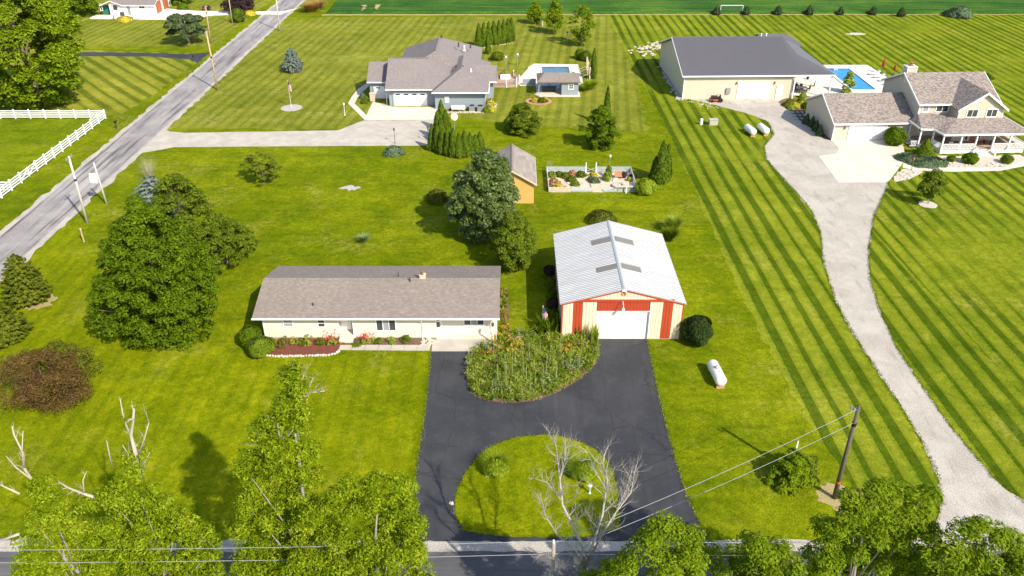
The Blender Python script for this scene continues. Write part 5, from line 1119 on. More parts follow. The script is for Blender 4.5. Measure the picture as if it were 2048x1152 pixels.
for q, r_, h_, lab in (((995,120),1.2,1.6,'leafy shrub behind the grey blue house deck'),((1160,118),1.0,2.0,'left of two dark shrubs by the pool pergola'),((1172,122),1.1,2.0,'right of two dark shrubs by the pool pergola')): shrub(lab, GX(*q), r_, h_, 'mid', int(q[0]), 900, .16)

def spray(base, n, h, w_, rng, seg=4, wid=.02, droop=.8):
    """arching blades from one crown"""
    a = rng.random(n)*6.283; l = h*(.6+.5*rng.random(n)); o = w_*(.2+.9*rng.random(n)**.7); d = np.stack([np.cos(a),np.sin(a)],1); V = []; Q = []
    side = np.stack([-d[:,1],d[:,0],np.zeros(n)],1); b0 = np.array([*base]) + np.hstack([rng.normal(0,.06*w_+.03,(n,2)), np.zeros((n,1))])
    ring = []
    for s in range(seg+1):
        t = s/seg; r = o*t**1.3; z = l*(t*1.25-.35*droop*t**2.6) ; c = b0 + np.stack([d[:,0]*r,d[:,1]*r,z],1); wd = wid*(1-t*.9); ring.append((c-side*wd, c+side*wd))
    V = np.stack([x for p in ring for x in p],1).reshape(-1,3); m = 2*(seg+1)
    Q = np.concatenate([np.stack([np.arange(n)*m+2*s, np.arange(n)*m+2*s+1, np.arange(n)*m+2*s+3, np.arange(n)*m+2*s+2],1) for s in range(seg)]); return V, Q
def ograss(label, base, h, w_, n, mat, seed, wid=.03, cat='grass clump'):
    rng = np.random.default_rng(seed); V, Q = spray((base[0],base[1],.0), n, h, w_, rng, 5, wid); o = link('ornamental_grass', np_mesh('blades', V, Q, L[mat], (*base,0)), None, (*base,0)); return tag(o, label, cat)
def fountain(label, base, r, h, seed):
    o = column('ornamental_grass', label, base, h*.8, r*.85, 'ornam', seed, 3600, .12, 'core', None, 'round', 'grass clump', 1.2)
    rg = np.random.default_rng(seed); V, Q = spray((base[0],base[1],.05), 900, h*.95, r*1.25, rg, 5, .022); link('blades', np_mesh('blades', V, Q, L['ornam'], (*base,0)), o)
ograss('weedy green thicket at the rear right corner of the pole barn', GX(1338, 482), 1.5, 1.2, 900, 'mid', 98, .05, 'plant')
ograss('taller second weedy thicket by the rear of the pole barn', GX(1345, 463), 1.8, 1.3, 900, 'peren', 99, .05, 'plant')
fountain('arching round ornamental grass at the left of the driveway island', GX(992, 946), 1.0, 1.75, 110)
fountain('ornamental grass clump behind the dead tree on the island', GX(1165, 952), 1.05, 1.7, 111)
ograss('yellowish grassy clump alone in the lawn behind the house', GX(727, 484), .9, 1.0, 500, 'mullein', 112)
ograss('long green grass clump by the pool house', GX(1180, 178), 1.5, 1.8, 700, 'ornam', 113, .06)
ograss('second long grass clump by the pool house', GX(1168, 182), 1.2, 1.5, 500, 'ornam', 114, .06)
ograss('dry russet weeds at the corner of the crop field', GX(622, 24), 2.2, 3.0, 500, 'dry', 115, .10); ograss('second tuft of dry russet weeds by the crop field', GX(636, 18), 2.2, 3.0, 400, 'dry', 116, .10)
ograss('bare straw coloured sapling by the blue spruce', GX(303, 368), 3.6, 1.7, 260, 'bare', 117, .012, 'sapling')

# -- the perennial bed
def inside(p, poly):
    r = False; n = len(poly)
    for i in range(n):
        a, b = poly[i], poly[(i+1) % n]
        if (a[1] > p[1]) != (b[1] > p[1]) and p[0] < (b[0]-a[0])*(p[1]-a[1])/(b[1]-a[1])+a[0]: r = not r
    return r
def bed_points(poly, n, rn, shrink=.0):
    xs = [p[0] for p in poly]; ys = [p[1] for p in poly]; out = []
    while len(out) < n:
        p = (rn.uniform(min(xs),max(xs)), rn.uniform(min(ys),max(ys)))
        if inside(p, poly): out.append(p)
    return out
rn = random.Random(5); rng = np.random.default_rng(120)
spc = {'peren': [], 'mid': [], 'mullein': [], 'box': [], 'olive': []}
def which(p):
    v = math.sin(p[0]*1.3+.7)*math.cos(p[1]*1.1-.4)+.6*math.sin(p[0]*.55-p[1]*.9)+rn.gauss(0,.25)
    return 'mid' if v < -.75 else 'peren' if v < .15 else 'box' if v < 1.3 else 'mullein'
HT = {'peren': .75, 'mid': .55, 'mullein': 1.0, 'box': .5, 'olive': .8}
def put(m, V, Q): k = sum(len(a[0]) for a in spc[m]); spc[m].append((V, Q+k))
for p in bed_points(BED, 300, rn):
    m = which(p); V, Q = spray((p[0],p[1],.05), 18, HT[m]*rn.uniform(.6,1.5), rn.uniform(.15,.42), rng, 3, rn.uniform(.02,.05)); put(m, V, Q)
for p in bed_points(BED, 3200, rn):
    m = which(p); h_ = HT[m]*rn.uniform(.25,.95); n = 7; P = np.array([p[0],p[1],h_])+rng.normal(size=(n,3))*[.11,.11,.09]; P[:,2] = np.maximum(P[:,2], .1); V, Q = leaf_quads(P, rng.normal(size=(n,3))*.5+[.15,-.25,.85], rn.uniform(.05,.11), rng, .42); put(m, V, Q)
for m, lab in (('peren','yellow green'),('mid','dark green'),('mullein','pale grey green'),('box','bright green')):
    tag(link('perennial_foliage', np_mesh('perennial_foliage', np.vstack([a[0] for a in spc[m]]), np.vstack([a[1] for a in spc[m]]), L[m])), lab + ' perennials growing in drifts in the driveway bed', kind='stuff')
def flowers(name, pts, mat, n, ls, z, spread, seed, label, kind='stuff', cat=None):
    rg = np.random.default_rng(seed); P = np.array([(p[0],p[1],z) for p in pts]); P = np.repeat(P, n, 0) + rg.normal(0,1,(len(pts)*n,3))*[spread,spread,.16]; V, Q = leaf_quads(P, rg.normal(size=(len(P),3))*.5+[0,-.3,.8], ls, rg, .7)
    o = link(name, np_mesh(name, V, Q, L[mat])); return tag(o, label, cat, None, kind)
def daylily(g, seed, label):
    rg = np.random.default_rng(seed); o = thing('daylily', label, 'flower', (*g,.05)); V, Q = spray((*g,.05), 70, .75, .4, rg, 3, .03); link('foliage', np_mesh('foliage', V, Q, L['peren'], (*g,.05)), o)
    P = np.array([g[0],g[1],.85])+rg.normal(size=(26,3))*[.3,.3,.12]; V, Q = leaf_quads(P, rg.normal(size=(26,3))*.5+[0,-.3,.8], .055, rg, .7); link('blossoms', np_mesh('blossoms', V, Q, L['orange'], (*g,.05)), o, kind='stuff')
# tall mullein spikes, each one a plant
def spike(label, base, h, seed, group):
    rg = np.random.default_rng(seed); o = thing('mullein_plant', label, 'plant', (*base,.05), group); n = 190
    t = rg.random(n)**1.0; a = rg.random(n)*6.283; rr = .03+.10*(1-t)**2; P = np.stack([base[0]+np.cos(a)*rr, base[1]+np.sin(a)*rr, .1+h*t],1)
    V, Q = leaf_quads(P, np.stack([np.cos(a),np.sin(a),np.full(n,.5)],1), .045, rg, .5); link('flower_stalk', np_mesh('flower_stalk', V, Q, L['mullein'], (*base,.05)), o)
    V, Q = spray((*base,.06), 26, .5, .42, rg, 3, .07); link('leaf_rosette', np_mesh('leaf_rosette', V, Q, L['mullein'], (*base,.05)), o); return o
mp = [(985,800),(1003,796),(1021,799),(1043,800),(1060,792),(1012,780),(1035,775),(1052,770),(1070,776),(1085,780),(1024,760),(1046,752),(1068,750),(1092,756),(1112,762),(1030,735),(1058,728),(1100,735),(1125,740),(1080,712),(1010,745),(995,770),(1140,745),(1120,715)]
for mt, lab, sd_, n in (('mullein','small pale flowers speckled through the driveway bed',5,70),('yellow','small yellow flowers speckled through the driveway bed',6,80),('red','small pinkish flowers speckled through the driveway bed',7,40)): flowers('flower_specks', bed_points(BED, n, rn), mt, 4, .035, .8, .07, sd_, lab)
m0 = None
for i, q in enumerate(mp):
    if m0 is None: m0 = spike('tall pale mullein spike in the driveway bed', GX(*q), 2.0, 130, 'mullein spikes in the driveway bed')
    else: copy_tree(m0, (*GX(*q),.05), i*.8, (1,1,.75+.11*(i % 6)))
for i, (x, y) in enumerate(((985,690),(1003,680),(1020,690),(1035,700),(998,706),(1018,712),(1008,668),(1132,712),(1138,704),(978,715))):
    g = GX(x, y); daylily(g, 140+i, 'orange daylily clump ' + ('left of the lamp post path','beside the house corner, uppermost but one','in the middle of the orange drift','at the right end of the orange drift','low in the orange drift','lowest of the orange drift','nearest the corner of the cream house','alone at the right of the driveway bed','just above the lone right clump','lowest left beside the drive')[i])
Vs, Qs, k = [], [], 0
for p in bed_points(px((1068,664),(1100,646),(1118,656),(1120,676),(1080,676)), 26, rn):
    V, Q = spray((p[0],p[1],.05), 22, rn.uniform(1.1,1.9), .55, rng, 3, .10); Vs.append(V); Qs.append(Q+k); k += len(V)
tag(link('sunflower_clump', np_mesh('sunflower_clump', np.vstack(Vs), np.vstack(Qs), L['maple'])), 'tall broad leaved plants before the left wall of the pole barn', 'plant')
Vs, Qs, k = [], [], 0
for p in bed_points(px((1150,672),(1190,670),(1196,690),(1160,700)), 16, rn):
    V, Q = spray((p[0],p[1],.05), 24, rn.uniform(1.1,2.2), .35, rng, 3, .06); Vs.append(V); Qs.append(Q+k); k += len(V)
tag(link('tall_weeds', np_mesh('tall_weeds', np.vstack(Vs), np.vstack(Qs), L['peren'])), 'tall yellow green plants at the left of the barn door', 'plant')
# roses and shrubs along the house front
for i, (x, y, h_, r_, fl) in enumerate(((568,694,1.4,.75,''),(592,691,1.3,.6,''),(603,690,1.0,.45,''),(617,690,1.5,.5,''),(641,692,1.1,.6,''),(664,690,1.15,.8,'red'),(712,692,.7,.55,''),(733,686,1.0,.7,'red'),(757,688,.9,.5,''),(783,686,1.1,.5,''),(812,686,1.0,.75,''))):
    g = GX(x, y); lab = ('leafy rose bush beside the round boxwood','leafy bush below the left bedroom window','thin bush in the middle of the red mulch','tall thin bush right of the middle of the red mulch','low bush before the small window','red flowering rose bush left of the front step','pale low bush right of the front step','red flowering rose bush right of the front step','small bush under the triple window','upright bush right of the triple window','rounded bush near the downspout')[i]
    o = tree('rose_bush', lab, g, h_*.8, r_*.8, 'egg', .05, 16, .17, 420, .07, 'peren' if i % 2 else 'mid', 150+i, .03, cat='shrub', lump=.3)
    if fl:
        rg = np.random.default_rng(i); P = np.array([g[0],g[1],h_*.85])+rg.normal(size=(70,3))*[r_*.5,r_*.5,.14]; V, Q = leaf_quads(P, rg.normal(size=(70,3))*.5+[0,-.4,.8], .075, rg, .8); link('blossoms', np_mesh('blossoms', V, Q, L['red'], (*g,0)), o)
for m, lab, sd_ in (('dry','russet',3),('peren','yellow green',4),('mid','dark green',5)):
    Vs, Qs, k = [], [], 0
    for p in bed_points(px((1002,582),(1014,582),(1016,664),(1004,664)), 22, rn):
        V, Q = spray((p[0],p[1],.0), 14, rn.uniform(.25,.8), .32, rng, 3, .045); Vs.append(V); Qs.append(Q+k); k += len(V)
    tag(link('side_bed_plants', np_mesh('side_bed_plants', np.vstack(Vs), np.vstack(Qs), L[m])), lab + ' plants along the right wall of the cream house', kind='stuff')
sheet('side_bed', ragged(px((1001,580),(1016,580),(1019,668),(1003,668)), .3, .05), .01, 'mulch')
for i, (x, y, m) in enumerate(((1102,548,'purple'),(1104,572,'mid'),(1106,596,'maple'),(1109,615,'purple'),(1111,637,'maple'),(1112,655,'mid'))): shrub('shrub in the shade along the left wall of the pole barn, ' + ('farthest of six','second farthest of six','third farthest of six','third nearest of six','second nearest of six','nearest of six')[i], (GX(x,y)[0]-.15, GX(x,y)[1]), .62, .95, m, 170+i, 700, .12, group='shrubs along the barn wall')
sheet('barn_bed', ragged(px((1098,530),(1112,530),(1122,662),(1108,664)), .3, .06), .010, 'mulch')

# ------------------------------------------------------------------ poles and wires
def pole(name, label, base, top, r=.15, mat='wood_pole', arms=True, band=None, mark=None, group=None, tr=None):
    """top = pixel of the pole head; poles lean a little as in the photograph"""
    o = thing(name, label, 'utility pole', (base[0],base[1],0), group); h = top_h(base, top[1]) if isinstance(top, tuple) else top
    tx = base[0]
    if isinstance(top, tuple): p = RP(top[0], top[1], (0,base[1],0), (0,1,0)); tx = p.x; h = p.z
    tp = (tx, base[1], h); at = lambda t: (base[0]+(tx-base[0])*t, base[1], h*t)
    MB().tube([(base[0],base[1],-.2), at(.5), tp], [r, r*.88, r*.72], 9).build('shaft', M[mat], o, smooth=True)
    if arms:
        a = at(.97); MB().bar((a[0]-.0,a[1]-.75,a[2]),(a[0],a[1]+.75,a[2]),.1,.1).build('crossarm', M['wood_grey'], o)
        for s in (-.65,.65): MB().lathe((a[0],a[1]+s,a[2]+.05), [(.03,0),(.06,.04),(.05,.1),(.06,.14),(.03,.2)], 8).build('insulator', M['grey_metal'], o)
        b = MB(); a2 = at(.93); b.lathe((a2[0]-.22,a2[1],a2[2]-.2), [(.06,0),(.07,.05),(.05,.3),(.02,.34)], 8); b.build('fuse_cutout', M['grey_metal'], o)
    if band: a = at(band); c = at(band+.03); MB().tube([a,c], r*1.02, 9).build('band', M['black'], o)
    if mark: a = at(mark); MB().lathe(a, [(r*1.0,0),(r*1.0,.14)], 9).build('paint_mark', M['orange_mark'], o)
    return o, tp, at
PR_ = GX(1668, 996)
poleR, topR, atR = pole('utility_pole', 'dark leaning utility pole with orange mark beside the gravel drive', PR_, (1718, 812), .17, 'wood_dark', False, .80, .18)
b = MB(); q = atR(.965)
b.bar((q[0]-.1,q[1],q[2]),(q[0]-.55,q[1],q[2]+.1),.05,.05); b.lathe((q[0]-.5,q[1],q[2]+.05), [(.04,0),(.07,.05),(.05,.25),(.03,.3)], 8); b.lathe((q[0]-.3,q[1]-.1,q[2]-.1), [(.04,0),(.07,.05),(.05,.25),(.03,.3)], 8); b.bar((q[0]-.2,q[1]-.1,q[2]+.25),(q[0]-.6,q[1]-.1,q[2]-.15),.03,.03); b.build('fuse_cutout', M['grey_metal'], poleR)
pb = G(1107, 1086, 9.0); poleF, topF, atF = pole('utility_pole', 'grey utility pole in front of the dead tree at the bottom', (pb[0]+.02, pb[1]), 9.0, .14, 'wood_grey', False)
MB().lathe((pb[0],pb[1],9.0), [(.05,0),(.08,.05),(.06,.2),(.03,.25)], 8).build('insulator', M['fabric_white'], poleF)
def wire(label, a, c, sag, r=.014):
    pts = [(a[0]+(c[0]-a[0])*t/16, a[1]+(c[1]-a[1])*t/16, a[2]+(c[2]-a[2])*t/16 - sag*4*(t/16)*(1-t/16)) for t in range(17)]
    return tag(MB().tube(pts, r, 5).build('overhead_wire', M['wire']), label, 'wire')
wire('upper wire from the dark pole to the grey pole', (topR[0]-.1,topR[1]-.05,topR[2]-.25), (pb[0],pb[1]+.05,8.9), .35)
q = atR(.83); wire('lower wire from the dark pole to the grey pole', (q[0]-.1,q[1]-.05,q[2]), (pb[0]+.05,pb[1]-.0,8.1), .35)
for z, zz, lab in ((9.15,.0,'upper'),(8.15,.0,'lower')):
    wire(lab + ' roadside wire left of the grey pole', (pb[0],pb[1],z), (pb[0]-40,pb[1]-.6,z), .25); wire(lab + ' roadside wire right of the grey pole', (pb[0],pb[1],z), (pb[0]+40,pb[1]+.2,z), .25)
pole('utility_pole', 'silvery pole with crossarm at the left roadside, nearer of a pair', GX(175, 446), (137, 312), .16, 'wood_pale', True, .64)
p2_, t2_, a2_ = pole('guy_pole', 'thin pole carrying a white panel at the left roadside', GX(214, 409), (187, 325), .12, 'wood_pale', False)
q = a2_(.62); MB().bar((q[0]-.12,q[1]-.05,q[2]+.05),(q[0]-1.05,q[1]-.1,q[2]+.15),.05,1.25).build('panel', M['white'], p2_)
pole('utility_pole', 'tall tan utility pole on the right verge of the county road', GX(436, 180), (412, 62), .17, 'wood_pole', True, .55)
pole('utility_pole', 'thin tan pole on the left verge behind the pine tree', GX(421, 84), (411, 12), .13, 'wood_pole', True, .8)
pole('utility_pole', 'pale pole on the right verge near the crop field', GX(560, 62), (549, -28), .16, 'wood_pale', True)
pole('utility_pole', 'tan pole cut by the top edge beside the white house drive', GX(465, 47), (455, -20), .13, 'wood_pole', True)
pole('utility_pole', 'grey pole standing against the white house', GX(228, 39), (218, -16), .10, 'wood_grey', False)
g = GX(168, 484); s = thing('marker_post', 'short tan stub post in the grass by the county road', 'post', g); x, z = PY(161, 459, g[1]); MB().tube([(*g,-.1),(x,g[1],z)], [.10,.09], 8).build('shaft', M['wood_pole'], s); MB().blob((x,g[1],z+.05), (.14,.14,.1), 8, 5).build('cap', M['stone'], s)

# ------------------------------------------------------------------ white rail fence
XF, YF_ = -65.45, 124.6
fence = thing('rail_fence', 'white four rail fence round the paddock by the county road', 'fence', (XF, YF_, 0)); HF = 1.45
pm = MB().box(-.075,.075,-.075,.075,0,HF+.05); pm.add([(-.1,-.1,HF+.05),(.1,-.1,HF+.05),(.1,.1,HF+.05),(-.1,.1,HF+.05),(0,0,HF+.16)],[(0,1,4),(1,2,4),(2,3,4),(3,0,4),(3,2,1,0)]); pm = pm.mesh('fence_post', M['fence_white'])
SP = 2.42; rx = MB().box(-SP/2+.08,SP/2-.08,-.03,.03,-.075,.075).mesh('rail', M['fence_white']); ry = MB().box(-.03,.03,-SP/2+.08,SP/2-.08,-.075,.075).mesh('rail', M['fence_white'])
ZR = (.28,.62,.96,1.30)
for i in range(12):
    link('post', pm, fence, (XF-SP*i, YF_, 0))
    if i < 11:
        for z in ZR: link('rail', rx, fence, (XF-SP*(i+.5), YF_, z))
yg1, yg0 = GX(66,342)[1], GX(38,366)[1]; ny = round((YF_-yg1)/SP); sy = (YF_-yg1)/ny
for i in range(1, ny+1):
    link('post', pm, fence, (XF, YF_-sy*i, 0))
for i in range(ny):
    for z in ZR: link('rail', ry, fence, (XF, YF_-sy*(i+.5), z), 0, (1, (sy-.16)/(SP-.16), 1))
for i in range(9):
    link('post', pm, fence, (XF, yg0-SP*i, 0))
    for z in ZR: link('rail', ry, fence, (XF, yg0-SP*(i+.5), z))
yc_ = GX(8, 383)[1]
for i in range(6):
    link('post', pm, fence, (XF-SP*(i+1), yc_, 0))
    for z in ZR: link('rail', rx, fence, (XF-SP*(i+.5), yc_, z))
gate = thing('field_gate', 'white gate with diagonal braces in the paddock fence', 'gate', (XF, (yg0+yg1)/2, 0))
for z in ZR: MB().box(XF-.03,XF+.03,yg0+.1,yg1-.1,z-.06,z+.06).build('rail', M['fence_white'], gate)
ymid = (yg0+yg1)/2
for a, c in ((yg0+.1,ymid),(ymid,yg1-.1)):
    MB().bar((XF+.05,a,.3),(XF+.05,c,1.3),.05,.12,(1,0,0)).build('brace', M['fence_white'], gate); MB().bar((XF+.06,a,1.3),(XF+.06,c,.3),.05,.12,(1,0,0)).build('brace', M['fence_white'], gate)
MB().box(XF-.05,XF+.05,ymid-.06,ymid+.06,.1,1.45).build('stile', M['fence_white'], gate)
def mailbox(label, base, mat='black'):
    o = thing('mailbox', label, 'mailbox', base); x, y = base[:2]; MB().box(x-.06,x+.06,y-.06,y+.06,-.1,1.05).build('post', M['dark_metal'], o)
    n = 8; pr = [(x-.14,1.05),(x+.14,1.05),(x+.14,1.22)] + [(x+.14*math.cos(a*math.pi/n),1.22+.14*math.sin(a*math.pi/n)) for a in range(1,n)] + [(x-.14,1.22)]
    MB().ex_y(pr, y-.3, y+.3).build('box', M[mat], o); MB().box(x-.03,x+.03,y+.2,y+.35,.0,.05).build('foot', M['stone'], o)
mailbox('black mailbox between the white fence and the county road', GX(234, 258))
mailbox('green mailbox at the narrow dark driveway', GX(388, 124))
mailbox('white mailbox by the white house drive', GX(488, 44), 'white')

# ------------------------------------------------------------------ propane tanks
def tank(label, c, ln, r, ang, dome=True, mat='tank', group=None):
    o = thing('propane_tank', label, 'tank', (c[0],c[1],0), group, 0); u = (math.cos(ang), math.sin(ang)); z = r+.22; b = MB(); pts = []; rad = []
    for t, k in ((-1,.02),(-.985,.35),(-.95,.62),(-.88,.87),(-.78,1),(.78,1),(.88,.87),(.95,.62),(.985,.35),(1,.02)):
        pts.append((c[0]+u[0]*t*ln/2, c[1]+u[1]*t*ln/2, z)); rad.append(r*k)
    b.tube(pts, rad, 18); b.build('vessel', M[mat], o, smooth=True)
    if dome: MB().lathe((c[0],c[1]+.05,z+r-.03), [(.2,0),(.2,.13),(.15,.2),(.03,.23)], 12).build('valve_dome', M['pink'], o, smooth=True)
    MB().lathe((c[0]+u[0]*-.55,c[1]+u[1]*-.55,z+r-.02), [(.05,0),(.05,.07),(.02,.09)], 8).build('fitting', M['copper'], o)
    for s in (-.5,.5): MB().bar((c[0]+u[0]*ln*s*.8-u[1]*r*.7,c[1]+u[1]*ln*s*.8+u[0]*r*.7,.12),(c[0]+u[0]*ln*s*.8+u[1]*r*.7,c[1]+u[1]*ln*s*.8-u[0]*r*.7,.12),.18,.26).build('footing', M['brick_edge'], o)
a, c = G(1430, 730, .7), G(1436, 764, .5); tank('white propane tank with a faded dome on the side lawn', ((a[0]+c[0])/2,(a[1]+c[1])/2-.05), 3.1, .50, math.radians(95))
a = G(1500,262,.5); tank('left of two white propane tanks by the gravel drive', a, 2.9, .52, math.radians(100), False); a = G(1526,260,.5); tank('right of two white propane tanks by the gravel drive', a, 2.9, .52, math.radians(100), False)
tank('pale blue propane tank against the grey blue house', (-8.9,128.2), 2.4, .42, 0, False, 'tank')
def condenser(label, x, y, s=.45):
    o = thing('condenser_unit', label, 'air conditioner', (x,y,0)); MB().box(x-s,x+s,y-s,y+s,0,.08).build('pad', M['concrete'], o); MB().box(x-s*.9,x+s*.9,y-s*.9,y+s*.9,.08,.95).build('casing', M['grey_metal'], o); MB().lathe((x,y,.952), [(s*.8,0),(s*.8,.05),(s*.2,.07)], 12).build('fan_grille', M['black'], o)
condenser('dark grilled air conditioner by the grey blue house', -5.2, 128.3, .55); condenser('pale air conditioner left of the dark one by the grey blue house', -6.6, 128.4, .5)
scatter_stones('house_gravel', [[(-11,127.6),(-4.5,127.7)],[(-4.5,127.7),(-3.2,129.5),(-2.9,132)]], 26, .12, 'stone', .22, 9, 'pale gravel strip before the grey blue house')
def bushy(label, q, h_, r_, mat, seed, n=500, ls=.12): return shrub(label, GX(*q), r_, h_, mat, seed, n, ls, prof='dome')
bushy('yellow leaved shrub at the right corner of the grey blue house', (980,212), 1.3, .9, 'yellow', 201); bushy('orange and yellow shrub below the yellow one at the house corner', (983,222), .9, .7, 'yellow', 202); bushy('dark red shrub beside the pale blue tank', (906,221), .8, .5, 'purple', 203); bushy('green shrub in the bed by the house corner', (972,224), .8, .7, 'box', 204)

# satellite dish
g = GX(909, 258); o = thing('satellite_dish', 'white satellite dish behind the arborvitae hedge', 'satellite dish', g); MB().lathe((*g,0), [(.08,0),(.06,1.6)], 8).build('mast', M['grey_metal'], o)
b = MB(); n = Vector((.5,-.75,.35)).normalized(); u = n.orthogonal().normalized(); v = n.cross(u); c = Vector((g[0],g[1],2.0))
for ri in range(5):
    rr = .62*ri/4 if ri else .02
    for j in range(18): t = 2*math.pi*j/18; b.v.append(tuple(c + (u*math.cos(t)+v*math.sin(t))*rr + n*(.18*(rr/.75)**2)))
for ri in range(4):
    for j in range(18): b.f.append((ri*18+j, ri*18+(j+1)%18, (ri+1)*18+(j+1)%18, (ri+1)*18+j))
b.build('reflector', M['stone'], o, smooth=True); MB().tube([c+u*.65+n*.15, c+n*.6], .03, 5).build('feed_arm', M['grey_metal'], o)

# ------------------------------------------------------------------ flags, lamp posts, stakes
def flag(label, base, top_px, length, drop, fly=-.25):
    o = thing('flagpole', label, 'flag', base); x, y = base[:2]; h = RP(top_px[0], top_px[1], (0,y,0), (0,1,0)).z; MB().tube([(x,y,-.1),(x,y,h)], [.035,.02], 7).build('pole', M['white'], o); MB().blob((x,y,h+.05), .06, 8, 5).build('finial', M['stone_tan'], o)
    n = 7   # hanging flag: narrow folded stripes
    fl = None
    for k in range(n):
        a = k/n; c = (k+1)/n; w0 = length
        pts = []
        for (t, zz) in ((a,0),(c,0),(c,1),(a,1)):
            xx = x + .03 + t*w0*.55; zz_ = h-.12 - t*drop*.55 - zz*drop*.75; pts.append((xx, y-.06+.07*math.sin(t*9), zz_))
        m = 'flag_white' if k % 2 else 'flag_red'
        p = MB().add([q for q in pts]+[(q[0],q[1]+.012,q[2]) for q in pts], [(0,1,2,3),(7,6,5,4),(0,4,5,1),(1,5,6,2),(2,6,7,3),(3,7,4,0)])
        if fl is None: fl = p.build('flag_cloth', M[m], o)
        else: p.build('stripe', M[m], fl)
    MB().box(x+.03,x+.03+length*.25,y-.09,y-.075,h-.12-drop*.36,h-.14).build('canton', M['flag_blue'], fl)
flag('drooping striped flag on a pole beside the pole barn', GX(1085, 662), (1089, 613), .85, 1.5); flag('small striped flag on the back lawn in a stone ring', GX(583, 216), (574, 162), .8, 1.4)
g = GX(583, 216); b = MB().lathe((*g,0), [(1.75,0),(1.75,.05),(.05,.06)], 24); tag(b.build('stone_ring', M['stone_grey']), 'round grey stone bed at the foot of the small flagpole', 'stone ring')
def lamp_post(label, base, h, mat='dark_metal', globe='fabric_white', r=.04):
    o = thing('lamp_post', label, 'lamp post', base); x, y = base[:2]; MB().lathe((x,y,0), [(r*2.2,0),(r*1.8,.12),(r,.2),(r*.8,h)], 8).build('shaft', M[mat], o); MB().lathe((x,y,h), [(r,0),(.12,.06),(.14,.25),(.16,.27),(.03,.42)], 8).build('lantern', M[globe], o)
lamp_post('white lamp post with dark lantern at the house patio corner', GX(986, 688), 2.0, 'white', 'dark_metal', .09)
lamp_post('dark lamp post at the edge of the concrete drive', GX(790, 287), 2.0, 'dark_metal', 'dark_metal'); lamp_post('dark lamp post by the arborvitae hedge', GX(857, 284), 2.1, 'dark_metal', 'dark_metal'); lamp_post('pale lamp post on the lawn left of the concrete pad', GX(690, 231), 1.7, 'white', 'fabric_white'); lamp_post('white globe lamp post at the rear of the dull pool', GX(1058, 155), 1.6, 'white', 'fabric_white'); lamp_post('rust coloured lamp post in the stone bed by the tan house', GX(1822, 341), 1.5, 'copper', 'terracotta')
lamp_post('pale post with a white box at the back of the fenced garden', GX(1219, 338), 1.7, 'wood_grey', 'fabric_white')
for q, lab in (((1085,52),'leftmost of three pale nest posts among the birches'),((1134,78),'nearest of three pale nest posts among the birches'),((1149,42),'farthest of three pale nest posts among the birches')):
    g = GX(*q); o = thing('nest_box_post', lab, 'nest box', g, 'nest posts among the birches'); MB().box(g[0]-.12,g[0]+.12,g[1]-.12,g[1]+.12,0,1.35).build('post', M['stone'], o); MB().box(g[0]-.25,g[0]+.25,g[1]-.25,g[1]+.25,1.36,1.6).build('box', M['dark_metal'], o)
for q, h_, lab in (((1563,962),1.0,'left white stake before the staked bush'),((1591,905),1.2,'rear white stake behind the staked bush'),((1610,966),1.1,'right white stake before the staked bush')):
    g = GX(*q); o = thing('stake', lab, 'stake', g, 'white stakes round the bush'); MB().box(g[0]-.05,g[0]+.05,g[1]-.03,g[1]+.03,0,h_).build('slat', M['white'], o); MB().box(g[0]-.06,g[0]+.06,g[1]-.04,g[1]+.04,h_,h_+.06).build('cap', M['grey_metal'], o)
g = GX(977, 952); tag(MB().blob((*g,.15), (.28,.22,.22), 8, 6, .2).build('boulder', M['stone']), 'pale boulder beside the left ornamental grass', 'rock')
g = GX(1179, 987); o = thing('yard_ornament', 'small pale blue ornament post on the island grass', 'ornament', g); MB().lathe((*g,.06), [(.12,0),(.06,.1),(.05,.6),(.16,.66),(.18,.74),(.05,.78)], 10).build('pedestal', plain('pale_blue_stone', (.45,.52,.56), .8), o)
g = GX(903, 1008); tag(MB().blob((*g,.08), (.2,.16,.12), 8, 5, .25).build('boulder', M['stone']), 'small pale stone at the left edge of the island', 'rock')
# edging stones round the red mulch: individual pieces
edge = thing('stone_edging', 'row of pale limestone blocks edging the red mulch bed', 'edging', GX(600, 712)); rn = random.Random(21); ep = px((520,712),(560,713.5),(610,712.5),(655,711.5),(672,708),(680,701))
sm = [MB().blob((0,0,0), (.16,.12,.10), 7, 4, .25, rn).mesh('stone', M['stone']) for _ in range(4)]
for p, q in zip(ep[:-1], ep[1:]):
    d = math.hypot(q[0]-p[0], q[1]-p[1]); n = max(1, int(d/.24))
    for i in range(n): t = (i+.5)/n; link('stone', rn.choice(sm), edge, (p[0]+(q[0]-p[0])*t, p[1]+(q[1]-p[1])*t+rn.uniform(-.05,.05), .07), rn.uniform(0,6), rn.uniform(.8,1.25))
scatter_stones('patio_stones', [px((846,692),(852,678)),px((852,692),(858,680)),px((860,692),(862,676))], 16, .13, 'stone', .12, 31, 'heap of pale stones by the house downspout', .08)

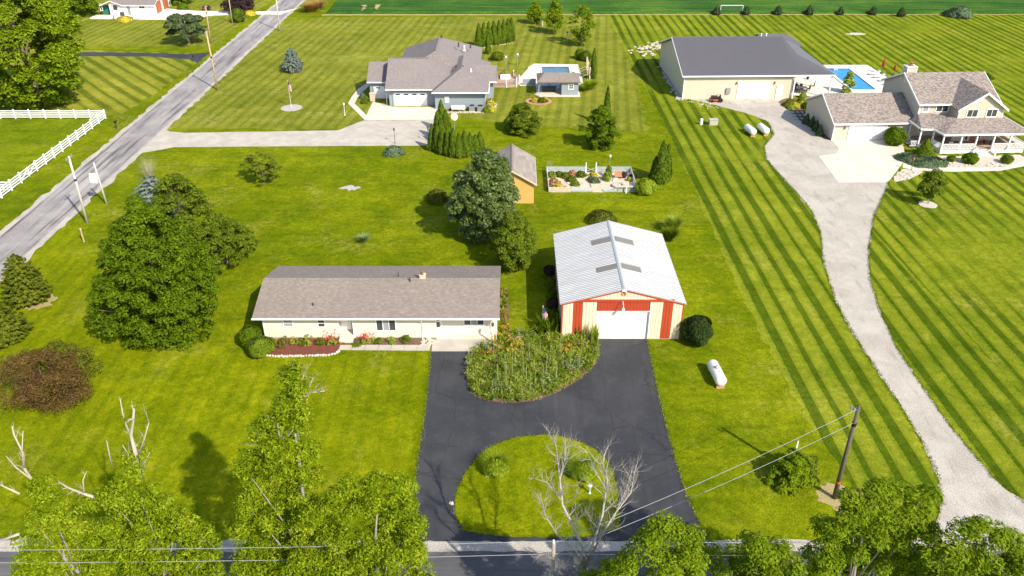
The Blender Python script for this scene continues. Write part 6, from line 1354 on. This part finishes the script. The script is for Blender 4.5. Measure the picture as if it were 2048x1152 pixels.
# ------------------------------------------------------------------ the fenced garden
def garden():
    a, b_, c, d = GX(1097,384), GX(1273,384), GX(1262,345), GX(1098,345); x0, x1, y0, y1 = a[0], b_[0], a[1], c[1]
    sheet('garden_floor', ragged([(x0,y0),(x1,y0),(x1,y1),(x0,y1)], .4, .02), .012, M['stone_tan'], 'tan flagstone floor inside the small fenced garden')
    f = thing('picket_fence', 'silvery picket fence round the small flower garden', 'fence', ((x0+x1)/2,(y0+y1)/2,0))
    pk = MB().ex_y([(-.045,0),(.045,0),(.045,.8),(0,.9),(-.045,.8)], -.012, .012).mesh('picket', M['picket']); pk2 = MB().ex_x([(-.045,0),(.045,0),(.045,.8),(0,.9),(-.045,.8)], -.012, .012).mesh('picket', M['picket'])
    gx0, gx1 = G(1171,342)[0], G(1191,342)[0]
    x = x0
    while x <= x1+.01:
        if not gx0 < x < gx1: link('picket', pk, f, (x, y1, .05))
        if x0+3.0 < x < x0+5.6 or x0+7.2 < x < x0+8.9: link('picket', pk, f, (x, y0, .02), 0, (1,1,.8))
        x += .155
    y = y0
    while y <= y1: link('picket', pk2, f, (x0, y, .03)); link('picket', pk2, f, (x1, y, .03)); y += .155
    for z in (.25,.65):
        for u, v in ((x0,gx0),(gx1,x1)): MB().box(u,v,y1+.02,y1+.06,z-.04,z+.04).build('rail', M['picket'], f)
        for xx in (x0+.02,x1+.02): MB().box(xx,xx+.04,y0,y1,z-.04,z+.04).build('rail', M['picket'], f)
        for u, v in ((x0+3,x0+5.6),(x0+7.2,x0+8.9)): MB().box(u,v,y0+.02,y0+.06,z*.8-.04,z*.8+.04).build('rail', M['picket'], f)
    for xx in (gx0,gx1): MB().box(xx-.07,xx+.07,y1-.07,y1+.07,0,1.45).build('gate_post', M['fence_white'], f)
    for u, v in (((gx0,.15),(gx1,.75)),((gx0,.75),(gx1,.15))): MB().bar((u[0],y1,u[1]),(v[0],y1,v[1]),.04,.06,(0,1,0)).build('gate_brace', M['picket'], f)
    MB().box(x0+9.0,x1,y0-.02,y0+.02,.0,.75).build('board_panel', plain('grey_green_board', (.33,.38,.35), .7), f); MB().box(x0+8.6,x1-.4,y0-.25,y0+.15,.76,.84).build('shelf', M['stone_tan'], f); MB().box(x0+10.0,x0+10.12,y0-.45,y0-.33,0,.9).build('post', M['white'], f)
    w_ = thing('stone_wall', 'low tan stone wall at the left front of the garden', 'wall', (x0+1.5,y0,0)); rn = random.Random(8)
    for r_ in range(4):
        x = x0
        while x < x0+2.85:
            ln = rn.uniform(.35,.8); MB().box(x+.01, min(x+ln,x0+2.95)-.01, y0-.12+rn.uniform(-.02,.02), y0+.12, .02+r_*.16, .165+r_*.16).build('stone', M[rn.choice(['stone_tan','stone','stone_tan'])], w_); x += ln
    e = thing('stone_steps', 'flat tan stepping stones at the garden opening', 'steps', (x0+6.4,y0,0))
    for k in range(5): MB().prism(ragged([(x0+5.7,y0-.1+k*.5),(x0+7.1,y0-.1+k*.5),(x0+7.1,y0+.33+k*.5),(x0+5.7,y0+.33+k*.5)], .3, .05), .02, .09+.02*k).build('stone', M['stone_tan'], e)
    rn = random.Random(4)
    for i, (u, v, r_, h_, m) in enumerate(((.6,5.2,.7,.8,'peren'),(1.6,5.5,.6,.7,'olive'),(2.5,5.0,.7,.7,'box'),(3.4,5.6,.6,.8,'pinkish'),(4.6,5.5,.8,.7,'maple'),(.8,3.0,.8,.6,'pinkish'),(.6,1.6,.7,.6,'pinkish'),(1.3,2.2,.6,.6,'yellow'),(.7,.7,.7,.6,'peren'),(3.2,3.4,.7,.9,'box'),(3.6,2.2,.6,.7,'box'),(6.3,3.2,.75,.7,'silver'),(5.9,3.9,.6,.6,'silver'),(8.0,4.0,.6,1.3,'peren'),(8.3,5.2,.5,1.6,'box'),(10.3,5.3,.6,.7,'purple'),(11.6,4.8,.6,.6,'purple'),(11.0,3.8,.4,.6,'peren'),(6.3,5.6,.6,.5,'yellow'),(2.0,.7,.6,.4,'yellow'))):
        shrub('garden plant inside the picket fence, ' + ('far left corner','far left, second from the corner','pale green ball at the back left','salmon plant at the back','dark plant left of the gate','salmon plant at the left','lower salmon plant at the left','yellow tinged plant near the left wall','plant behind the stone wall','bright green plant left of centre','lower bright green plant left of centre','silvery plant in the middle','second silvery plant in the middle','tall plant right of the middle','tallest plant at the back right of the gate','dark red plant at the back right','dark plant in the far right corner','small green plant at the right','yellow groundcover before the gate','low yellow plant behind the stone wall')[i], (x0+u, y0+v*.95), r_, h_, m, 300+i, 420, .10, prof='dome', cat='plant')
    b = MB().lathe((x1-2.2,y0+1.7,.02), [(.85,0),(.85,.3),(.6,.3),(.55,.1),(.02,.1)], 14); tag(b.build('fire_ring', M['stone_grey']), 'round grey stone fire ring inside the garden', 'fire ring')
    for i in range(22):
        s = rn.uniform(.2,.45); u = (x0+rn.uniform(8.8,11.2), y0+rn.uniform(.6,5.3)) if i < 14 else (x0+rn.uniform(1.6,5.0), y0+rn.uniform(.6,3.0))
        tag(MB().blob((*u,.06), (s,s*.75,.10+.1*rn.random()), 8, 4, .2, rn).build('garden_stone', M[rn.choice(['stone','stone_grey','stone_tan'])]), 'loose flat stone lying inside the picket garden', 'rock', 'loose stones in the garden')
    o = thing('garden_bench', 'small reddish bench at the back right of the garden', 'bench', (x1-1.9,y0+4.4,0)); MB().box(x1-2.4,x1-1.4,y0+4.1,y0+4.7,.38,.45).build('seat', M['brick_edge'], o); MB().box(x1-2.4,x1-1.4,y0+4.66,y0+4.72,.46,.95).build('backrest', M['brick_edge'], o)
    for xx in (x1-2.35,x1-1.5):
        for yy in (y0+4.15,y0+4.6): MB().box(xx,xx+.07,yy,yy+.07,.02,.38).build('leg', M['brick_edge'], o)
    o = thing('trellis', 'grey wire trellis at the far left corner of the garden', 'trellis', (x0+.3,y1+.6,0))
    for k in range(4): MB().box(x0+.1+k*.2,x0+.13+k*.2,y1+.58,y1+.61,0,1.5).build('bar', M['grey_metal'], o)
    for k in range(4): MB().box(x0+.1,x0+.73,y1+.612,y1+.63,.3+k*.35,.33+k*.35).build('rung', M['grey_metal'], o)
garden()

# ------------------------------------------------------------------ bright pool, patio and loungers
sheet('pool_patio', px((1566,190),(1600,191.5),(1668,197),(1690,190),(1790,190),(1795,168),(1735,130),(1640,130),(1600,150),(1575,150)), .03, 'pool_deck', 'white concrete patio around the bright blue pool')
P4 = [GX(1655,139.5), GX(1693,138.5), GX(1744,178.5), GX(1697,181)]
pool = thing('swimming_pool', 'bright blue swimming pool behind the tan garage', 'pool', (62,146,0)); x0p, x1p, y0p, y1p = 60.3, 64.5, 139.6, 153.0
MB().sheet([(x0p,y0p),(x1p,y0p),(x1p,y1p),(x0p,y1p)], .05).build('water', M['water_blue'], pool)
b = MB(); b.box(x0p-.45,x0p,y0p-.45,y1p+.45,.03,.17); b.box(x1p,x1p+.9,y0p-.45,y1p+.45,.03,.17); b.box(x0p,x1p,y1p,y1p+.45,.03,.168); b.box(x0p,x1p,y0p-.45,y0p,.03,.168); b.build('coping', M['fabric_white'], pool)
b = MB(); b.box(x0p,x1p,y1p-.02,y1p-.004,.052,.16); b.box(x0p+.004,x0p+.02,y0p,y1p,.052,.16); b.box(x1p-.02,x1p-.004,y0p,y1p,.052,.16); b.build('waterline_tile', plain('blue_tile', (.02,.14,.36), .3), pool)
def pool_float():
    x, y = 61.3, 151.0; o = thing('pool_ladder', 'white pool ladder rails at the far end of the bright pool', 'ladder', (x,y,0))
    for s in (0,.55): MB().tube([(x+s,y+1.9,.15),(x+s,y+1.9,.9),(x+s,y+1.2,1.0),(x+s,y+.9,.5),(x+s,y+.8,.08)], .05, 6).build('rail', M['fabric_white'], o)
    for k in range(2): MB().box(x,x+.55,y+.85,y+1.05,.25+k*.25,.30+k*.25).build('tread', M['fabric_white'], o)
pool_float()
def lounger(label, x, y):
    o = thing('sun_lounger', label, 'sun lounger', (x,y,.03), 'loungers by the bright pool')
    MB().box(x-1.0,x+.35,y-.33,y+.33,.30,.42).build('seat_cushion', M['fabric_white'], o); MB().add([(x+.36,y-.33,.30),(x+.36,y+.33,.30),(x+1.05,y-.33,.80),(x+1.05,y+.33,.80),(x+.32,y-.33,.42),(x+.32,y+.33,.42),(x+1.0,y-.33,.91),(x+1.0,y+.33,.91)], [(0,1,3,2),(4,6,7,5),(0,2,6,4),(1,5,7,3),(2,3,7,6),(0,4,5,1)]).build('backrest', M['fabric_white'], o)
    for u in (-.9,.3):
        for v in (-.28,.25): MB().box(x+u,x+u+.05,y+v,y+v+.04,.03,.30).build('leg', M['dark_metal'], o)
lo = lounger
for i, y in enumerate((149.2,147.2,145.0,142.8)): lounger('white sun lounger beside the bright pool, ' + ('farthest of four','second farthest of four','second nearest of four','nearest of four')[i], 67.8+.12*i, y)
def umbrella(label, x, y, h):
    o = thing('closed_umbrella', label, 'umbrella', (x,y,.03)); MB().lathe((x,y,.03), [(.3,0),(.3,.08),(.05,.12)], 10).build('base', M['dark_metal'], o); MB().lathe((x,y,.1), [(.03,0),(.03,h)], 8).build('pole', M['dark_metal'], o); MB().lathe((x,y,h*.42), [(.10,0),(.30,h*.12),(.26,h*.28),(.12,h*.48),(.02,h*.60)], 9).build('canopy', M['umbrella_red'], o)
umbrella('closed red umbrella behind the pool loungers', 69.6, 150.0, 2.9); umbrella('shorter closed red umbrella right of the first', 71.5, 149.2, 2.0)
def chair(label, x, y, rz, mat='wicker', group=None):
    o = thing('patio_chair', label, 'chair', (x,y,.03), group, rz); 
    for nm, bb in (('seat',(-.28,.28,-.28,.28,.38,.46)),('backrest',(-.28,.28,.24,.31,.46,.98))): MB().box(x+bb[0],x+bb[1],y+bb[2],y+bb[3],.03+bb[4],.03+bb[5]).build(nm, M[mat], o)
    for u in (-.26,.2):
        for v in (-.26,.2): MB().box(x+u,x+u+.06,y+v,y+v+.06,.03,.409).build('leg', M[mat], o)
def table(label, x, y, w_, d, h, mat):
    o = thing('patio_table', label, 'table', (x,y,.03)); MB().box(x-w_,x+w_,y-d,y+d,.03+h-.06,.03+h).build('tabletop', M[mat], o)
    for u in (-w_+.05,w_-.12):
        for v in (-d+.05,d-.12): MB().box(x+u,x+u+.07,y+v,y+v+.07,.03,.03+h-.061).build('leg', M['wicker'], o)
table('white dining table under the grey barn porch', 51.0, 139.0, .95, .55, .75, 'fabric_white'); table('dark low table among the porch seats', 50.3, 145.8, .7, .45, .45, 'wicker')
for i, (x, y, a, lab) in enumerate(((49.7,138.8,1.5,'dark chair at the left end of the white porch table'),(50.4,139.9,0,'dark chair behind the white porch table'),(52.3,139.2,-1.5,'dark chair at the right end of the white porch table'),(50.6,137.9,3.1,'dark chair in front of the white porch table'),(51.4,140.0,.2,'second dark chair behind the white porch table'))): chair(lab, x, y, a, group='chairs round the porch table')
for i, (x, y, a, lab) in enumerate(((49.1,146.0,1.5,'dark lounge chair against the grey barn wall'),(50.3,147.2,0,'dark lounge chair behind the low porch table'),(51.6,146.2,-1.5,'dark lounge chair right of the low porch table'))): chair(lab, x, y, a, group='lounge chairs on the porch')
for q, lab in (((1615,159),'dark pot on the porch near the lounge chairs'),((1630,172),'dark potted plant between the porch posts')):
    g = GX(*q); o = thing('plant_pot', lab, 'pot', (*g,.03)); MB().lathe((*g,.03), [(.18,0),(.26,.4),(.28,.42),(.22,.43)], 10).build('pot', M['black'], o); rg = np.random.default_rng(q[0]); V, Q = spray((*g,.42), 40, .45, .3, rg, 3, .05); link('foliage', np_mesh('foliage', V, Q, L['maple'], (*g,.03)), o)
g = GX(1692, 186); o = tree('palm_shrub', 'bright leafy shrub behind the tan garage ridge', g, 3.6, 1.1, 'egg', .1, 24, .5, 1300, .2, 'peren', 401, .06, cat='shrub')
tree('background_tree', 'dark bush behind the tan house chimney ridge', (G(1876,150)[0]+1, 136), 4.4, 1.8, 'dome', .05, 26, .7, 1500, .25, 'maple', 402, .1)
tree('background_tree', 'small dark bush left of the one behind the chimney', (G(1845,150)[0], 134), 3.4, 1.1, 'dome', .05, 18, .5, 800, .22, 'maple', 403, .1)
# planted slope between grey barn and garage
sheet('shrub_bed', ragged(px((1556,204),(1570,197),(1625,198),(1625,236),(1660,281),(1648,278),(1600,240)), .5, .06), .022, 'mulch', 'brown mulch bed between the grey barn and tan garage')
for i, (q, r_, h_, m) in enumerate((((1572,212),.7,.6,'olive'),((1580,208),.8,.8,'box'),((1590,214),.9,.8,'yellow'),((1602,206),.8,.9,'box'),((1603,212),.9,.8,'yellow'),((1613,216),1.1,.9,'maple'),((1582,218),.7,.6,'peren'),((1605,196),.6,1.0,'peren'))): shrub('low shrub in the mulch bed by the grey barn, ' + ('leftmost','second from the left','yellow one in the middle','right of the middle yellow one','rightmost yellow one','large dark one at the right','lowest left one','single one at the rear edge')[i], GX(*q), r_, h_, m, 410+i, 600, .12, prof='dome')
for i, q in enumerate(((1612,248),(1623,253),(1631,262),(1638,271))): column('small_conifer', 'little dark conifer along the shaded garage wall, ' + ('farthest of four','second farthest of four','second nearest of four','nearest of four')[i], GX(*q), 1.7, .65, 'pine', 420+i, 700, .13, 'core_dark', 'conifers along the garage wall', 'cone')
st = thing('stone_terrace', 'grey stone terrace steps in the mulch bed', 'steps', GX(1600, 232))
for k in range(3):
    for j in range(4):
        g = GX(1586+j*9+k*4, 226+k*6); MB().box(g[0]-.5,g[0]+.48,g[1]-.3,g[1]+.3,.02,.18).build('stone', M['stone_grey'], st)
# tan house front: stones and walk
sheet('walk', ragged(px((1806,326),(1830,330),(1920,336),(2010,334),(2048,322),(2100,318),(2100,328),(2048,333),(2000,342),(1900,344),(1830,341),(1806,336)), .4, .03), .034, 'concrete', 'concrete walk before the tan house porch')
sheet('river_stones', ragged(px((1812,310),(1850,308),(1880,312),(1960,313),(2040,310),(2060,320),(2010,334),(1920,336),(1830,331)), .4, .08), .028, 'stone', 'river stone bed along the porch')
sheet('river_stones', ragged(smooth(px((1790,352),(1806,337),(1832,341),(1848,342),(1836,352),(1812,360),(1786,365)),1), .4, .08), .028, 'stone', 'river stone bed beside the concrete pad')
scatter_stones('bed_cobbles', [px((1812,325),(1830,329)),px((1870,326),(1920,332)),px((1930,332),(2010,330)),px((1800,348),(1830,345)),px((1796,358),(1820,352)),px((1880,330),(1900,328))], 9, .17, 'stone', .35, 33, 'rounded pale cobbles in the beds before the tan house', .06)
g = GX(1856, 409); sheet('mulch_ring', ragged([(g[0]+1.15*math.cos(a*.3927), g[1]+1.1*math.sin(a*.3927)) for a in range(16)], .3, .05), .012, 'stone', 'pale stone ring round the young tree')
for i, (x, y, lab) in enumerate(((64.4,111.3,'white rocking chair left of the tan house door'),(66.0,111.6,'white rocking chair nearest the tan house door'))): chair(lab, x, y, 0, 'fabric_white', 'rocking chairs on the porch')
chair('white bench chair on the left arm of the porch', 62.2, 112.0, .5, 'fabric_white')
g = (70.3,111.3); o = thing('plant_pot', 'blue pot on the porch right of the door', 'pot', (*g,.6)); MB().lathe((*g,.6), [(.2,0),(.34,.25),(.26,.55),(.3,.6),(.2,.61)], 12).build('pot', plain('blue_glaze', (.04,.09,.14), .3), o)
g = (69.6,112.2); o = thing('plant_pot', 'dark red pot beside the porch door', 'pot', (*g,.6)); MB().lathe((*g,.6), [(.16,0),(.24,.35),(.26,.4),(.18,.41)], 12).build('pot', M['umbrella_red'], o)
flag_ = thing('porch_flag', 'small faded flag on the porch railing', 'flag', (72.4,108.9,.6)); MB().bar((72.4,109.1,1.6),(72.4,108.7,2.3),.03,.03).build('pole', M['fabric_white'], flag_); MB().box(72.15,72.42,108.72,108.74,1.45,2.1).build('flag_cloth', M['pink'], flag_)
# machines and odds by the grey barn
def mower(label, q):
    g = GX(*q); x, y = g; o = thing('garden_tractor', label, 'mower', (x,y,0))
    MB().box(x-1.1,x+1.0,y-.6,y+.6,.25,.5).build('mower_deck', M['tractor'], o); MB().box(x-.9,x+.1,y-.4,y+.4,.5,.95).build('hood', M['black'], o); MB().box(x+.15,x+.6,y-.3,y+.3,.6,.75).build('seat', M['black'], o); MB().box(x+.55,x+.68,y-.3,y+.3,.75,1.15).build('seat_back', M['black'], o)
    for u, r_ in ((-.8,.25),(.6,.38)):
        for v in (-.55,.55): MB().tube([(x+u,y+v-.12,r_),(x+u,y+v+.12,r_)], r_, 12).build('wheel', M['black'], o)
    MB().tube([(x+.0,y,.95),(x+.12,y,1.15)], .03, 6).build('steering_column', M['dark_metal'], o)
    b = MB(); b.tube([(x+.15+.2*math.cos(t*.5236),y+.2*math.sin(t*.5236),1.17) for t in range(13)], .025, 5); b.build('steering_wheel', M['black'], o)
mower('red and black garden tractor before the grey barn', (1432, 203))
mower('small dark ride on mower on the white house drive', (414, 20))
g = GX(1426, 249); tag(MB().box(g[0]-.65,g[0]+.65,g[1]-.4,g[1]+.4,0,.8).box(g[0]-.7,g[0]+.7,g[1]-.45,g[1]+.45,.8,.9).build('utility_box', M['stone_grey']), 'grey ground utility box on the striped lawn', 'utility box'); g = GX(1402, 249); tag(MB().lathe((*g,0), [(.25,0),(.25,.85),(.2,.95)], 10).build('vent_stack', M['fabric_white']), 'short white pipe beside the ground utility box', 'pipe')
scatter_stones('rubble', [px((1318,84),(1262,104)),px((1318,92),(1290,112)),px((1325,100),(1300,95))], 3.0, .32, 'stone', .8, 41, 'scattered pale rubble left of the grey barn', .06)
scatter_stones('barn_foot_stones', [px((1321,130),(1362,198)),px((1330,150),(1364,200))], 4.5, .28, 'stone_grey', .4, 42, 'grey stones along the left foot of the grey barn', .06)
scatter_stones('gravel_spill', [px((1366,200),(1420,212)),px((1380,203),(1440,218))], 3, .14, 'stone', .5, 43, 'loose stones spilling from the gravel into the grass', .03)
# soccer goal
ga, gb = GX(1440, 28), GX(1484, 28); o = thing('soccer_goal', 'white soccer goal at the edge of the crop field', 'goal', (ga[0],ga[1],0)); h = 2.0
for x in (ga[0], gb[0]): MB().tube([(x,ga[1],0),(x,ga[1],h)], .07, 6).build('upright', M['fabric_white'], o); MB().tube([(x,ga[1],h),(x,ga[1]+.6,h),(x,ga[1]+1.8,.05)], .04, 5).build('stay', M['grey_metal'], o)
MB().tube([(ga[0],ga[1],h),(gb[0],ga[1],h)], .07, 6).build('crossbar', M['fabric_white'], o)
b = MB()
for k in range(20): x = ga[0]+(gb[0]-ga[0])*k/19; b.tube([(x,ga[1]+.6,h),(x,ga[1]+1.8,.05)], .012, 3)
for k in range(7): t = k/6; b.tube([(ga[0],ga[1]+.6+1.2*t,h-1.95*t),(gb[0],ga[1]+.6+1.2*t,h-1.95*t)], .012, 3)
b.build('net', M['grey_metal'], o, kind='stuff')
# dull pool surroundings
pg = thing('pergola_posts', 'row of low posts and slanted rails beside the dull pool', 'pergola', (14.3,149,0))
for k in range(5): MB().box(14.2,14.42,146.2+k*1.7,146.42+k*1.7,0,2.3).build('post', M['stone_tan'], pg)
for k in range(4): MB().bar((14.2,146.4+k*1.7,1.1),(12.6,146.8+k*1.7,.25),.06,.06).build('rail', M['wood_pale'], pg)
for q, h_, lab in (((1012,145),2.9,'bird feeder post at the rear of the deck'),((1035,132),2.2,'thin post with pale top left of the dull pool')):
    g = GX(*q); o = thing('feeder_post', lab, 'post', g); MB().lathe((*g,0), [(.07,0),(.05,h_)], 7).build('shaft', M['wood_grey'], o); MB().box(g[0]-.4,g[0]+.4,g[1]-.05,g[1]+.05,h_-.3,h_-.2).build('arm', M['wood_grey'], o); MB().lathe((g[0],g[1],h_-.05), [(.02,0),(.22,.02),(.14,.22),(.02,.3)], 8).build('feeder', M['fabric_white'], o)
g = (-.6, 144.2); o = thing('deck_box', 'white box and red kettle standing behind the deck railing', 'deck box', (*g,.65)); MB().box(g[0]-1.5,g[0]+.3,g[1]-.2,g[1]+1.3,.65,1.2).build('shell', M['fabric_white'], o); MB().lathe((g[0]-1.3,g[1]+1.6,.66), [(.25,0),(.35,.2),(.3,.7),(.05,.9)], 10).build('kettle', M['umbrella_red'], o)
o = thing('flower_ring', 'round brick edged flower bed before the pool house', 'flower bed', GX(1077, 203)); g = GX(1077, 203)
for k in range(26): a = k/26*6.283; MB().bar((g[0]+2.0*math.cos(a),g[1]+1.7*math.sin(a),.06),(g[0]+2.0*math.cos(a+.22),g[1]+1.7*math.sin(a+.22),.06),.5,.12).build('brick', M['brick_edge'], o)
MB().lathe((*g,0), [(1.75,0),(1.75,.05),(.05,.08)], 20).build('soil', M['mulch'], o)
for i, (u, v, m) in enumerate(((-.6,-.2,'yellow'),(.4,-.4,'maple'),(1.0,.4,'yellow'),(-.2,.5,'box'),(.9,-.5,'olive'))): shrub('flowering clump in the round brick bed, ' + ('left yellow one','front dark green one','right yellow one','rear green one','front right one')[i], (g[0]+u,g[1]+v), .6, .7, m, 430+i, 350, .12, prof='dome')
o = thing('fountain_urn', 'pale urn ornament in the round brick bed', 'urn', (g[0]-.2,g[1]+.9,.06)); MB().lathe((g[0]-.2,g[1]+.9,.06), [(.25,0),(.12,.15),(.1,.5),(.4,.75),(.45,.9),(.2,.92)], 12).build('urn', M['stone'], o)
sheet('planter_bed', px((716,178),(735,166),(744,200),(735,208),(712,204)), .012, 'lush', 'dark planted corner by the third garage door')
for q, lab, m in (((726,197),'pale flowering shrub by the third garage','silver'),((733,203),'dark shrub by the third garage','maple'),((729,207),'low yellow shrub by the third garage','olive')): shrub(lab, GX(*q), .6, .9, m, int(q[0])+500, 400, .12, prof='dome')
g = GX(746, 201); o = thing('stone_pillar', 'squat tan stone pillar beside the third garage door', 'pillar', g)
for k in range(4): MB().box(g[0]-.42,g[0]+.42,g[1]-.42,g[1]+.42,k*.3+.01,k*.3+.29).build('stone', M['stone_tan'], o)
MB().box(g[0]-.5,g[0]+.5,g[1]-.5,g[1]+.5,1.2,1.3).build('cap', M['stone'], o)
scatter_stones('lawn_edging', [px((962,97),(990,91)),px((990,91),(1030,86))], 2.5, .16, 'stone', .06, 45, 'thin pale edging in front of the straight hedge', .03)
